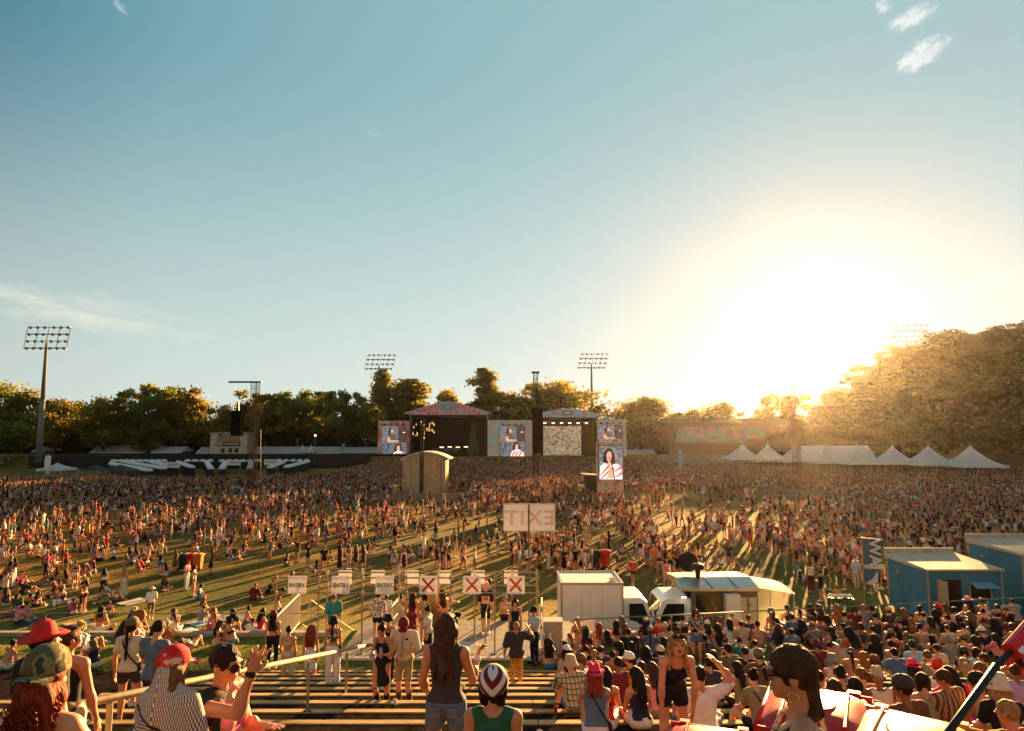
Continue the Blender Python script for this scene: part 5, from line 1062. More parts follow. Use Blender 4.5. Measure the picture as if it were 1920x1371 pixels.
def person(pose, sex, loc, rz, skin, hair, top, bottom, label, group=None, shoes='white', hat=None, extra=(), vox=.018, scale=1., spec=None, holder=None, det=0, pk=None, hatrot=0):
    """pose name; hair (style, colour); top (style, colour, straps?) ; bottom (style, colour)"""
    pk = pk or (pose, sex); S = spec or skel(POSE[pose], sex); kk = (pk, vox)
    me = part_mesh((kk, 'person'), lambda: sdf_mesh(body_prims(S, det), vox, subs=[ell(S['h']+S['Rh']@V3(s*.033, .098, .006), (.020, .016, .011), S['Rh'], .01) for s in (-1, 1)] if det else ()))
    r = bpy.data.objects.new('person', me); C.objects.link(r); r.location = loc; r.rotation_euler = (0, 0, rz); r.scale = (scale,)*3; tag(r, label, 'person', group)
    def setm(o, m_):
        if not o.data.materials: o.data.materials.append(m_)
        o.material_slots[0].link = 'OBJECT'; o.material_slots[0].material = m_
    setm(r, SKIN[skin])
    def add(nm, k, fn, m_):
        o = bpy.data.objects.new(nm, part_mesh((kk, k), fn)); C.objects.link(o); o.parent = r; setm(o, m_); return o
    if hair:
        st, hc = hair; det_w = .0035 if vox > .012 else .005
        def hf(): a, b = hair_prims(S, st, det); return sdf_mesh(a, vox*.8, subs=b, wob=det_w if st != 'curly' else .011, wf=55 if st != 'curly' else 38)
        add('hair', 'hair'+st, hf, HAIR[hc])
    if top:
        if top[0] in ('dress', 'maxi'):
            def tf():
                a, c = top_spec(S, 'tank'); b, c2 = bottom_spec(S, top[0]); return sdf_mesh(a+b+strap_prims(S), vox, cuts=c2[1:]+[])
            def tf():
                a, c = top_spec(S, 'tank'); b, c2 = bottom_spec(S, top[0]); V1, F1 = sdf_mesh(a+b, vox, cuts=[c[-1]]+c2[1:]); V2, F2 = sdf_mesh(strap_prims(S), min(vox, .012)); return np.concatenate([V1, V2]), np.concatenate([F1, F2+len(V1)])
            add('dress', 'dress'+top[0], tf, cmat(top[1]))
        else:
            def tf():
                a, c = top_spec(S, top[0]); V1, F1 = sdf_mesh(a, vox, cuts=c, wob=.0025 if top[0] in ('tee', 'shirt', 'loose', 'long') else 0, wf=26)
                if top[0] in ('tank', 'crop', 'bikini'): V2, F2 = sdf_mesh(strap_prims(S, 'two' if top[0] != 'bikini' else 'x'), min(vox, .012)); V1, F1 = np.concatenate([V1, V2]), np.concatenate([F1, F2+len(V1)])
                return V1, F1
            add('top', 'top'+top[0], tf, cmat(top[1]))
    if bottom: add({'pants': 'trousers', 'flare': 'trousers', 'wide': 'trousers'}.get(bottom[0], 'shorts' if bottom[0] in ('shorts', 'hot', 'bermuda') else 'skirt'), 'bot'+bottom[0], lambda: (lambda a, c: sdf_mesh(a, vox, cuts=c, wob=.002, wf=24))(*bottom_spec(S, bottom[0])), cmat(bottom[1]))
    if shoes:
        for n in 'LR': add('boot' if shoes[0] == '_' else 'shoe', 'shoe'+n+('b' if shoes[0] == '_' else ''), lambda n=n: sdf_mesh(shoe_prims(S, shoes[0] == '_', n), vox*.9), cmat(shoes.lstrip('_')))
    if 'bag' in extra: add('crossbody_bag', 'bag', lambda: sdf_mesh(bag_prims(S), min(vox, .011)), cmat('black'))
    if hat:
        hk, hc = hat
        if hk not in HM: HM[hk] = hat_mesh(hk)
        o = bpy.data.objects.new({'glasses_up': 'sunglasses', 'glasses': 'sunglasses', 'capback': 'cap'}.get(hk, 'hat' if hk in ('cowboy', 'sunhat', 'bucket', 'fedora') else hk), HM[hk]); C.objects.link(o); o.parent = r
        M = Matrix([[*map(float, S['Rh'][i]), float(S['h'][i])] for i in range(3)]+[[0, 0, 0, 1]]); o.matrix_local = M @ Matrix.Translation((0, 0, .012 if hk not in ('glasses', 'glasses_up') else 0)) @ Matrix.Rotation(rad(hatrot), 4, 'X') @ Matrix.Scale(1.0 if hk == 'cowboy' else 1.15, 4); setm(o, cmat(hc))
    return r
# ------------------------------------------------------------ vehicles and cabins
M_glass = mat('dark glass', (.012, .014, .015), .08, spec=.8); M_tyre = mat('tyre', (.015, .014, .013), .9); M_cab = mat('cab paint', (.82, .84, .83), .35, noise=.05); M_alu = mat('aluminium', (.55, .52, .46), .35, .7, noise=.15, nscale=3)
def wheel(r, x, y, z=.38, R=.38):
    t = MB(); t.lathe([(R*.55, -.10), (R, -.11), (R, .11), (R*.55, .10)], 20); o = t.build('wheel', M_tyre, r, (x, y, z), smooth=False); o.rotation_euler = (PI/2, 0, 0)
    h = MB(); h.lathe([(.01, -.04), (R*.5, -.06), (R*.57, -.10)], 16); q = h.build('rim', M_alu, o)
def cab(r, x0, x1, y0, y1, h, d):
    """forward-control cab from x0 to x1; d=+1 when the nose points to +x"""
    w = x1-x0; N_ = lambda t: x0+w*t if d > 0 else x1-w*t
    prof = [(0, .45), (0, h), (.62, h), (.80, h*.93), (.97, h*.52), (1, h*.30), (1, .40), (.86, .38)]
    m = MB(); A = [(N_(u), y0, z) for u, z in prof]; B = [(N_(u), y1, z) for u, z in prof]; n = len(prof)
    m.poly(A if d > 0 else A[::-1]); m.poly(B[::-1] if d > 0 else B)
    for i in range(n): j = (i+1) % n; m.poly([A[i], B[i], B[j], A[j]])
    m.build('cab_body', M_cab, r)
    g = MB(); g.poly([(N_(u), y0-.008, z) for u, z in ((.18, h*.90), (.66, h*.90), (.86, h*.62), (.80, h*.52), (.55, h*.52), (.40, h*.58), (.18, h*.60))]); g.build('side_window', M_glass, r)
    g = MB(); g.poly([(N_(.815), y0+.22, h*.91), (N_(.815), y1-.22, h*.91), (N_(.985), y1-.14, h*.54), (N_(.985), y0+.14, h*.54)]); 
    for i in range(len(g.v)): g.v[i] = (g.v[i][0]+d*.02, g.v[i][1], g.v[i][2])
    g.build('windscreen', M_glass, r)
    dm = MB(); 
    for a, b in (((.14, .45), (.14, h*.93)), ((.14, h*.46), (.72, h*.46)), ((.72, h*.46), (.72, .62))): dm.tube((N_(a[0]), y0-.004, a[1]), (N_(b[0]), y0-.004, b[1]), .008, n=4)
    dm.build('door', M_dark, r); hb = MB(); hb.box((N_(.24), y0-.02, h*.42), (.16, .03, .05)); hb.build('door_handle', M_dark, r)
    mm = MB(); mm.path([(N_(.84), y0+.02, h*.6), (N_(.95), y0-.28, h*.66)], .015); mm.box((N_(.95), y0-.30, h*.70), (.08, .16, .40)); mm.build('mirror', M_cab, r)
    a = MB(); a.lathe([(.44, -.06), (.50, -.06), (.50, .02), (.44, .02)], 18, mod=lambda p, q, z, t: (p[0], z, max(.0, p[1]))); a.build('wheel_arch', M_dark, r, (N_(.60), y0-.005, .42))
    for s in (y0+.3, y1-.3): q = MB(); q.box((N_(1.0)+d*.01, s, h*.27), (.04, .34, .17)); q.build('headlight', mat('headlight', (.7, .7, .66), .1), r)
    q = MB(); q.bx(min(N_(.98), N_(1.04)), max(N_(.98), N_(1.04)), y0+.05, y1-.05, .34, .52); q.build('bumper', mat('bumper', (.25, .25, .25), .5), r)
    f = MB(); f.path([(N_(.99), (y0+y1)/2-.3, h*.56), (N_(.93), (y0+y1)/2+.2, h*.62)], .012); f.build('wiper', M_dark, r)
    wheel(r, N_(.60), y0+.16); wheel(r, N_(.60), y1-.16)
# box truck
Y0, Y1 = 30.8, 33.4; X0 = pt(1052, 1095, Y0).x; X1 = pt(1168, 1095, Y0).x; X2 = pt(1226, 1150, Y0).x
r = empty('box_truck', (X0, Y0, 0), 0, 'white box truck whose cab points right, nose to nose with the food truck', 'truck'); L_ = X1-X0; D_ = Y1-Y0
m = MB(); m.bx(0, L_, 0, D_, .75, 3.0); m.build('cargo_box', mat('box paint', (.74, .71, .66), .5, noise=.08, nscale=1.5, stretch=(3, 1, .4)), r)
m = MB(); [m.bx(a, b, c, d, 2.96, 3.05) for a, b, c, d in ((-.03, L_+.03, -.03, .06), (-.03, L_+.03, D_-.06, D_+.03), (-.03, .06, .06, D_-.06), (L_-.06, L_+.03, .06, D_-.06))]; m.bx(-.03, .05, -.03, .04, .75, 2.96); m.bx(L_-.05, L_+.02, -.03, .04, .75, 2.96); m.bx(-.03, L_+.02, -.03, .03, .70, .80); m.build('box_trim', mat('box trim', (.42, .38, .31), .4, .4), r)
m = MB(); [m.bx(L_*k/3-.006, L_*k/3+.006, -.006, 0, .8, 2.95) for k in (1, 2)]; m.build('panel_seam', mat('seam', (.25, .22, .18), .6), r)
m = MB(); m.tube((.1, -.015, 1.35), (1.15, -.015, 1.2), .012, n=4); m.tube((1.9, -.015, 1.1), (2.6, -.015, 1.12), .01, n=4); m.build('red_strap', M_red, r)
m = MB(); m.bx(.1, L_+1.2, .4, D_-.4, .45, .7); m.build('chassis', M_dark, r); m = MB(); m.bx(-.12, .0, .2, D_-.2, .35, .6); m.build('tail_step', M_alu, r)
m = MB(); m.box((L_-.35, .55, 3.05), (.30, .22, .12)); m.box((L_-.35, .55, 3.14), (.36, .1, .05)); m.build('roof_vent', M_alu, r)
cab(r, L_+.05, X2-X0, .15, D_-.2, 2.36, 1); wheel(r, .75, .2); wheel(r, .75, D_-.2)
# food truck
X3 = pt(1228, 1150, Y0).x; X4 = pt(1297, 1150, Y0).x; X5 = pt(1420, 1098, Y0).x
r = empty('food_truck', (X3, Y0, 0), 0, 'brown and silver food truck with a roof vent and raised pale awning', 'truck'); L0 = X4-X3; L1 = X5-X3; Hh = 2.95
cab(r, 0, L0, .1, 2.3, 2.36, -1)
m = MB(); m.bx(L0+.02, L1, 0, 2.5, .55, Hh-.12); m.build('kitchen_body', mat('truck brown', (.15, .11, .08), .5, noise=.15, nscale=2), r)
m = MB(); m.poly([(L0-.5, -.12, Hh-.12), (L1+.05, -.12, Hh-.12), (L1+.02, 1.0, Hh+.16), (L0-.4, 1.0, Hh+.12)]); m.poly([(L0-.4, 1.0, Hh+.12), (L1+.02, 1.0, Hh+.16), (L1, 2.7, Hh+.05), (L0-.5, 2.7, Hh)]); m.bx(L0-.5, L1+.05, -.13, -.10, Hh-.24, Hh-.12); m.poly([(L0-.5, -.12, Hh-.12), (L0-.4, 1, Hh+.12), (L0-.5, 2.7, Hh), (L0-.1, 2.6, 2.3), (L0-.1, 0, 2.3)]); m.build('roof', M_alu, r)
m = MB(); [m.tube((L0+.9+k*1.1, -.12, Hh-.10), (L0+.8+k*1.1, 1.0, Hh+.16), .02, n=4) for k in range(2)]; m.build('roof_rib', M_dark, r)
m = MB(); m.lathe([(.10, 0), (.12, .35), (.30, .40), (.27, .58), (.22, .62), (.01, .66)], 14); m.build('roof_vent', M_dark, r, (L0+.55, .9, Hh+.12)); m = MB(); m.tube((0, 0, .2), (-.2, .9, .9), .012); m.lathe([(.02, .0), (.45, .03), (.46, 0), (.02, -.02)], 18, mod=lambda p, q, z, a: (p[0], z+.6, p[1]+.55)); m.build('satellite_dish', M_dark, r, (L0+.35, 1.2, Hh+.1))
m = MB(); m.bx(L0+.2, L0+1.35, -.012, 0, 1.75, 2.55); m.build('service_window', M_glass, r); m = MB(); m.bx(L0+.15, L0+1.4, -.06, -.013, 1.68, 1.74); m.build('counter', M_alu, r)
m = MB(); m.bx(L0+1.42, L0+2.02, -.42, -.01, .55, 2.62); [m.bx(L0+1.46, L0+1.98, -.435, -.42, .75+k*.12, .80+k*.12) for k in range(14)]; m.build('cooling_unit', M_wpaint, r)
m = MB(); m.bx(L0+2.06, L0+2.42, -.03, 0, .7, 2.42); m.bx(L0+2.5, L1-.06, -.03, 0, .7, 2.42); m.build('cupboard_door', mat('door cream', (.55, .48, .38), .5), r); m = MB(); [m.box((L0+2.55, -.05, z), (.03, .04, .16)) for z in (1.1, 2.1)]; m.build('door_hinge', M_dark, r)
m = MB(); m.grid(lambda u, v: (L1+1.6*u, -.1+2.9*v, Hh-.1-.25*u+.12*math.sin(PI*v)), 6, 6); m.build('awning', mat('awning cream', (.62, .56, .40), .7, trans=.5), r, smooth=True); m = MB(); [m.tube((L1+1.55, y, 0), (L1+1.55, y, Hh-.35), .02) for y in (-.08, 2.75)]; m.build('awning_pole', M_alu, r)
m = MB(); m.bx(L0, L1-.2, .4, 2.1, .3, .55); m.build('chassis', M_dark, r); [wheel(r, x, y) for x in (L0+1.1, L1-.6) for y in (.2, 2.3)]
for k in range(2): m = MB(); m.lathe([(.01, .02), (.05, 0), (.01, -.02)], 8); m.build('work_lamp', mat('lit work lamp', (1, .9, .7), .3, emit=(1, .8, .5), es=2.), r, (L0-.42+k*.12, -.13, 2.45))
# blue cabins
M_cabin = mat('cabin blue', (.02, .20, .31), .55, noise=.25, nscale=1.2); M_cabroof = mat('cabin roof', (.50, .43, .31), .8, noise=.25, nscale=1.5, stretch=(3, .4, 1)); M_fr = mat('cabin frame', (.38, .32, .22), .7)
def cabin(x0, x1, y0, y1, h, label, door, win):
    r = empty('site_cabin', (x0, y0, 0), 0, label, 'cabin', None); w, d = x1-x0, y1-y0
    MB().bx(0, w, 0, d, .15, h).build('wall', M_cabin, r)
    m = MB(); m.poly([(-.1, -.12, h+.04), (w+.1, -.12, h+.04), (w+.1, d+.1, h+.22), (-.1, d+.1, h+.22)]); m.poly([(-.1, -.12, h-.06), (w+.1, -.12, h-.06), (w+.1, -.12, h+.04), (-.1, -.12, h+.04)]); m.poly([(-.1, -.12, h-.06), (-.1, -.12, h+.04), (-.1, d+.1, h+.22), (-.1, d+.1, h-.06)]); m.bx(-.1, w+.1, d+.1, d+.16, h-.1, h+.45); m.build('roof', M_cabroof, r)
    m = MB(); [m.bx(x-.03, x+.03, -.03, .02, .1, h-.05) for x in (.0, w)]; m.bx(-.03, .02, d-.05, d, .1, h-.05); m.bx(0, w, -.03, .0, .1, .2); m.build('corner_trim', M_fr, r)
    if door is not None:
        MB().bx(door, door+1.0, -.012, .0, .2, 2.25).build('doorway', mat('doorway dark', (.035, .015, .012), .9), r)
        m = MB(); m.box((0, 0, 0), (.55, .05, 2.1)); m.box((.06, -.03, .3), (.3, .02, .8)); o = m.build('door', mat('door timber', (.42, .34, .2), .7), r, (door-.10, -.28, 1.22)); o.rotation_euler = (0, 0, rad(-70)); MB().box((.2, -.05, 0), (.04, .05, .1)).build('handle', M_dark, o)
    if win is not None:
        MB().bx(win, win+1.0, -.015, 0, 1.35, 2.1).build('window', M_glass, r); m = MB(); m.bx(win-.05, win+1.05, -.04, .0, 2.1, 2.15); m.bx(win-.05, win+1.05, -.04, 0, 1.3, 1.35); m.bx(win-.05, win, -.04, 0, 1.35, 2.1); m.bx(win+1, win+1.05, -.04, 0, 1.35, 2.1); m.build('window_frame', M_fr, r)
        m = MB(); m.poly([(win-.05, -.03, 2.16), (win+1.05, -.03, 2.16), (win+1.1, -.62, 1.98), (win-.1, -.62, 1.98)]); m.poly([(win-.1, -.62, 1.94), (win+1.1, -.62, 1.94), (win+1.1, -.62, 1.98), (win-.1, -.62, 1.98)]); m.build('awning_flap', mat('flap blue', (.10, .32, .42), .4), r)
    m = MB(); m.lathe([(.001, -.05), (.09, -.04), (.11, .0)], 10, mod=lambda p, q, z, a: (z, p[0], p[1])); m.build('wall_lamp', M_steel, r, (-.01, d*.72, h-.6)); m = MB(); m.path([(-.02, d*.72, h-.7), (-.03, d*.70, h-1.4), (-.02, d*.5, .4)], .012); m.build('cable', M_dark, r)
    m = MB(); m.box((.3, .4, .07), (.3, .3, .15)); m.box((w-.3, .4, .07), (.3, .3, .15)); m.box((w-.3, d-.4, .07), (.3, .3, .15)); m.box((.3, d-.4, .07), (.3, .3, .15)); m.build('foot', M_conc, r)
cabin(20.9, 24.6, 35.2, 38.9, 2.75, 'blue site cabin with an open door and raised window flap', .65, 2.1)
cabin(26.6, 31.5, 36.4, 40.6, 3.3, 'blue site cabin cut off by the right picture edge', 1.6, None)
# feather banner reading WAI WATER
q = pt(1622, 1140, 34.5); t = pt(1622, 1008, 34.5); r = empty('feather_banner', (q.x, 34.5, 0), 0, 'tall grey-blue banner flag reading WAI WATER beside the blue cabin', 'flag')
MB().tube((0, 0, 0), (0, 0, t.z), .022).build('pole', M_scaf, r); MB().tube((0, 0, t.z-.02), (1.03, 0, t.z-.1), .015).build('top_arm', M_scaf, r)
h0, h1 = pt(1622, 1094, 34.5).z, t.z-.05
m = MB(); m.grid(lambda u, v: (.03+(.98-.30*(1-v))*u, .02*math.sin(3*v+2*u), h0+(h1-h0)*v-.08*u*v), 8, 14); m.build('banner_cloth', mat('banner blue', (.05, .13, .21), .7), r, smooth=True)
m = MB(); m.poly([(.05, -.04, h0+.02), (.68, -.04, h0+.02), (.70, -.04, h0+.62), (.40, -.04, h0+.20)]); m.build('banner_wave', mat('banner white', (.62, .62, .62), .7), r)
text('WAI', .78, MATS['banner white'], r, (.58, -.05, h1-.76), rot=(PI/2, PI/2, 0), bold=.022, sx=.95); text('WATER', .30, MATS['banner white'], r, (.53, -.06, h0+.80), bold=.016)
# small things around the rail
def small_table(x, y, z, label):
    r = empty('folding_table', (x, y, z), 0, label, 'table'); MB().box((0, 0, .74), (1.2, .6, .03)).build('table_top', M_dark, r)
    for sx in (-1, 1):
        for sy in (-1, 1): MB().tube((sx*.5, sy*.25, 0), (sx*.5, sy*.25, .73), .015).build('leg', M_dark, r)
q = gr(1577, 1148); small_table(q.x, q.y, 0, 'black folding table heaped with white bags in front of the cabins')
for i in range(7): o = MB().lathe([(.01, .0), (.13, .02), (.15, .10), (.08, .18), (.01, .2)], 9, mod=lambda p, r_, z, a: (p[0]*(1+.2*math.sin(a*3)), p[1], z)).build('white_bag', M_wpaint, None, (q.x-.5+i*.17, q.y+rng.uniform(-.15, .15), .757), smooth=True); tag(o, 'crumpled white bag in the heap on the black table', 'bag', 'white bags heaped on the table')
q = pt(1105, 1180, 24.9); r = empty('white_board', (q.x, 24.9, 2.4), 0, 'plain white board leaning behind the rail by the box truck', 'sign'); MB().box((0, 0, .45), (.38, .02, .42)).build('board', M_wpaint, r); MB().tube((-.15, .05, 0), (-.15, .02, .45), .012).build('leg', M_dark, r); MB().tube((.15, .05, 0), (.15, .02, .45), .012).build('leg', M_dark, r)
# black pole with a red grip at the lower right
a, b = pt(1782, 1368, 3.1), pt(1868, 1248, 3.25); d = (b-a).normalized(); c = b+d*.02
r = empty('flag_pole', a-d*.35, 0, 'long black pole leaning right with a red plastic end', 'pole'); o = Vector(r.location); MB().tube((0, 0, 0), b-o, .016, n=8).build('shaft', M_dark, r, smooth=True)
b2, c2 = pt(1896, 1222, 3.28), pt(1940, 1178, 3.34); m = MB(); m.tube(b2-o, c2-o, .042, .05, 12); m.build('red_end', mat('red plastic', (.60, .02, .02), .35), r, smooth=False); MB().tube(b-o, b2-o, .014).build('connector', M_dark, r); MB().tube(b2-o+Vector((.012, -.040, .008)), b2-o+Vector((.035, -.040, .03)), .014, n=4).build('pale_label', M_wpaint, r)
# ------------------------------------------------------------ cloth patterns
def pattern(name, kind, c1, c2, scale=1., c3=None):
    if name in MATS: return MATS[name]
    m = bpy.data.materials.new(name); m.use_nodes = True; nt = m.node_tree; b = nt.nodes['Principled BSDF']; N = nt.nodes.new; L = nt.links.new; b.inputs['Roughness'].default_value = .85; b.inputs['Specular IOR Level'].default_value = .2
    tc = N('ShaderNodeTexCoord'); sp = N('ShaderNodeSeparateXYZ'); L(tc.outputs['Object'], sp.inputs[0]); x, y, z = sp.outputs
    def M(op, a, b_=None, c=None):
        n = N('ShaderNodeMath'); n.operation = op
        for i, v in enumerate((a, b_, c)):
            if v is None: continue
            if hasattr(v, 'node'): L(v, n.inputs[i])
            else: n.inputs[i].default_value = v
        return n.outputs[0]
    def mix(f, a, b_):
        n = N('ShaderNodeMix'); n.data_type = 'RGBA'; L(f, n.inputs[0])
        for i, v in ((6, a), (7, b_)):
            if hasattr(v, 'node'): L(v, n.inputs[i])
            else: n.inputs[i].default_value = (*v, 1)
        return n.outputs[2]
    def band(v, per, w): return M('LESS_THAN', M('FRACT', M('MULTIPLY', v, 1/per)), w)
    u = M('ARCTAN2', x, y)
    if kind == 'plaid': o = mix(M('MULTIPLY', M('ADD', band(x, .07, .5), band(z, .08, .5)), .5), c1, c3); o = mix(M('MAXIMUM', band(x, .07, .22), band(z, .08, .2)), o, c2)
    elif kind == 'vstripe': o = mix(band(x, .07*scale, .45), c1, c2)
    elif kind == 'hstripe': o = mix(band(z, .05*scale, .5), c1, c2)
    elif kind == 'spots':
        v = N('ShaderNodeTexVoronoi'); v.inputs['Scale'].default_value = 30*scale; L(tc.outputs['Object'], v.inputs['Vector']); o = mix(M('LESS_THAN', v.outputs['Distance'], .42), c1, c2)
    elif kind == 'noise':
        v = N('ShaderNodeTexNoise'); v.inputs['Scale'].default_value = 16*scale; v.inputs['Detail'].default_value = 3; L(tc.outputs['Object'], v.inputs['Vector']); o = mix(M('GREATER_THAN', v.outputs['Fac'], .52), c1, c2); o = mix(M('GREATER_THAN', v.outputs['Fac'], .60), o, c3 or c1)
    elif kind == 'keffiyeh':
        # woven ovals above, chevron band and plain hem below
        p, q = M('ADD', M('MULTIPLY', u, .30), M('MULTIPLY', z, .45)), M('SUBTRACT', M('MULTIPLY', u, .30), M('MULTIPLY', z, .45))
        d1 = M('MULTIPLY', M('SINE', M('MULTIPLY', p, 2*PI/.052)), M('SINE', M('MULTIPLY', q, 2*PI/.052))); oval = M('GREATER_THAN', M('ABSOLUTE', d1), .30)
        zz = M('ADD', z, M('MULTIPLY', M('PINGPONG', M('MULTIPLY', u, .3), .012), .9)); chev = band(zz, .022, .5)
        zt = M('ADD', z, M('MULTIPLY', M('SINE', u), .10))
        lowm = M('LESS_THAN', zt, 1.27); o = mix(oval, c2, c1); o = mix(lowm, o, mix(chev, c1, c2)); line = M('LESS_THAN', M('ABSOLUTE', M('SUBTRACT', zt, 1.275)), .012); o = mix(line, o, c2); o = mix(M('LESS_THAN', zt, 1.10), o, c1); line2 = M('LESS_THAN', M('ABSOLUTE', M('SUBTRACT', zt, 1.105)), .010); o = mix(line2, o, c2)
    elif kind == 'diamond':
        a = M('ABSOLUTE', M('ADD', M('MULTIPLY', u, .11), .0)); k = M('FRACT', M('MULTIPLY', M('ADD', a, M('MULTIPLY', z, 1.0)), 1/.115)); o = mix(M('LESS_THAN', k, .5), c1, c2)
    L(o, b.inputs['Base Color']); MATS[name] = m; return m
W_, K_, Cr = COL['white'], COL['black'], COL['cream']
PAT = dict(plaid=('plaid', (.62, .40, .08), (.02, .10, .13), 1, (.55, .55, .42)), stripes=('vstripe', (.40, .22, .12), (.10, .055, .035), 1), redstripe=('hstripe', (.6, .5, .42), (.35, .04, .04), 1), leopard=('spots', (.62, .34, .05), (.10, .035, .015), 1.1),
 floral=('noise', (.02, .02, .025), (.6, .55, .5), 1, (.5, .2, .15)), bwfloral=('noise', (.6, .56, .5), (.02, .02, .02), 1.1, (.1, .08, .07)), camo=('noise', (.10, .085, .04), (.22, .19, .09), .7, (.04, .045, .03)), darkstripe=('hstripe', (.03, .03, .035), (.18, .15, .13), 1.3), lace=('spots', (.52, .44, .38), (.66, .6, .52), 2.5), pinkprint=('spots', (.62, .12, .18), (.75, .5, .45), 1.5), bandana=('diamond', (.68, .62, .58), (.13, .015, .025), 1), redcap=('noise', (.55, .015, .02), (.62, .05, .05), .6, (.62, .5, .35)), keff=('keffiyeh', (.66, .60, .52), (.03, .02, .02), 1))
def cmat(c):
    if not isinstance(c, str): return c
    if c in PAT: k = PAT[c]; return pattern('print '+c, k[0], k[1], k[2], k[3], *(k[4:]))
    return cl('cloth '+c, COL[c])
def plain(c):
    return dict(plaid='yellow plaid', stripes='brown striped', redstripe='red and white striped', leopard='yellow leopard print', floral='dark floral', bwfloral='black and white patterned', camo='camouflage', darkstripe='dark striped', lace='cream lace', pinkprint='pink patterned', bandana='red and white', redcap='red', hotpink='hot pink').get(c, c)
# ------------------------------------------------------------ foreground figures
HV = .0085
def near(px, py, d, z, headz): return (pt(px, py, d).x, d, z)
def stand_at(px, d): return (pt(px, 1250, d).x, d, tread_z(d))
def prim_part(r, name, prims, m_, vox=.007, wob=0, wf=40, cuts=()):
    V, F = sdf_mesh(prims, vox, wob=wob, wf=wf, cuts=cuts); o = link(name, fastmesh(name, V, F), m_, r); return o
def curls(r, S, m_, n, seed=3, L=.34):
    g = np.random.default_rng(seed); m = MB()
    for i in range(n):
        t = g.random(); x = g.uniform(-.13, .15); y0 = -.11-.03*g.random() if abs(x) < .1 else -.06+.05*g.random(); c = S['nb']+V3(x*(.75+.35*t), y0-.02*t, .10-t*L); ph = g.uniform(0, 6); rr = g.uniform(.007, .015)
        pts_ = [c+V3(rr*math.cos(ph+k*1.1), rr*math.sin(ph+k*1.1), -.0125*k) for k in range(7)]
        for a, b in zip(pts_[:-1], pts_[1:]): m.tube(a, b, .0036, .0032, 4, cap=False)
    return m.build('curls', m_, r, smooth=True)
# woman with red curls under a camouflage cap, arm out to the rail
S = skel(P_(head=(8, -4), aR=((.55, .35, -.85), (.62, .70, -.22)), aL=((-.2, .2, -1), (0, .6, -.8)), curl=.55), 'f'); S['palmR'] = V3(0, 0, 1.)
p = pt(84, 1272, 2.95); z = tread_z(2.95); hero1 = person('h1', 'f', (p.x, 2.95, z), rad(-4), 0, ('short', 'red'), ('tank', 'khaki'), ('shorts', 'black'), 'person with long red curls under a back-to-front camouflage cap, at the left edge', vox=HV, det=1, spec=S, pk='h1', hat=('capback', 'camo'), shoes='black', scale=(p.z-z)/1.6)
prim_part(hero1, 'hair', [cap(S['h']+V3(q*.045, -.055, -.045), S['nb']+V3(q*.08, -.11, -.30), .050, .042, .03) for q in (-1.2, -.4, .4, 1.2)]+[cap(S['h']+V3(.06, .0, -.05), S['nb']+V3(.13, -.02, -.22), .035, .03, .03)], HAIR['red'], .0065, .012, 60)
curls(hero1, S, HAIR['red'], 520)
# person in red cowboy hat
S = skel(P_(head=(-18, 4), tw=-6), 'm'); p = pt(84, 1203, 5.3)
person('h2', 'm', (p.x, 5.3, tread_z(5.3)), rad(-12), 0, ('short', 'black'), ('tee', 'black'), ('pants', 'black'), 'person in a red cowboy hat and black tee behind the red-haired one', vox=.011, det=1, spec=S, pk='h2', hat=('cowboy', 'red'), shoes='black', scale=(p.z-tread_z(5.3))/1.6)
# person with white tank, hanging arm
S = skel(P_(head=(-35, 6), aR=((.22, .10, -1), (.12, .25, -1))), 'f'); p = pt(131, 1197, 5.7)
o = person('h3', 'f', (p.x, 5.7, tread_z(5.7)), rad(-5), 1, ('short', 'brown'), ('tank', 'black'), ('pants', 'cream'), 'short-haired person with a black strap top and cream trousers, right of the red hat', vox=.011, det=1, spec=S, pk='h3', hat=('glasses_up', 'mustard'), shoes='white', scale=(p.z-tread_z(5.7))/1.6)
# olive cap, white tee, long dark ponytail, black bag, shorts
S = skel(P_(P=(0, 0, .93), head=(-10, -4), lL=((-.05, .05, -1), (0, -.1, -1)), lR=((.1, .30, -1), (0, -.25, -1)), aL=((-.25, -.1, -1), (-.05, .2, -1)), aR=((.18, .1, -1), (-.2, .85, -.1))), 'f')
d = 11.6; o = person('h4', 'f', (pt(240, 1300, d).x, d, tread_z(d)), 0, 1, ('braid', 'dark'), ('tee', 'cream'), ('shorts', 'charcoal'), 'person in an olive cap and cream tee with long dark braid and black shoulder bag', vox=.012, spec=S, pk='h4', det=1, hat=('cap', 'olive'), extra=('bag',), shoes='white', scale=1.0)
# keffiyeh
S = skel(P_(head=(-14, -5), aL=((-.15, .2, -1), (.2, .7, -.6)), aR=((.15, .2, -1), (-.2, .7, -.6))), 'f'); d = 4.2; p = pt(322, 1253, d)
r = person('h5', 'f', (p.x, d, tread_z(d)), rad(-8), 1, ('long', 'light'), None, ('pants', 'red'), 'person wrapped in a black and white checked scarf with a red cap', vox=.011, det=1, spec=S, pk='h5', hat=('cap', 'redcap'), shoes='white', scale=(p.z-tread_z(d))/1.6)
sc_ = [ell(S['chest']+V3(0, -.01, .0), (.165, .135, .24), None, .08), cap(S['nb']+V3(0, -.01, .05), S['nb']+V3(0, -.03, -.1), .085, .14, .08), cap(S['h']+V3(0, -.06, -.02), S['nb']+V3(0, -.06, -.02), .08, .10, .06)]
for n, s in (('L', -1), ('R', 1)): sc_ += [cap(S['sh'+n], S['el'+n]+V3(s*.01, 0, -.05), .066, .095, .08)]
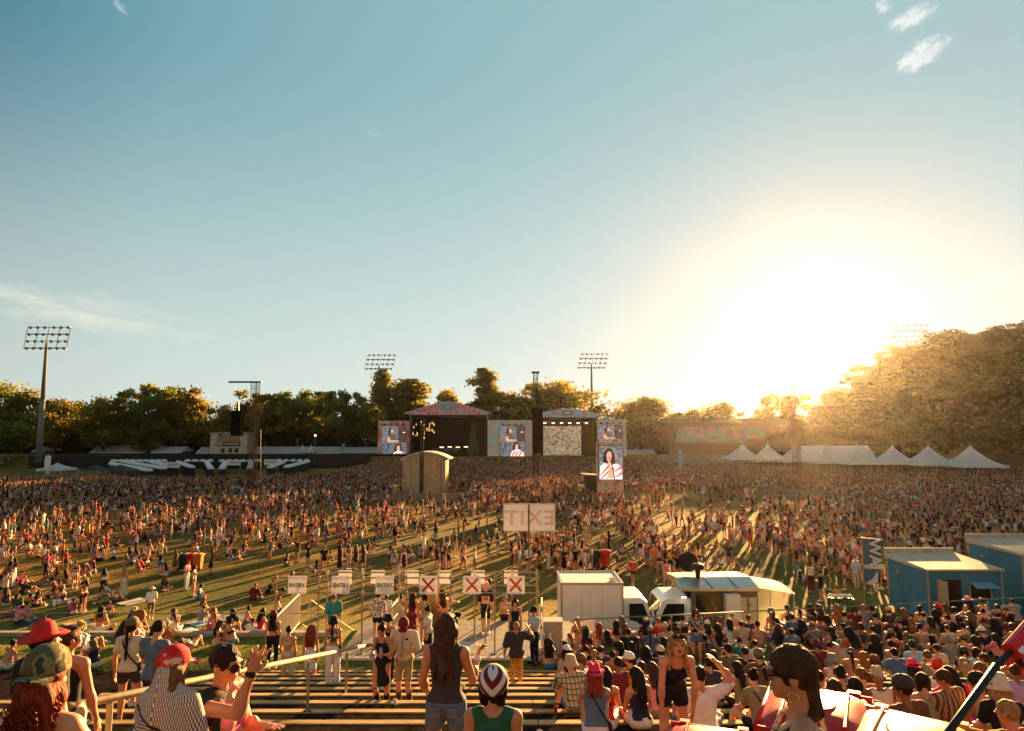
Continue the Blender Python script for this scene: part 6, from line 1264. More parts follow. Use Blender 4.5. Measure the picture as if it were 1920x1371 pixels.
sc_ += [cap(S['chest'], S['P']+V3(0, -.05, -.06), .16, .205, .08, (V3(0, 1, 0), 1.3)), cap(S['h']+V3(-.02, -.1, 0), S['P']+V3(-.16, -.14, 0), .03, .06, .06), cap(S['nb']+V3(.06, -.11, 0), S['P']+V3(.12, -.18, -.05), .03, .05, .03), cap(S['nb']+V3(-.02, -.12, 0), S['P']+V3(0, -.19, -.05), .03, .04, .03)]
prim_part(r, 'checked_scarf', sc_, cmat('keff'), .012, .006, 22, cuts=[(V3(0, 0, .80), V3(0, 0, -1)), (S['h']+V3(0, .05, -.04), unit(V3(0, 1, .1)))] )
# woman with sunglasses raising a hand, three-quarter to the right
S = skel(P_(head=(-6, -8), tw=-5, side=4, aR=((.25, .95, .05), (-.02, .34, 1)), aL=((-.2, .25, -1), (.5, .8, .25)), curl=.12), 'f'); S['palmR'] = V3(-.6, -.6, 0); S['spreadR'] = .30; S['curlR'] = .10; d = 4.55; p = pt(424, 1238, d)
r = person('h6', 'f', (p.x, d, tread_z(d)), rad(-100), 1, ('short', 'dark'), ('tank', 'pink'), ('pants', 'hotpink'), 'short-haired person in sunglasses raising one hand with fingers spread', vox=HV, det=1, spec=S, pk='h6', hat=('glasses', 'black'), shoes='white', scale=(p.z-tread_z(d))/1.6)
v6 = torso_prims(S, .020)+shoulder_prims(S, .018); prim_part(r, 'open_waistcoat', v6, pattern('print waistcoat', 'noise', (.015, .035, .035), (.03, .012, .015), 1.4, (.22, .03, .02)), .011, .002, 20, cuts=[(S['P']+V3(0, 0, .0), V3(0, 0, -1)), (S['chest']+V3(0, .045, 0), unit(V3(-.25, 1, 0))), (S['nb']+V3(0, 0, .05), unit(V3(0, .4, 1)))])
prim_part(r, 'pink_sash', [ell(S['waist']+V3(0, 0, -.03), (.137, .102, .028), S['R'], .01)], cmat('hotpink'), .009)
for k, cc in ((.06, 'black'), (.09, 'mustard')):
    w = S['elR']+(S['wrR']-S['elR'])*(1-k*.9); prim_part(r, 'bracelet', [cap(w, w+S['fdR']*.008, .034, .034, .005)], cmat(cc), .006)
# couple walking up
d = 14.2; S = skel(P_(P=(0, 0, .92), lean=5, head=(8, -30), lL=((-.04, .25, -1), (0, -.45, -1)), lR=((.04, .05, -1), (0, -.1, -1)), aL=((-.3, .1, -1), (.7, .75, .05)), aR=((.22, .0, -1), (.1, .5, -.9)), curl=1.2), 'm')
r = person('h7', 'm', (pt(757, 1300, d).x, d, tread_z(d)), PI-.12, 0, ('short', 'grey'), ('shirt', 'cream'), ('bermuda', 'khaki'), 'person in a cream button shirt, khaki shorts and dark cap walking up the steps', 'couple walking up the steps', vox=.011, det=1, spec=S, pk='h7', hat=('cap', 'maroon'), shoes='_brown', scale=1.04)
m = MB(); c = S['chest']; [m.tube(tuple(c+V3(s*.016, .125, .12)), tuple(c+V3(s*.02, .135, -.30)), .0045, n=4) for s in (-1, 1)]; m.box(tuple(c+V3(-.085, .128, .06)), (.055, .012, .032)); m.build('shirt_piping', cmat('black'), r)
S = skel(P_(P=(0, 0, .92), lean=2, head=(-22, -10), lR=((.04, .30, -1), (0, -.5, -1)), lL=((-.03, .0, -1), (0, -.05, -1)), aL=((-.2, .1, -1), (.3, .8, .3)), aR=((.2, .05, -1), (-.3, .8, .2)), curl=1.1), 'f'); d = 14.1
r = person('h8', 'f', (pt(716, 1300, d).x, d, tread_z(d)), PI-.25, 1, ('bun', 'dark'), ('dress', 'black'), None, 'person in a short black dress and tall boots holding a drink beside the cream shirt', 'couple walking up the steps', vox=.011, det=1, spec=S, pk='h8', shoes='_black', scale=.97)
c = S['wrL']+S['fdL']*.08; prim_part(r, 'drink_can', [cap(c-V3(0, 0, .06), c+V3(0, 0, .10), .033, .033, .004)], cmat('lilac'), .008)
# woman in dark hooded vest and denim shorts
S = skel(P_(head=(-22, -6), tw=-4, aR=((.28, .30, -1), (.12, .80, .55)), aL=((-.25, .15, -1), (.1, .6, -.6)), lL=((-.08, .02, -1), (0, -.05, -1)), lR=((.08, .02, -1), (0, -.05, -1)), curl=.9), 'f'); S['palmR'] = V3(-1., -.1, .1); d = 6.5; p = pt(838, 1176, d)
r = person('h9', 'f', (p.x, d, tread_z(d)), rad(-3), 1, ('wavy', 'brown'), ('vest', 'charcoal'), ('shorts', 'denim'), 'person in a dark sleeveless hooded top and denim shorts holding a cup', vox=HV, det=1, spec=S, pk='h9', hat=('glasses_up', 'black'), shoes='white', scale=(p.z-tread_z(d))/1.6)
prim_part(r, 'hood', [cap(S['nb']+V3(s*.07, -.07, -.02), S['nb']+V3(0, -.13, -.16), .045, .035, .04) for s in (-1, 0, 1)]+[cap(S['nb']+V3(-.09, -.03, .0), S['nb']+V3(.09, -.03, .0), .05, .05, .04)], cmat('charcoal'), .009, .004, 30)
b_ = S['P']; [MB().box((sx*.075, -.165, b_[2]-.04), (.085, .012, .09)).build('pocket', cmat('denim'), r) for sx in (-1, 1)]
c = S['wrR']+S['fdR']*.10+V3(-.03, 0, .0); m = MB(); m.lathe([(.028, -.07), (.036, .035), (.034, .035), (.001, .02)], 16, c=tuple(c)); m.build('cup', mat('clear cup', (.55, .55, .5), .2, trans=.5), r, smooth=True)
prim_part(r, 'bracelet', [cap(S['wrR']-S['fdR']*.03, S['wrR']-S['fdR']*.015, .033, .033, .005)], cmat('white'), .006)
# person in bandana helmet cap and green top
S = skel(P_(head=(-8, 0)), 'f'); d = 4.1; p = pt(925, 1285, d)
r = person('h10', 'f', (p.x, d, tread_z(d)), rad(-2), 1, ('bob', 'dark'), ('vest', 'green'), ('shorts', 'black'), 'person in a green sleeveless top with a red and white zigzag headscarf', vox=HV, det=1, spec=S, pk='h10', shoes='white', scale=(p.z-tread_z(d))/1.6)
prim_part(r, 'headscarf', [ell(S['h']+V3(0, -.012, .030), (.110, .126, .118), None, .02), ell(S['h']+V3(0, -.10, -.035), (.05, .025, .03), None, .02)], cmat('bandana'), .008, cuts=[(S['h']+V3(0, .06, .02), unit(V3(0, .5, -1))), (S['h']+V3(0, 0, -.045), V3(0, 0, -1))])
# yellow leopard trousers
d = 17.8; S = skel(P_(head=(6, 4), aR=((.55, .3, -.25), (-.45, .25, .95)), aL=((-.3, -.05, -1), (-.1, .4, -.8))), 'm')
person('h11', 'm', (pt(968, 1280, d).x, d, tread_z(d)), 0, 1, ('short', 'blond'), ('loose', 'charcoal'), ('pants', 'leopard'), 'blond person in a dark tee and yellow leopard print trousers shading their eyes', vox=.013, spec=S, pk='h11', extra=('bag',), shoes='black')
# leaning woman facing the camera
d = 8.4; S = skel(P_(P=(0, -.18, .84), lean=42, head=(-4, 34), lL=((-.06, .18, -1), (0, -.25, -1)), lR=((.06, .18, -1), (0, -.25, -1)), aL=((-.15, .15, -1), (.05, -.2, -1)), aR=((.15, .15, -1), (-.05, -.2, -1)), curl=.3), 'f')
p = pt(1283, 1229, d-.45); r = person('h12', 'f', (p.x, d, p.z-float(S['h'][2])), PI+.05, 0, ('wavy', 'blond'), ('tank', 'black'), ('shorts', 'black'), 'blond person in a black strap top leaning forward, hands on knees, mouth open', vox=HV, det=1, spec=S, pk='h12', hat=('glasses_up', 'black'), shoes='white')
prim_part(r, 'mouth', [ell(S['h']+S['Rh']@V3(0, .094, -.062), (.016, .010, .016), S['Rh'], .005)], cmat('maroon'), .005)
for s in (-1, 1): prim_part(r, 'eye', [ell(S['h']+S['Rh']@V3(s*.033, .082, .004), (.014, .010, .008), S['Rh'], .005)], cmat('black'), .005)
prim_part(r, 'bum_bag', [ell(S['P']+V3(.06, .17, .02), (.07, .05, .05), None, .01)], cmat('black'), .010)
# ------------------------------------------------------------ people seated on the terrace
OCC = []
def seat(px, py, hz=.76):
    rr = ray(px, py); s = -rr.z/rr.y; best = None
    for k in range(0, 16):
        zk = TZ(.6+TD*(k+.5)); y = (CAMZ-zk-hz)/s; lo, hi = .6+TD*k+.25, .6+TD*(k+1)-.12
        if hi > 20.4: break
        e = 0 if lo <= y <= hi else min(abs(y-lo), abs(y-hi))
        if best is None or e < best[0]: best = (e, min(max(y, lo), hi), zk, hi)
    y2 = (CAMZ-2.40-hz)/s
    if y2 > 20.6 and (best is None or best[0] > .1 or y2 > 20.6 and y2 < 26 and best[0] > 0): 
        if y2 < 29: best = (0, y2, 2.405 if y2 < 21.6 else 2.385, 99)
    e, y, z, hi = best; return Vector((rr.x/rr.y*y, y, z)), hi
HW = dict(dark='dark brown', black='black', brown='brown', blond='blond', red='red', ginger='ginger', light='light brown', grey='grey')
SW = dict(short='short', long='long', curly='curly', bun='tied-up', pony='ponytailed', bob='bobbed', braid='braided', wavy='wavy', lob='shoulder-length')
TW = dict(tee='tee', tank='strap top', crop='cropped top', shirt='shirt', vest='sleeveless top', long='long-sleeved top', bikini='bikini top', loose='loose tee', dress='dress', maxi='long dress')
NW = dict(cap='cap', capback='cap', cowboy='cowboy hat', sunhat='sun hat', bucket='bucket hat', fedora='fedora', beanie='beanie', headband='headband', glasses_up='sunglasses on the head', glasses='sunglasses')
USED = set()
def where(px, py):
    if px < 520: return 'on the left grass bank' if py > 1140 else 'on the left lawn'
    if px > 1560 and py < 1165: return 'below the blue cabins'
    if px > 1640: return 'at the far right'
    if px > 1440: return 'behind the person in profile'
    if py < 1190: return 'under the %s' % ('box truck' if px < 1228 else 'food truck')
    if px < 1100: return 'beside the stairs'
    return 'mid terrace' if px < 1300 else 'right of the leaner'
def fit(l):
    for a, b in ((' person with ', ' person with '), ('red and white striped', 'striped'), ('black and white patterned', 'patterned'), (' and ', ', '), (' hair, ', ' hair, '), ('shoulder-length ', ''), (' on the head', '')):
        if len(l.split()) > 15: l = l.replace(a, b)
    return ' '.join(l.split())
def mklabel(hat, hair, top, verb, wh, extra=''):
    a = ('%s %s' % (plain(hat[1]), NW[hat[0]])) if hat and hat[0] not in ('glasses', 'glasses_up') else '%s %s hair' % (SW[hair[0]], HW[hair[1]])
    return fit('%s person with %s and %s %s %s' % (verb, a, plain(top[1]) if top else '', TW[top[0]] if top else 'bare back', wh))
def uniq(l, opts):
    if l not in USED: USED.add(l); return l
    for o in opts:
        q = l+o
        if q not in USED and len(q.split()) <= 16: USED.add(q); return q
    return None
VERB = dict(sit='seated', sit_left='seated', sit_right='seated', sit_phone='seated', sit_up='seated', hug='hunched', cross='cross-legged', back='reclining', side='half-reclining', lie='lying', stand='standing', stand_look='standing', hip='standing', phone='standing', wave='waving', cheer='cheering', fold='standing', walk='walking', walk2='walking', shade='standing', carry='standing')
TL = [(1084,1166,'f',('long','blond'),None,('bikini','black'),'sit'),(1123,1175,'f',('long','red'),None,('tee','beige'),'sit'),(1155,1168,'f',('long','black'),None,('bikini','charcoal'),'sit'),(1168,1161,'f',('long','light'),None,('tank','brown'),'sit_left'),(1140,1186,'f',('long','dark'),None,('tee','olive'),'sit'),(1178,1187,'m',('short','black'),None,('loose','black'),'sit'),(1213,1173,'f',('curly','dark'),('cap','cream'),('long','maroon'),'hug'),(1237,1166,'f',('short','ginger'),None,('tee','red'),'sit_left'),(1252,1179,'m',('short','blond'),('beanie','beige'),('shirt','beige'),'sit_phone'),(1258,1161,'m',('short','black'),None,('tee','black'),'sit'),(1283,1163,'f',('bun','dark'),None,('crop','black'),'sit'),(1325,1146,'m',('short','dark'),None,('vest','charcoal'),'sit_up'),(1328,1173,'f',('long','brown'),('cap','white'),('long','cream'),'sit'),(1352,1163,'m',('short','brown'),('bucket','brown'),('tee','brown'),'sit'),(1373,1151,'m',('short','light'),('cap','white'),('shirt','peach'),'sit'),(1369,1168,'f',('lob','black'),None,('tee','white'),'sit'),(1393,1171,'m',('short','dark'),None,('loose','beige'),'sit'),(1404,1162,'m',('short','brown'),None,('vest','navy'),'sit'),(1422,1174,'f',('bun','dark'),None,('bikini','peach'),'sit'),(1449,1148,'f',('long','brown'),('bucket','olive'),('tank','khaki'),'sit_left'),
 (1297,1202,'m',('short','dark'),('bucket','sky'),('tee','olive'),'sit'),(1326,1204,'m',('braid','black'),None,('long','darkstripe'),'hug'),(1391,1203,'f',('bun','dark'),None,('tee','teal'),'sit'),(1341,1229,'f',('long','brown'),None,('tank','maroon'),'sit'),(1370,1224,'m',('short','black'),('cap','black'),('loose','olive'),'sit_left'),(1420,1208,'m',('short','dark'),None,('tee','white'),'sit'),(1430,1246,'m',('short','dark'),('capback','olive'),('loose','brown'),'hug'),(1339,1257,'f',('short','dark'),None,('tee','charcoal'),'hug'),
 (1066,1226,'f',('curly','black'),('beanie','white'),('tee','cream'),'sit'),(1070,1247,'f',('long','black'),None,('tank','grey'),'sit'),(1089,1237,'f',('bob','light'),None,('long','grey'),'sit'),(1114,1227,'f',('pony','blond'),None,('tank','black'),'sit'),(1078,1263,'m',('short','brown'),('bucket','beige'),('shirt','plaid'),'hug'),(1162,1247,'m',('short','dark'),None,('vest','maroon'),'sit'),(1186,1240,'m',('short','black'),('cap','white'),('tee','rust'),'sit_left'),(1204,1251,'f',('short','dark'),None,('tank','khaki'),'sit'),(1213,1226,'f',('curly','black'),None,('tee','bwfloral'),'sit'),(1240,1229,'m',('short','black'),('cap','cream'),('loose','charcoal'),'sit'),(1231,1259,'f',('lob','brown'),None,('tank','pink'),'sit_phone'),(1117,1289,'f',('lob','red'),('cowboy','hotpink'),('vest','denim'),'hug'),(1134,1269,'f',('long','black'),None,('tank','red'),'sit_phone'),(1200,1268,'f',('wavy','black'),None,('tank','navy'),'sit_left'),(1031,1214,'f',('curly','dark'),None,('crop','black'),'hug'),(1064,1212,'m',('short','black'),('glasses_up','black'),('tee','rust'),'sit_left'),
 (1098,1219,'f',('bun','black'),None,('tee','black'),'sit'),(1128,1221,'m',('short','dark'),None,('tee','charcoal'),'sit'),(1165,1213,'f',('long','black'),None,('tank','black'),'sit'),(1186,1211,'f',('lob','dark'),None,('tee','navy'),'sit'),(1150,1229,'f',('bun','dark'),None,('crop','rust'),'sit'),(1248,1203,'f',('curly','black'),None,('long','black'),'sit'),(1196,1204,'f',('pony','dark'),None,('tank','green'),'sit'),(1263,1215,'f',('long','dark'),None,('tank','brown'),'sit'),(1107,1204,'f',('short','dark'),None,('tee','maroon'),'sit'),
 (1579,1209,'m',('short','dark'),('cap','teal'),('loose','beige'),'sit'),(1559,1211,'f',('bun','dark'),None,('tank','black'),'sit'),(1564,1238,'f',('bob','grey'),('bucket','grey'),('vest','lace'),'sit'),(1598,1227,'f',('pony','black'),('headband','bwfloral'),('bikini','khaki'),'sit'),(1626,1235,'f',('long','ginger'),None,('tank','brown'),'sit'),(1648,1241,'f',('long','brown'),('cap','brown'),('tee','brown'),'sit'),(1655,1275,'m',('short','blond'),('cowboy','beige'),('vest','cream'),'sit'),(1535,1215,'m',('short','maroon') if False else ('short','dark'),('beanie','maroon'),('tee','maroon'),'sit'),(1541,1272,'m',('short','dark'),None,('tee','white'),'sit'),
 (1490,1166,'m',('short','dark'),None,('tee','blue'),'hug'),(1505,1168,'f',('curly','black'),None,('tee','black'),'sit'),(1526,1161,'f',('bun','brown'),None,('tee','redstripe'),'sit'),(1555,1162,'f',('long','black'),None,('tank','brown'),'sit'),(1586,1173,'f',('lob','dark'),None,('tee','khaki'),'sit_left'),(1644,1158,'f',('bun','black'),None,('tank','charcoal'),'sit'),(1670,1147,'m',('short','dark'),('cap','orange'),('loose','black'),'sit'),(1698,1149,'f',('lob','light'),None,('tank','black'),'sit'),(1757,1138,'f',('lob','dark'),('cowboy','hotpink'),('bikini','grey'),'sit_up'),(1795,1145,'f',('bob','black'),None,('tee','cream'),'sit'),(1820,1128,'f',('long','dark'),('sunhat','pink'),('tank','black'),'sit'),(1846,1129,'m',('short','dark'),None,('vest','peach'),'sit'),(1824,1153,'f',('long','light'),None,('tank','black'),'sit'),(1905,1132,'m',('short','dark'),None,('loose','grey'),'hug'),(1777,1138,'f',('long','brown'),None,('crop','peach'),'sit'),(1727,1140,'f',('lob','dark'),None,('tank','mustard'),'sit'),(1622,1142,'m',('short','ginger'),None,('tee','grey'),'sit'),(1572,1143,'f',('curly','ginger'),None,('crop','rust'),'sit'),(1875,1139,'m',('short','black'),None,('tee','black'),'sit'),
 (1713,1198,'m',('short','dark'),('cap','green'),('tee','charcoal'),'sit'),(1702,1194,'f',('long','light'),None,('tank','cream'),'sit'),(1751,1196,'f',('long','black'),None,('tank','black'),'sit_left'),(1782,1181,'m',('short','brown'),None,('tee','beige'),'sit'),(1784,1202,'m',('short','grey'),('beanie','grey'),('tee','grey'),'sit'),(1811,1198,'m',('short','dark'),('cap','olive'),('tee','khaki'),'sit'),(1848,1186,'m',('short','black'),('cap','white'),('tee','black'),'sit'),(1835,1209,'f',('lob','dark'),None,('long','pink'),'hug'),(1877,1200,'f',('long','dark'),None,('long','pinkprint'),'hug'),(1716,1216,'m',('short','dark'),('cap','navy'),('tee','sky'),'sit'),(1761,1219,'m',('short','brown'),None,('tee','cream'),'sit_left'),(1747,1235,'m',('short','light'),None,('tee','khaki'),'sit'),(1688,1237,'m',('short','black'),None,('loose','blue'),'hug'),(1722,1252,'f',('wavy','dark'),('cowboy','hotpink'),('tank','peach'),'sit'),(1768,1252,'m',('short','dark'),('cowboy','red'),('loose','white'),'sit_left'),(1811,1222,'f',('bob','dark'),('headband','green'),('tee','black'),'sit'),(1835,1226,'f',('bob','black'),None,('tee','sky'),'sit'),(1815,1248,'f',('wavy','blond'),('headband','bwfloral'),('tee','brown'),'sit'),(1854,1241,'m',('short','brown'),None,('tee','denim'),'sit_left'),(1869,1169,'f',('curly','black'),None,('tee','charcoal'),'sit'),(1904,1178,'f',('lob','brown'),None,('tank','brown'),'sit'),(1645,1199,'f',('long','dark'),None,('tee','black'),'sit'),(1708,1300,'m',('short','dark'),('cap','charcoal'),('tee','brown'),'sit_left'),(1783,1279,'m',('short','brown'),('glasses','black'),('shirt','stripes'),'sit_left'),(1803,1287,'f',('long','dark'),None,('loose','hotpink'),'hug'),(1884,1298,'f',('wavy','blond'),('bucket','cream'),('tee','black'),'sit'),(1908,1345,'m',('short','blond'),None,('tee','rust'),'sit_left'),(1912,1262,'f',('bun','brown'),None,('tee','lilac'),'sit'),(1908,1222,'f',('long','dark'),None,('tee','red'),'sit')]
rp_ = random.Random(11)
def terr_person(px, py, sx, hair, hat, top, ps, vox=.016):
    loc, hi = seat(px, py, .74 if ps != 'hug' else .66)
    if loc.y < 20.5 and hi-loc.y > .45 and ps in ('sit', 'sit_left', 'sit_right', 'sit_phone', 'sit_up') and loc.y < 20: loc.y = hi-.0 if hi-loc.y < .3 else loc.y
    w = where(px, py); v = VERB[ps]; l = uniq(mklabel(hat, hair, top, v, w), [', nearer the rail', ', lower down', ', among dark tops'])
    if l is None: l = mklabel(hat, hair, top, v, w)
    OCC.append((px, py)); bt = rp_.choice([('shorts', 'denim'), ('shorts', 'black'), ('pants', 'black'), ('shorts', 'khaki'), ('pants', 'blue'), ('shorts', 'white')])
    return person(ps, sx, loc, rad(rp_.uniform(-14, 16)), rp_.choices([0, 1, 2, 3, 4], [4, 4, 2, 2, 1])[0], hair, top, bt, l, 'people seated on the terrace', shoes=None, hat=hat, vox=vox, scale=rp_.uniform(.94, 1.05), extra=('bag',) if rp_.random() < .12 else ())
for t in TL: terr_person(*t, vox=.013 if t[1] > 1235 else .017)
fc = random.Random(5); tries = 0; nf = 0
while nf < 52 and tries < 3000:
    tries += 1; px = fc.uniform(1060, 1915); lo = 1175 if px < 1450 else 1140; py = fc.uniform(lo, 1262 if px < 1400 else 1300)
    if 1425 < px < 1540 and py > 1190 or 1590 < px < 1800 and py > 1305 or 1250 < px < 1320 and py > 1190 or 1290 < px < 1345 and py > 1230: continue
    sp = 13+(py-1150)*.11
    if any(abs(px-a) < sp*1.25 and abs(py-b) < sp*.9 for a, b in OCC): continue
    sx = 'f' if fc.random() < .7 else 'm'; terr_person(px, py, sx, (fc.choice(['long', 'bun', 'lob', 'pony', 'wavy', 'bob']) if sx == 'f' else 'short', fc.choice(['black', 'dark', 'dark', 'brown', 'light'])), ('cap', fc.choice(['black', 'grey', 'olive'])) if fc.random() < .15 else None, (fc.choice(['tank', 'tee', 'crop']) if sx == 'f' else fc.choice(['tee', 'loose']), fc.choice(['black', 'black', 'charcoal', 'brown', 'navy', 'grey', 'maroon', 'khaki', 'olive', 'denim'])), fc.choice(['sit', 'sit', 'sit_left', 'hug', 'sit_phone', 'sit_right'])); nf += 1
# the one in the pale checked shirt reaching up, and the big profile
d = 8.9; S = skel(P_(P=(0, 0, .11), lean=6, side=-2, head=(-6, -6), aR=((.75, .30, .42), (-.62, .25, .72)), aL=((-.2, .3, -1), (.1, .9, -.3)), lL=((-.35, .75, .6), (0, .5, -1)), lR=((.5, .8, .1), (0, .9, -.5)), curl=.4), 'm'); p = pt(1318, 1272, d)
person('h13', 'm', (p.x, d, p.z-.745), rad(4), 1, ('short', 'dark'), ('shirt', 'white'), ('pants', 'denim'), 'seated person in a pale crumpled shirt with right arm bent over the head', vox=.010, det=1, spec=S, pk='h13', shoes='black', scale=1.0)
S = skel(P_(head=(0, -4), aL=((-.15, .15, -1), (.1, .6, -.6)), aR=((.15, .1, -1), (0, .6, -.8))), 'f'); d = 2.75; p = pt(1492, 1262, d)
r = person('h14', 'f', (p.x, d, tread_z(d)), rad(70), 1, None, ('tank', 'brown'), ('shorts', 'black'), 'large person in profile with sunglasses, gold hoop earrings and a dark ponytail', vox=.0075, det=1, spec=S, pk='h14', hat=('glasses', 'black'), shoes='white', scale=(p.z-tread_z(d))/1.6)
hp, sb = hair_prims(S, 'short', 1); hp += [cap(S['h']+V3(0, -.075, -.045), S['nb']+V3(-.02, -.055, .02), .038, .026, .02), cap(S['nb']+V3(-.02, -.055, .02), S['nb']+V3(-.085, .04, -.05), .026, .024, .02), cap(S['nb']+V3(-.085, .04, -.05), S['nb']+V3(-.10, .17, -.24), .024, .016, .02)]
V, F = sdf_mesh(hp, .007, subs=sb, wob=.0025, wf=95); link('hair', fastmesh('hair', V, F), HAIR['brown'], r)
fr = np.random.default_rng(4); m = MB()
for i in range(260):
    a, b2 = fr.uniform(0, 2*PI), fr.uniform(.1, 1.5); n_ = V3(math.cos(a)*math.sin(b2)*.082, math.sin(a)*math.sin(b2)*.100-.014, math.cos(b2)*.095+.022)
    if n_[1] > .05 and n_[2] < .05: continue
    q = S['h']+n_; e = q+unit(n_+fr.normal(0, .05, 3))*fr.uniform(.008, .022)+V3(0, -.004, 0); m.tube(q, e, .0009, .0005, 3, cap=False)
m.build('flyaway_hair', HAIR['ginger'], r)  # loose strands; ginger colour stands in for rim light on brown hair
for s in (-1, 1): m = MB(); c = S['h']+V3(s*.088, -.005, -.075); m.lathe([(.022, -.0035), (.0255, 0), (.022, .0035), (.0185, 0)], 24, closed=True, mod=lambda p, q, zz, a: (zz+c[0], p[0]+c[1], p[1]+c[2])); m.build('hoop_earring', mat('gold', (.75, .48, .16), .2, 1.), r, smooth=True)
prim_part(r, 'strap', strap_prims(S), cmat('cream'), .006)
# standing ones on the terrace
def stander(px, py_head, ps, sx, rz, hair, top, bottom, label, hat=None, vox=.017, shoes='white', scale=1., extra=(), hz=1.60, skin=0, group=None, dist=None):
    rr = ray(px, py_head); s = -rr.z/rr.y; best = None
    for y in (np.arange(18, 60, .05) if dist is None else (dist,)):
        g = tread_z(y) if y < 20.1 else (2.4 if y < 22.5 else (2.47 if y < 26.4 and -5.7 < rr.x/rr.y*y < 2.1 else gz(y)))
        e = abs(CAMZ-s*y-(g+hz*scale))
        if best is None or e < best[0]-.01: best = (e, y, g)
    e, y, g = best; USED.add(label); hz = hz
    return person(ps, sx, (rr.x/rr.y*y, y, g), rz, skin, hair, top, bottom, label, group, hat=hat, vox=vox, shoes=shoes, scale=scale, extra=extra)
stander(1304, 1148, 'phone', 'f', PI, ('long', 'dark'), ('tee', 'floral'), ('shorts', 'denim'), 'standing person with a headband and dark floral top, arms folded, facing the camera', ('headband', 'rust'))
S = skel(P_(lean=26, head=(15, -14), aL=((-.25, .6, -.8), (.2, .9, .1)), aR=((.2, .6, -.8), (-.2, .9, .1))), 'm'); p = pt(1603, 1160, 19.2)
person('h15', 'm', (p.x, 19.2, 2.55), rad(12), 0, ('curly', 'black'), ('tee', 'rust'), ('shorts', 'grey'), 'standing person in a coral tee with white hem bending over the seated crowd', spec=S, pk='h15', vox=.016, shoes='white', scale=1.02)
# ------------------------------------------------------------ people around the gate
G = 'people at the entry gate'
stander(513, 1154, 'stand', 'f', rad(8), ('long', 'dark'), ('crop', 'brown'), ('pants', 'black'), 'person with a brown fedora, bare midriff and black trousers beside the barrier', ('fedora', 'maroon'), group=G, extra=('bag',))
stander(541, 1184, 'stand_look', 'f', rad(0), ('bun', 'dark'), ('bikini', 'cream'), ('pants', 'cream'), 'person in a cream tube top and cream trousers, left of the white dress', group=G)
stander(584, 1181, 'stand', 'f', 0, ('curly', 'red'), ('dress', 'white'), None, 'person with huge curly auburn hair in a short white dress, seen from behind', group=G, shoes='brown')
stander(626, 1166, 'stand', 'f', 0, ('braid', 'black'), ('crop', 'bwfloral'), ('wide', 'white'), 'person with a black hat, long dark braid and wide white trousers', ('bucket', 'black'), group=G, extra=('bag',))
stander(728, 1162, 'stand_look', 'f', rad(5), ('short', 'dark'), ('bikini', 'black'), ('maxi', 'black') if False else ('pants', 'black'), 'person with a bare back and black trousers just behind the couple', ('bucket', 'black'), group=G, extra=('bag',))
stander(803, 1144, 'carry', 'f', rad(78), ('bun', 'dark'), ('tee', 'white'), ('skirt', 'black'), 'person in a white tee and black skirt carrying a plate of food', group=G)
stander(846, 1148, 'phone', 'm', rad(150), ('short', 'dark'), ('tee', 'grey'), ('shorts', 'charcoal'), 'person in a pale grey tee looking down at a phone on the deck', group=G)
stander(1001, 1146, 'fold', 'm', rad(120), ('short', 'dark'), ('tee', 'sky'), ('pants', 'black'), 'person in a bright blue staff tee standing at the right gate post', ('cap', 'black'), group=G, shoes='black')
o = stander(911, 1099, 'stand', 'm', PI, ('short', 'brown'), ('shirt', 'black'), ('bermuda', 'black'), 'person in a sports jersey numbered 33 and pink hat coming up the stairs', ('bucket', 'pink'), group=G, scale=1.03)
m = MB(); m.box((0, .145, 1.17), (.26, .012, .26)); m.build('jersey_panel', cmat('peach'), o); text('33', .17, cmat('black'), o, (0, .155, 1.22), rot=(PI/2, 0, PI), bold=.004)
Rr = [(709, 1117, 'stand_look', 'm', ('short', 'dark'), None, ('shirt', 'bwfloral'), ('shorts', 'black'), 'person in a black and white patterned shirt behind the third ENTRY board'), (725, 1120, 'stand', 'm', ('short', 'dark'), None, ('tee', 'white'), ('pants', 'black'), 'person in a plain white tee beside the patterned shirt'),
 (753, 1120, 'stand', 'f', ('pony', 'dark'), None, ('tank', 'maroon'), ('shorts', 'black'), 'person in a maroon sports top and black shorts below the blank boards'), (773, 1117, 'stand_look', 'f', ('long', 'dark'), None, ('maxi', 'maroon'), None, 'person in a long maroon dress with long dark hair below the blank boards'),
 (797, 1119, 'stand', 'f', ('bob', 'dark'), None, ('tee', 'khaki'), ('shorts', 'khaki'), 'person in khaki right of the long maroon dress'), (811, 1117, 'hip', 'f', ('long', 'blond'), None, ('dress', 'olive'), None, 'person in a short olive dress under the first red cross'), (829, 1114, 'stand', 'f', ('long', 'brown'), ('cowboy', 'black'), ('crop', 'black'), ('shorts', 'rust'), 'person in a black cowboy hat and rust shorts between the red crosses'),
 (947, 1122, 'phone', 'f', ('bun', 'blond'), None, ('bikini', 'cream'), ('pants', 'black'), 'person in a strapless pale top and black trousers under the last red cross'), (966, 1130, 'stand', 'f', ('lob', 'dark'), None, ('tank', 'black'), ('pants', 'charcoal'), 'shorter person in black beside the strapless pale top'), (626, 1120, 'sit_up', 'm', ('short', 'light'), None, ('loose', 'teal'), ('shorts', 'charcoal'), 'person in a teal shirt resting behind the barrier under the second ENTRY board')]
for px, py, ps, sx, hair, hat, top, bot, l in Rr: stander(px, py, ps if ps != 'sit_up' else 'stand', sx, rp_.uniform(-.5, .5) if px < 900 else PI, hair, top, bot, l, hat, vox=.02, group=G, skin=rp_.choice([0, 0, 1, 2]))
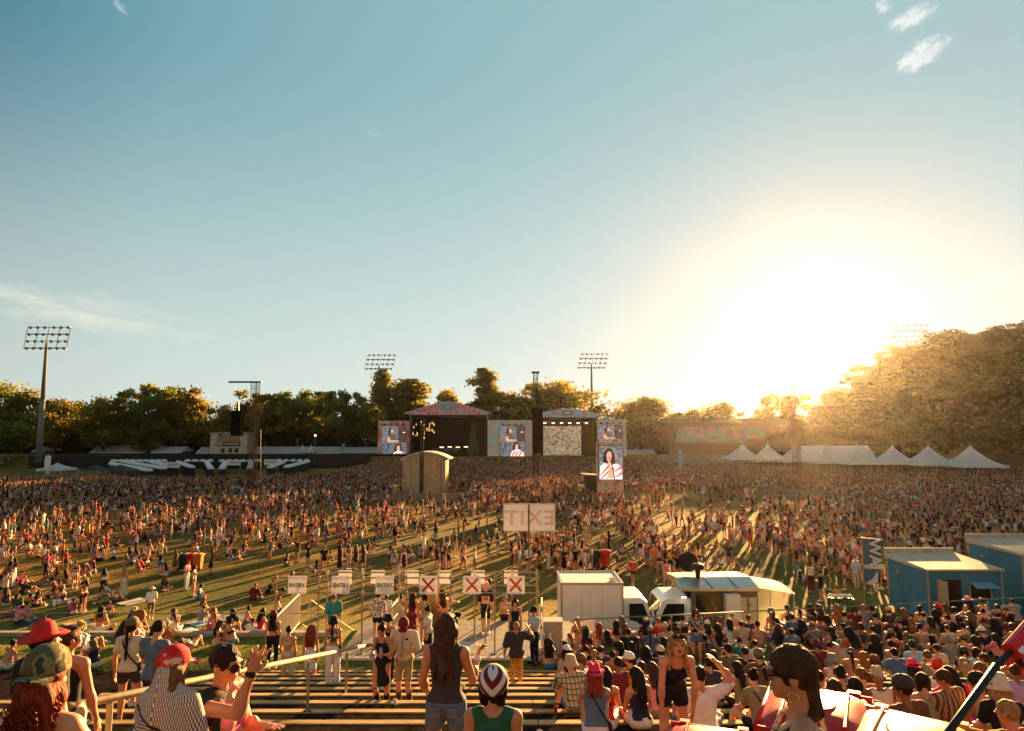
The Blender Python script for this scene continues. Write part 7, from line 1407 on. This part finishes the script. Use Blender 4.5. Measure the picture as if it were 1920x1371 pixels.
# ------------------------------------------------------------ left grass bank
LL = [(165,1177,'f',('long','brown'),('bucket','cream'),('loose','white'),'back'),(196,1166,'m',('short','dark'),None,('shirt','bwfloral'),'cross'),(188,1146,'f',('lob','dark'),None,('crop','rust'),'cross'),(226,1174,'f',('long','black'),None,('tee','black'),'cross'),(298,1173,'m',('short','light'),('cap','cream'),('tee','rust'),'hug'),(316,1172,'f',('long','black'),None,('bikini','mustard'),'sit_up'),(350,1193,'m',('short','black'),None,('tee','grey'),'back'),(357,1177,'f',('bun','light'),None,('crop','cream'),'lie'),(408,1170,'f',('long','brown'),None,('crop','black'),'side'),(439,1170,'f',('short','dark'),('cap','black'),('bikini','black'),'hug'),(468,1168,'m',('short','dark'),('capback','black'),('tee','white'),'side'),(178,1232,'f',('lob','light'),None,('tank','black'),'hug'),(12,1190,'m',('short','ginger'),None,('tee','green'),'back'),(14,1222,'f',('bun','dark'),None,('tank','peach'),'side'),(33,1142,'m',('short','dark'),None,('shirt','pinkprint'),'hug'),(270,1168,'f',('curly','ginger'),None,('crop','khaki'),'sit_left'),(285,1185,'f',('lob','black'),None,('tank','blue'),'hug'),(488,1150,'f',('long','dark'),None,('tank','red'),'cross'),(462,1142,'f',('bob','dark'),None,('crop','pink'),'cross'),(430,1145,'f',('lob','black'),None,('tee','black'),'back'),(405,1148,'f',('long','ginger'),None,('tank','peach'),'cross'),(377,1142,'m',('short','dark'),None,('vest','grey'),'side'),(330,1150,'f',('long','brown'),None,('tank','white'),'cross'),(245,1150,'f',('long','dark'),('sunhat','beige'),('dress','cream'),'cross')]
for px, py, sx, hair, hat, top, ps in LL:
    rr = ray(px, py); best = min(((abs(CAMZ+rr.z/rr.y*y-(gz(y)+.72)), y) for y in np.arange(21.8, 40, .05))); y = best[1]; l = uniq(mklabel(hat, hair, top, VERB[ps], where(px, py)), [', near the fence'])
    person('cross' if ps == 'sit_up' else ps, sx, (rr.x/rr.y*y, y, gz(y)+.01), rp_.uniform(-1.2, 1.2), rp_.choice([0, 0, 1, 2]), hair, top, rp_.choice([('shorts', 'denim'), ('shorts', 'white'), ('pants', 'black'), ('shorts', 'cream')]) if top[0] != 'dress' else None, l, 'people sitting on the left grass', hat=hat, vox=.018)
o = stander(258, 1160, 'carry', 'f', rad(-60), ('curly', 'ginger'), ('bikini', 'peach'), ('shorts', 'cream'), 'person with big ginger curls holding a can, facing right on the left steps', vox=.014, dist=13.4) 
o = stander(293, 1192, 'phone', 'm', rad(-20), ('short', 'dark'), ('tee', 'denim'), ('pants', 'navy'), 'person in a faded blue tee drinking, left of the checked scarf', vox=.014, dist=10.2)

RUG = []
for i, (px, py, c, w) in enumerate(((30, 1150, 'maroon', 'under the patterned shirt'), (62, 1166, 'navy', 'left of the cream bucket hat'), (150, 1170, 'beige', 'behind the cream bucket hat'), (340, 1186, 'white', 'by the fence post'), (385, 1166, 'sky', 'behind the black cropped top'), (430, 1158, 'grey', 'under the black tee'), (95, 1205, 'rust', 'beside the red cowboy hat'), (470, 1178, 'pink', 'by the white tee'), (120, 1128, 'blue', 'on the near left lawn'), (250, 1128, 'cream', 'under the sun hat'))):
    rr = ray(px, py); y = min((abs(CAMZ+rr.z/rr.y*q-(gz(q)+.02)), q) for q in np.arange(21.8, 45, .05))[1]; x = rr.x/rr.y*y; a = rp_.uniform(0, 3)
    m = MB(); sl_ = (gz(y+.5)-gz(y-.5)); m.grid(lambda u, v: ((u-.5)*1.5*math.cos(a)-(v-.5)*1.1*math.sin(a), (u-.5)*1.5*math.sin(a)+(v-.5)*1.1*math.cos(a), .03+.012*math.sin(u*9)*math.sin(v*8)+sl_*((u-.5)*1.5*math.sin(a)+(v-.5)*1.1*math.cos(a))), 10, 8)
    tag(m.build('picnic_rug', cmat(c), None, (x, y, gz(y)), smooth=True), 'crumpled %s picnic rug %s' % (c, w), 'rug')
for i, (px, py, c, w) in enumerate(((205, 1182, 'black', 'beside the patterned shirt'), (325, 1190, 'mustard', 'near the bikini top'), (395, 1180, 'red', 'left of the black cropped top'), (455, 1184, 'navy', 'near the right end of the bank'), (60, 1180, 'olive', 'at the left end of the bank'), (130, 1150, 'brown', 'on the slope behind the rail'))):
    rr = ray(px, py); y = min((abs(CAMZ+rr.z/rr.y*q-(gz(q)+.1)), q) for q in np.arange(21.8, 45, .05))[1]
    V, F = sdf_mesh([ell(V3(0, 0, .13), (.15, .11, .16), None, .04), ell(V3(0, -.09, .09), (.09, .05, .08), None, .02), cap((-.05, .0, .26), (.05, 0, .26), .03, .03, .02)], .02, wob=.008, wf=20); tag(link('backpack', fastmesh('backpack', V, F), cmat(c), None, (rr.x/rr.y*y, y, gz(y))), 'small %s backpack %s' % (c, w), 'bag')
# ------------------------------------------------------------ the crowd on the field
DX = [0, 160, 320, 480, 640, 800, 960, 1120, 1280, 1440, 1600, 1760, 1920]
DT = {868: [.3, .3, .2, .2, .9, 1.2, 1.2, 1.0, .8, .6, .7, .7, .6],
 885: [.5, .7, .8, 1., 1.2, 1.2, 1.2, 1.2, .9, .8, .9, .9, .8],
 910: [.6, .65, .7, .9, 1.1, .9, 1.2, .8, .45, .6, .8, .8, .8],
 935: [.5, .5, .55, .7, .8, .45, .8, .45, .14, .4, .7, .8, .8],
 960: [.55, .52, .55, .65, .5, .2, .35, .40, .05, .30, .6, .8, .8],
 985: [.42, .40, .48, .46, .32, .2, .16, .20, .06, .22, .5, .8, .8],
 1010: [.32, .26, .36, .30, .22, .18, .12, .12, .10, .22, .5, .8, .8],
 1040: [.24, .20, .22, .17, .12, .10, .12, .10, .09, .05, .22, .5, .5],
 1070: [.19, .20, .15, .08, .06, .05, .08, .05, .09, .02, .10, .05, .05],
 1100: [.20, .20, .14, .06, .03, .02, .02, .03, .0, .0, .05, .0, .0],
 1140: [.17, .17, .14, .05, .0, .0, .0, .0, .0, .0, .0, .0, .0], 1170: [.1]*3+[0]*10}
DY = sorted(DT)
def dens(px, py):
    if py > 1170: return 0
    j = min(len(DY)-2, max(0, np.searchsorted(DY, py)-1)); t = min(1, max(0, (py-DY[j])/(DY[j+1]-DY[j]))); return (1-t)*np.interp(px, DX, DT[DY[j]])+t*np.interp(px, DX, DT[DY[j+1]])
def clump(x, y): return 1.9*max(0, .35+.55*math.sin(x*.55+math.sin(y*.31)*2.1)*math.sin(y*.42+math.sin(x*.27)*1.7)+.45*math.sin(x*1.7+y*1.1+2)*math.sin(x*.9-y*1.5))
def proj(x, y, z):
    s, c = math.sin(PITCH), math.cos(PITCH); dz = z-CAMZ; f = y*c+dz*s; u = -y*s+dz*c; return 960+1280*x/f, 685.5-1280*u/f
EX = [(-15, -6, 97, 114), (9.0, 20.5, 99, 114), (-31, -28, 96, 104), (-.8, 2.4, 97, 103), (37, 49, 93, 118), (20, 33, 34, 42), (1.6, 13, 29.8, 35), (-6.5, 3, 20, 30.5), (-12, -11, 100, 101), (-200, -47, 128, 143) ]
EX += [(-140, -38, 136, 192), (24, 30, 33, 44)]
def free(x, y):
    for a, b, c, d in EX:
        if a < x < b and c < y < d: return False
    return True
pts = []; cr = random.Random(21); y = 30.2
while y < 191:
    dy = max(.55, y*.008); hw = y*.80+2; n0 = 2*hw*dy
    k = int(n0*2.6)
    for _ in range(k):
        x = cr.uniform(-hw, hw); yy = y+cr.random()*dy
        px, py = proj(x, yy, 0); D = dens(px, py)
        f = D*1.45*(max(0, min(3.2, .12+1.15*clump(x, yy))) if D < .6 else 1)
        if cr.random() < f/2.6 and free(x, yy): pts.append((yy, x, px, py, D))
    y += dy
# the queue of people winding from the portrait screen towards the trucks, and walkers seen in the open
def strand(path, n, w, spread=.0):
    for i in range(n):
        t = cr.random()*(len(path)-1); j = int(t); a, b = gr(*path[j]), gr(*path[j+1]); p = a.lerp(b, t-j); x, yy = p.x+cr.gauss(0, w), p.y+cr.gauss(0, w)
        if free(x, yy): q = proj(x, yy, 0); pts.append((yy, x, q[0], q[1], 9.))
strand([(1150, 965), (1165, 985), (1190, 1010), (1225, 1040), (1240, 1068), (1275, 1085)], 95, .75)
strand([(1010, 1022), (1035, 1045), (1075, 1062), (1050, 1075)], 55, 1.5)
strand([(1470, 1030), (1540, 1060), (1600, 1085), (1640, 1120)], 60, 1.0)
strand([(1290, 985), (1340, 1005), (1440, 1020), (1500, 1040)], 40, 1.2)
strand([(800, 1045), (850, 1062), (870, 1072)], 14, 1.0); strand([(560, 1000), (640, 1010), (720, 1005)], 24, 1.2); strand([(990, 950), (1075, 945), (1150, 950)], 50, 1.6)
minD = {}; out = []
for p in sorted(pts):
    key = (int(p[1]/.45), int(p[0]/.45))
    if key in minD: continue
    minD[key] = 1; out.append(p)
pts = out
# hand-placed ones that stand out: px, foot row
HP = [(607, 1071, 'stand', 'm', ('short', 'black'), ('tee', 'black'), ('shorts', 'black'), None, 'above the second ENTRY board'), (637, 1067, 'stand', 'f', ('long', 'black'), ('maxi', 'black'), None, None, 'left of the three friends near mid-lawn'), (653, 1068, 'stand', 'f', ('bob', 'dark'), ('crop', 'rust'), ('shorts', 'cream'), None, 'among three friends mid-lawn'), (667, 1068, 'stand', 'f', ('long', 'light'), ('dress', 'black'), None, None, 'among three friends mid-lawn'), (681, 1069, 'hip', 'f', ('long', 'dark'), ('dress', 'charcoal'), None, None, 'rightmost of three friends above the boards'), (739, 1080, 'walk', 'f', ('long', 'blond'), ('long', 'cream'), ('shorts', 'rust'), None, 'walking above the third ENTRY board'), (757, 1078, 'stand', 'f', ('bun', 'dark'), ('dress', 'black'), None, None, 'near the blank boards'), (789, 1066, 'stand', 'm', ('short', 'dark'), ('tee', 'grey'), ('shorts', 'navy'), None, 'alone between the sunlit streaks'), (1187, 1098, 'walk', 'm', ('short', 'light'), ('tee', 'red'), ('shorts', 'black'), ('cap', 'beige'), 'between the two trucks'), (1249, 1102, 'phone', 'f', ('long', 'dark'), ('dress', 'pinkprint'), None, None, 'behind the food truck cab'), (1238, 1097, 'stand', 'f', ('bob', 'dark'), ('tank', 'olive'), ('pants', 'olive'), None, 'beside the patterned dress'), (1100, 1035, 'walk2', 'm', ('short', 'grey'), ('loose', 'beige'), ('shorts', 'beige'), ('cap', 'cream'), 'right of the EXIT board'), (1130, 1037, 'stand', 'f', ('bun', 'blond'), ('crop', 'pink'), ('hot', 'white'), None, 'above the green bin'), (1142, 1034, 'walk', 'f', ('long', 'black'), ('dress', 'black'), None, None, 'above the red bin'), (1218, 980, 'stand', 'f', ('long', 'brown'), ('tank', 'cream'), ('wide', 'red'), None, 'in the open right of the queue'), (1369, 1022, 'stand', 'f', ('bun', 'dark'), ('tank', 'pink'), ('hot', 'pink'), None, 'on the shaded lawn'), (1341, 1013, 'stand', 'm', ('short', 'dark'), ('shirt', 'bwfloral'), ('shorts', 'black'), ('cap', 'white'), 'on the shaded lawn'), (1383, 1000, 'stand', 'f', ('long', 'dark'), ('crop', 'white'), ('wide', 'cream'), None, 'on the shaded lawn'), (1407, 1029, 'stand', 'f', ('long', 'brown'), ('tank', 'red'), ('pants', 'red'), None, 'left of the long queue'), (1573, 1128, 'hug', 'm', ('short', 'dark'), ('tee', 'orange'), ('shorts', 'denim'), None, 'left of the banner flag'), (1521, 1110, 'carry', 'f', ('bun', 'dark'), ('tank', 'cream'), ('wide', 'maroon'), None, 'walking past the awning'), (1607, 1102, 'stand', 'm', ('short', 'grey'), ('shirt', 'sky'), ('pants', 'cream'), ('sunhat', 'cream'), 'beside the banner flag'), (1540, 1128, 'fold', 'm', ('short', 'dark'), ('tee', 'black'), ('shorts', 'black'), ('cap', 'black'), 'near the black table'), (1367, 1063, 'stand', 'm', ('short', 'black'), ('tee', 'charcoal'), ('shorts', 'charcoal'), None, 'behind the food truck roof'), (1383, 1062, 'hug', 'm', ('short', 'dark'), ('tee', 'grey'), ('shorts', 'black'), None, 'behind the food truck roof'), (1352, 1062, 'hug', 'f', ('long', 'light'), ('tank', 'white'), ('shorts', 'denim'), None, 'behind the food truck roof'), (991, 1072, 'stand', 'm', ('short', 'black'), ('tee', 'white'), ('shorts', 'black'), None, 'against the EXIT sign pole'), (277, 1055, 'walk', 'f', ('long', 'brown'), ('dress', 'beige'), None, None, 'in sunlight left of the bins'), (231, 1120, 'stand', 'f', ('wavy', 'blond'), ('maxi', 'cream'), None, None, 'in sun on the left lawn'), (139, 1105, 'stand', 'f', ('bun', 'dark'), ('bikini', 'black'), ('hot', 'white'), None, 'on the left lawn')]
def fig_label(hair, hat, top, bot, ps, wh):
    a = '%s %s' % (plain(hat[1]), NW[hat[0]]) if hat else '%s %s hair' % (SW[hair[0]], HW[hair[1]])
    return fit('%s person with %s and %s %s %s' % (VERB[ps], a, plain(top[1]), TW[top[0]], wh))
for px, py, ps, sx, hair, top, bot, hat, wh in HP:
    q = gr(px, py); l = uniq(fig_label(hair, hat, top, bot, ps, wh), [' in daylight']) or fig_label(hair, hat, top, bot, ps, wh)
    person(ps, sx, (q.x, q.y, gz(q.y)), cr.uniform(-.8, .8) if ps != 'phone' else PI, cr.choice([0, 1, 1, 2]), hair, top, bot, l, 'people on the field', hat=hat, vox=.022)
    pts = [p for p in pts if (p[0]-q.y)**2+(p[1]-q.x)**2 > .5]
npeople = sum(1 for o in bpy.data.objects if o.get('category') == 'person')
NI = 299-npeople
TOPC = ['black']*10+['white']*7+['cream']*3+['charcoal', 'grey', 'navy', 'blue', 'denim', 'sky', 'green', 'olive', 'khaki', 'beige', 'beige', 'brown', 'rust', 'peach', 'pink', 'pink', 'hotpink', 'red', 'red', 'maroon', 'orange', 'mustard', 'yellow', 'teal', 'lilac']
BOTC = ['black']*5+['denim']*4+['blue', 'white', 'white', 'cream', 'khaki', 'beige', 'grey', 'charcoal', 'maroon', 'olive']
HC = ['dark']*5+['black']*4+['brown']*4+['light', 'blond', 'blond', 'ginger', 'red']
def place(px, py):
    if px < 330: return 'on the near left lawn' if py > 1085 else 'left of the three bins'
    if px < 520: return 'right of the three bins'
    if px < 760: return 'above the ENTRY boards'
    if px < 985: return 'above the red cross boards'
    if px < 1100: return 'behind the white box truck'
    if px < 1290: return 'in the winding queue'
    if px < 1480: return 'beyond the food truck'
    return 'in the queue by the banner flag' if px < 1640 else 'behind the blue cabins'
def rndfig(px, py, D, y):
    near_queue = D > 5; sitp = 0 if near_queue else (.74 if px < 1000 and py > 950 else (.55 if D < .4 else .15))
    sit = cr.random() < sitp
    ps = cr.choice(['cross', 'hug', 'back', 'side', 'cross', 'hug', 'lie'] if sit else ['stand', 'stand_look', 'hip', 'phone', 'fold', 'walk', 'walk2', 'carry', 'stand', 'shade'] if y < 100 else ['stand', 'stand_look', 'cheer', 'wave', 'stand', 'fold', 'phone'])
    sx = 'f' if cr.random() < .72 else 'm'
    hair = (cr.choice(['long', 'bun', 'pony', 'bob', 'lob', 'wavy', 'curly', 'braid']) if sx == 'f' else 'short', cr.choice(HC)); hat = (cr.choice(['cap', 'bucket', 'cowboy', 'sunhat', 'cap']), cr.choice(['black', 'cream', 'white', 'pink', 'beige', 'hotpink', 'navy'])) if cr.random() < .22 else None
    tc_ = cr.choice(TOPC); ts = cr.choice(['tank', 'crop', 'bikini', 'tee', 'dress', 'tank', 'crop']) if sx == 'f' else cr.choice(['tee', 'loose', 'shirt', 'vest'])
    bot = None if ts == 'dress' else (cr.choice(['shorts', 'hot', 'skirt', 'pants', 'wide']) if sx == 'f' else cr.choice(['shorts', 'bermuda', 'pants']), cr.choice(BOTC))
    return ps, sx, hair, hat, (ts, tc_), bot
made = 0
for y, x, px, py, D in pts[:]:
    if made >= NI: break
    if not (-20 < px < 1940): continue
    for _ in range(20):
        ps, sx, hair, hat, top, bot = rndfig(px, py, D, y); l = fig_label(hair, hat, top, bot, ps, place(px, py))
        if l not in USED and len(l.split()) <= 16: break
    USED.add(l); made += 1; pts.remove((y, x, px, py, D))
    person(ps, sx, (x, y, gz(y)), cr.uniform(-2.2, 2.2), cr.choices([0, 1, 2, 3, 4], [4, 4, 2, 2, 1])[0], hair, top, bot, l, 'people on the field', hat=hat, vox=.03 if y > 42 else .024, scale=cr.uniform(.93, 1.06), shoes=None if y > 55 else 'white')
print('individuals', npeople, made, 'crowd', len(pts))
# low detail figures for the mass
def frusta(segs, n=5):
    V = []; F = []; T = []
    for rings, tg in segs:
        k = len(V); m = len(rings)
        for j, (c, r) in enumerate(rings):
            c = np.asarray(c, float); nx = np.asarray(rings[min(j+1, m-1)][0], float); pv = np.asarray(rings[max(j-1, 0)][0], float); d = unit(nx-pv); a = np.cross(d, V3(0, 1, 0)) if abs(d[1]) < .9 else np.cross(d, V3(1, 0, 0)); a = unit(a); b = np.cross(d, a); rr = r if isinstance(r, tuple) else (r, r)
            for i in range(n): t = 2*PI*i/n; V.append(c+a*math.cos(t)*rr[0]+b*math.sin(t)*rr[1]); T.append(tg[j] if isinstance(tg, (list, tuple)) else tg)
        for j in range(m-1):
            for i in range(n): i2 = (i+1) % n; F.append((k+j*n+i, k+j*n+i2, k+(j+1)*n+i2, k+(j+1)*n+i))
        if n == 4: F.append((k+(m-1)*n, k+(m-1)*n+1, k+(m-1)*n+2, k+(m-1)*n+3))
        else: F.append((k+(m-1)*n, k+(m-1)*n+1, k+(m-1)*n+2, k+(m-1)*n+3)); F.append((k+(m-1)*n, k+(m-1)*n+3, k+(m-1)*n+4, k+(m-1)*n+4)) if n == 5 else None
    return np.array(V), np.array(F), np.array(T)
# tags: 0 skin 1 hair 2 top 3 bottom 4 shoe 5 hat
def lowfig(ps, sx, style, n, hat=False, longh=True):
    S = skel(POSE[ps], sx); R, Rp = S['R'], S['Rp']; g = []
    hs = S['P']+Rp@V3(0, 0, -.09); dr = style == 'dress'; bt = 2 if dr else 3; mid = 2 if style in ('tee', 'dress') else 0
    g.append(([(hs, (.15, .11)), (S['P']+Rp@V3(0, 0, .07), (.145, .10)), (S['waist'], (.118, .085)), (S['chest'], (.15, .10)), (S['chest']+R@V3(0, 0, .10), (.165, .085)), (S['nb'], (.06, .055))], [bt, bt, mid if not dr else 2, 2, 2 if style == 'tee' else 0, 0]))
    h = S['h']; Rh = S['Rh']; g.append(([(S['nb']-V3(0, 0, .03), .05), (h-V3(0, 0, .10), .05), (h-Rh@V3(0, -.01, .04), (.072, .08)), (h+Rh@V3(0, 0, .05), (.074, .085)), (h+Rh@V3(0, 0, .11), .03)], [0, 0, 0, 1, 1]))
    bk = Rh@V3(0, -1, 0)
    hb = [(h+Rh@V3(0, -.01, .13), .03), (h+Rh@V3(0, -.018, .06), (.09, .098)), (h+Rh@V3(0, -.045, -.03), (.088, .075))]
    if longh: hb += [(S['nb']+R@V3(0, -.09, -.05), (.10, .045)), (S['nb']+R@V3(0, -.115, -.28), (.07, .03))]
    g.append((hb, 1))
    if hat: g.append(([(h+Rh@V3(0, 0, .05), .17), (h+Rh@V3(0, 0, .055), .10), (h+Rh@V3(0, 0, .135), .08), (h+Rh@V3(0, 0, .15), .03)], 5))
    for q in 'LR':
        sh, el, wr = S['sh'+q], S['el'+q], S['wr'+q]; f = S['fd'+q]; g.append(([(sh, .052), (sh*.5+el*.5, .046), (el, .036), (wr, .026), (wr+f*.08, (.035, .02)), (wr+f*.16, .012)], [2 if style == 'tee' else 0, 2 if style == 'tee' else 0, 0, 0, 0, 0]))
        hj, kn, an = S['hj'+q], S['kn'+q], S['an'+q]; ln = style == 'long'; g.append(([(hj, .09), (hj*.55+kn*.45, .075), (kn, .056), (kn*.6+an*.4, .052), (an, .036)], [bt, bt, bt if ln else 0, bt if ln else 0, bt if ln else 0])); g.append(([(an+V3(0, -.05, -.03), .045), (an+S['ft'+q]*.14-V3(0, 0, .04), .035)], 4))
    if dr and S['P'][2] > .5: g.append(([(S['P']+V3(0, 0, .05), (.14, .11)), (S['P']-V3(0, 0, .42), (.21, .18))], 2))
    return frusta(g, n)
LOD = {}
def lod(n):
    L_ = []
    for ps in (['stand', 'stand_look', 'hip', 'phone', 'fold', 'walk', 'cheer', 'wave'] if True else []):
        for st in ('tee', 'dress', 'tee', 'crop', 'long', 'tee'): L_.append((0, lowfig(ps, 'm' if st == 'tee' else 'f', st, n, hat=(len(L_) % 5 == 0), longh=st != 'tee')))
    for ps in ('cross', 'hug', 'back', 'side'):
        for st in ('tee', 'crop', 'dress'): L_.append((1, lowfig(ps, 'm' if st == 'tee' else 'f', st, n, hat=(len(L_) % 4 == 0), longh=st != 'tee')))
    return L_
A, B = lod(5), lod(4); AV = {0: [a for k, a in A if k == 0], 1: [a for k, a in A if k == 1]}; BV = {0: [a for k, a in B if k == 0], 1: [a for k, a in B if k == 1]}
VV = []; FF = []; CC = []; off = 0; tc = [COL[c] for c in TOPC]; bc = [COL[c] for c in BOTC]; sc3 = [(.58, .27, .15), (.50, .22, .12), (.62, .32, .19), (.30, .13, .07), (.18, .08, .045)]; hc3 = [(.022, .010, .006), (.02, .012, .01), (.075, .032, .014), (.20, .10, .04), (.42, .24, .09), (.30, .10, .04)]
for y, x, px, py, D in pts:
    sitp = 0 if D > 5 else (.70 if px < 1000 and py > 930 else (.55 if D < .4 else .12)) if y < 110 else .02
    s = 1 if cr.random() < sitp else 0; V, F, T = cr.choice((AV if y < 75 else BV)[s]); a = cr.gauss(0, .5 if y > 100 else 1.4); c, sn = math.cos(a), math.sin(a); k = cr.uniform(.93, 1.07)
    P = np.stack([(V[:, 0]*c-V[:, 1]*sn)*k+x, (V[:, 0]*sn+V[:, 1]*c)*k+y, V[:, 2]*k+gz(y)], 1); VV.append(P); FF.append(F+off); off += len(V)
    pal = np.array([cr.choice(sc3[:3] if cr.random() < .75 else sc3), cr.choices(hc3, [5, 4, 4, 2, 2, 1])[0], cr.choice(tc), cr.choice(bc), cr.choice([(.6, .58, .54), (.02, .02, .02)]), cr.choice([(.6, .5, .36), (.65, .63, .6), (.02, .02, .02), (.65, .2, .25)])]); CC.append(pal[T])
if VV:
    o = link('crowd', fastmesh('crowd', np.concatenate(VV), np.concatenate(FF), [attrmat('crowd colours', .85)], smooth=False, col=np.concatenate(CC))); tag(o, 'dense mass of festival goers filling the field up to the stages', 'crowd', None, 'stuff')
# people on the far banks and around the stages, part of the same sort of mass

g_ = np.random.default_rng(9); n = 16000; X = g_.uniform(-24, 24, n); Y = g_.uniform(21.2, 33, n); keep = ~((X > -6.3) & (X < 2.6) & (Y < 30)) & ~((X > 2) & (Y > 30)); X, Y = X[keep], Y[keep]; n = len(X); Z = np.array([gz(y) for y in Y]); a = g_.uniform(0, PI, n); h = g_.uniform(.03, .10, n)
b_ = np.stack([X-np.cos(a)*.012, Y-np.sin(a)*.012, Z], 1); c_ = np.stack([X+np.cos(a)*.012, Y+np.sin(a)*.012, Z], 1); t_ = np.stack([X+g_.normal(0, .02, n), Y+g_.normal(0, .02, n), Z+h], 1)
V = np.stack([b_, c_, t_], 1).reshape(-1, 3); cg = np.repeat(np.array([[.13, .16, .022]])*g_.uniform(.4, 1.5, n)[:, None]+np.array([[.06, .02, 0]])*g_.random(n)[:, None], 3, 0)
tag(link('grass', fastmesh('grass', V, np.arange(3*n).reshape(-1, 3), [attrmat('grass blades', .8, .5)], smooth=False, col=cg)), 'rough grass on the bank below the steps', None, None, 'stuff')
for i, (x, d, c, w) in enumerate(((-2.2, 13.4, 'white', 'left of the couple on the steps'), (.4, 10.4, 'cream', 'near the bottom middle of the steps'), (-1.1, 16.1, 'white', 'behind the cream shirt'), (.75, 12.2, 'red', 'beside the plaid shirt'), (-2.9, 9.3, 'white', 'by the foot of the handrail'))):
    z = tread_z(d); o = MB().lathe([(.001, .0), (.028, .0), (.038, .11), (.036, .11), (.026, .006)], 12).build('paper_cup', cmat(c), None, (x, d, z+.0), smooth=True); tag(o, 'discarded %s cup standing %s' % (c, w), 'cup')
HAZE_D = 0.000034
m = bpy.data.materials.new('haze'); m.use_nodes = True; nt = m.node_tree; nt.nodes.clear(); o_ = nt.nodes.new('ShaderNodeOutputMaterial'); v_ = nt.nodes.new('ShaderNodeVolumePrincipled'); nt.links.new(v_.outputs[0], o_.inputs['Volume'])
v_.inputs['Density'].default_value = HAZE_D; v_.inputs['Color'].default_value = (.95, .93, .88, 1); v_.inputs['Anisotropy'].default_value = .88
hz_ = MB(); hz_.bx(-3100, 3100, -40, 3600, -3, 46); tag(hz_.build('haze', m), kind='stuff')
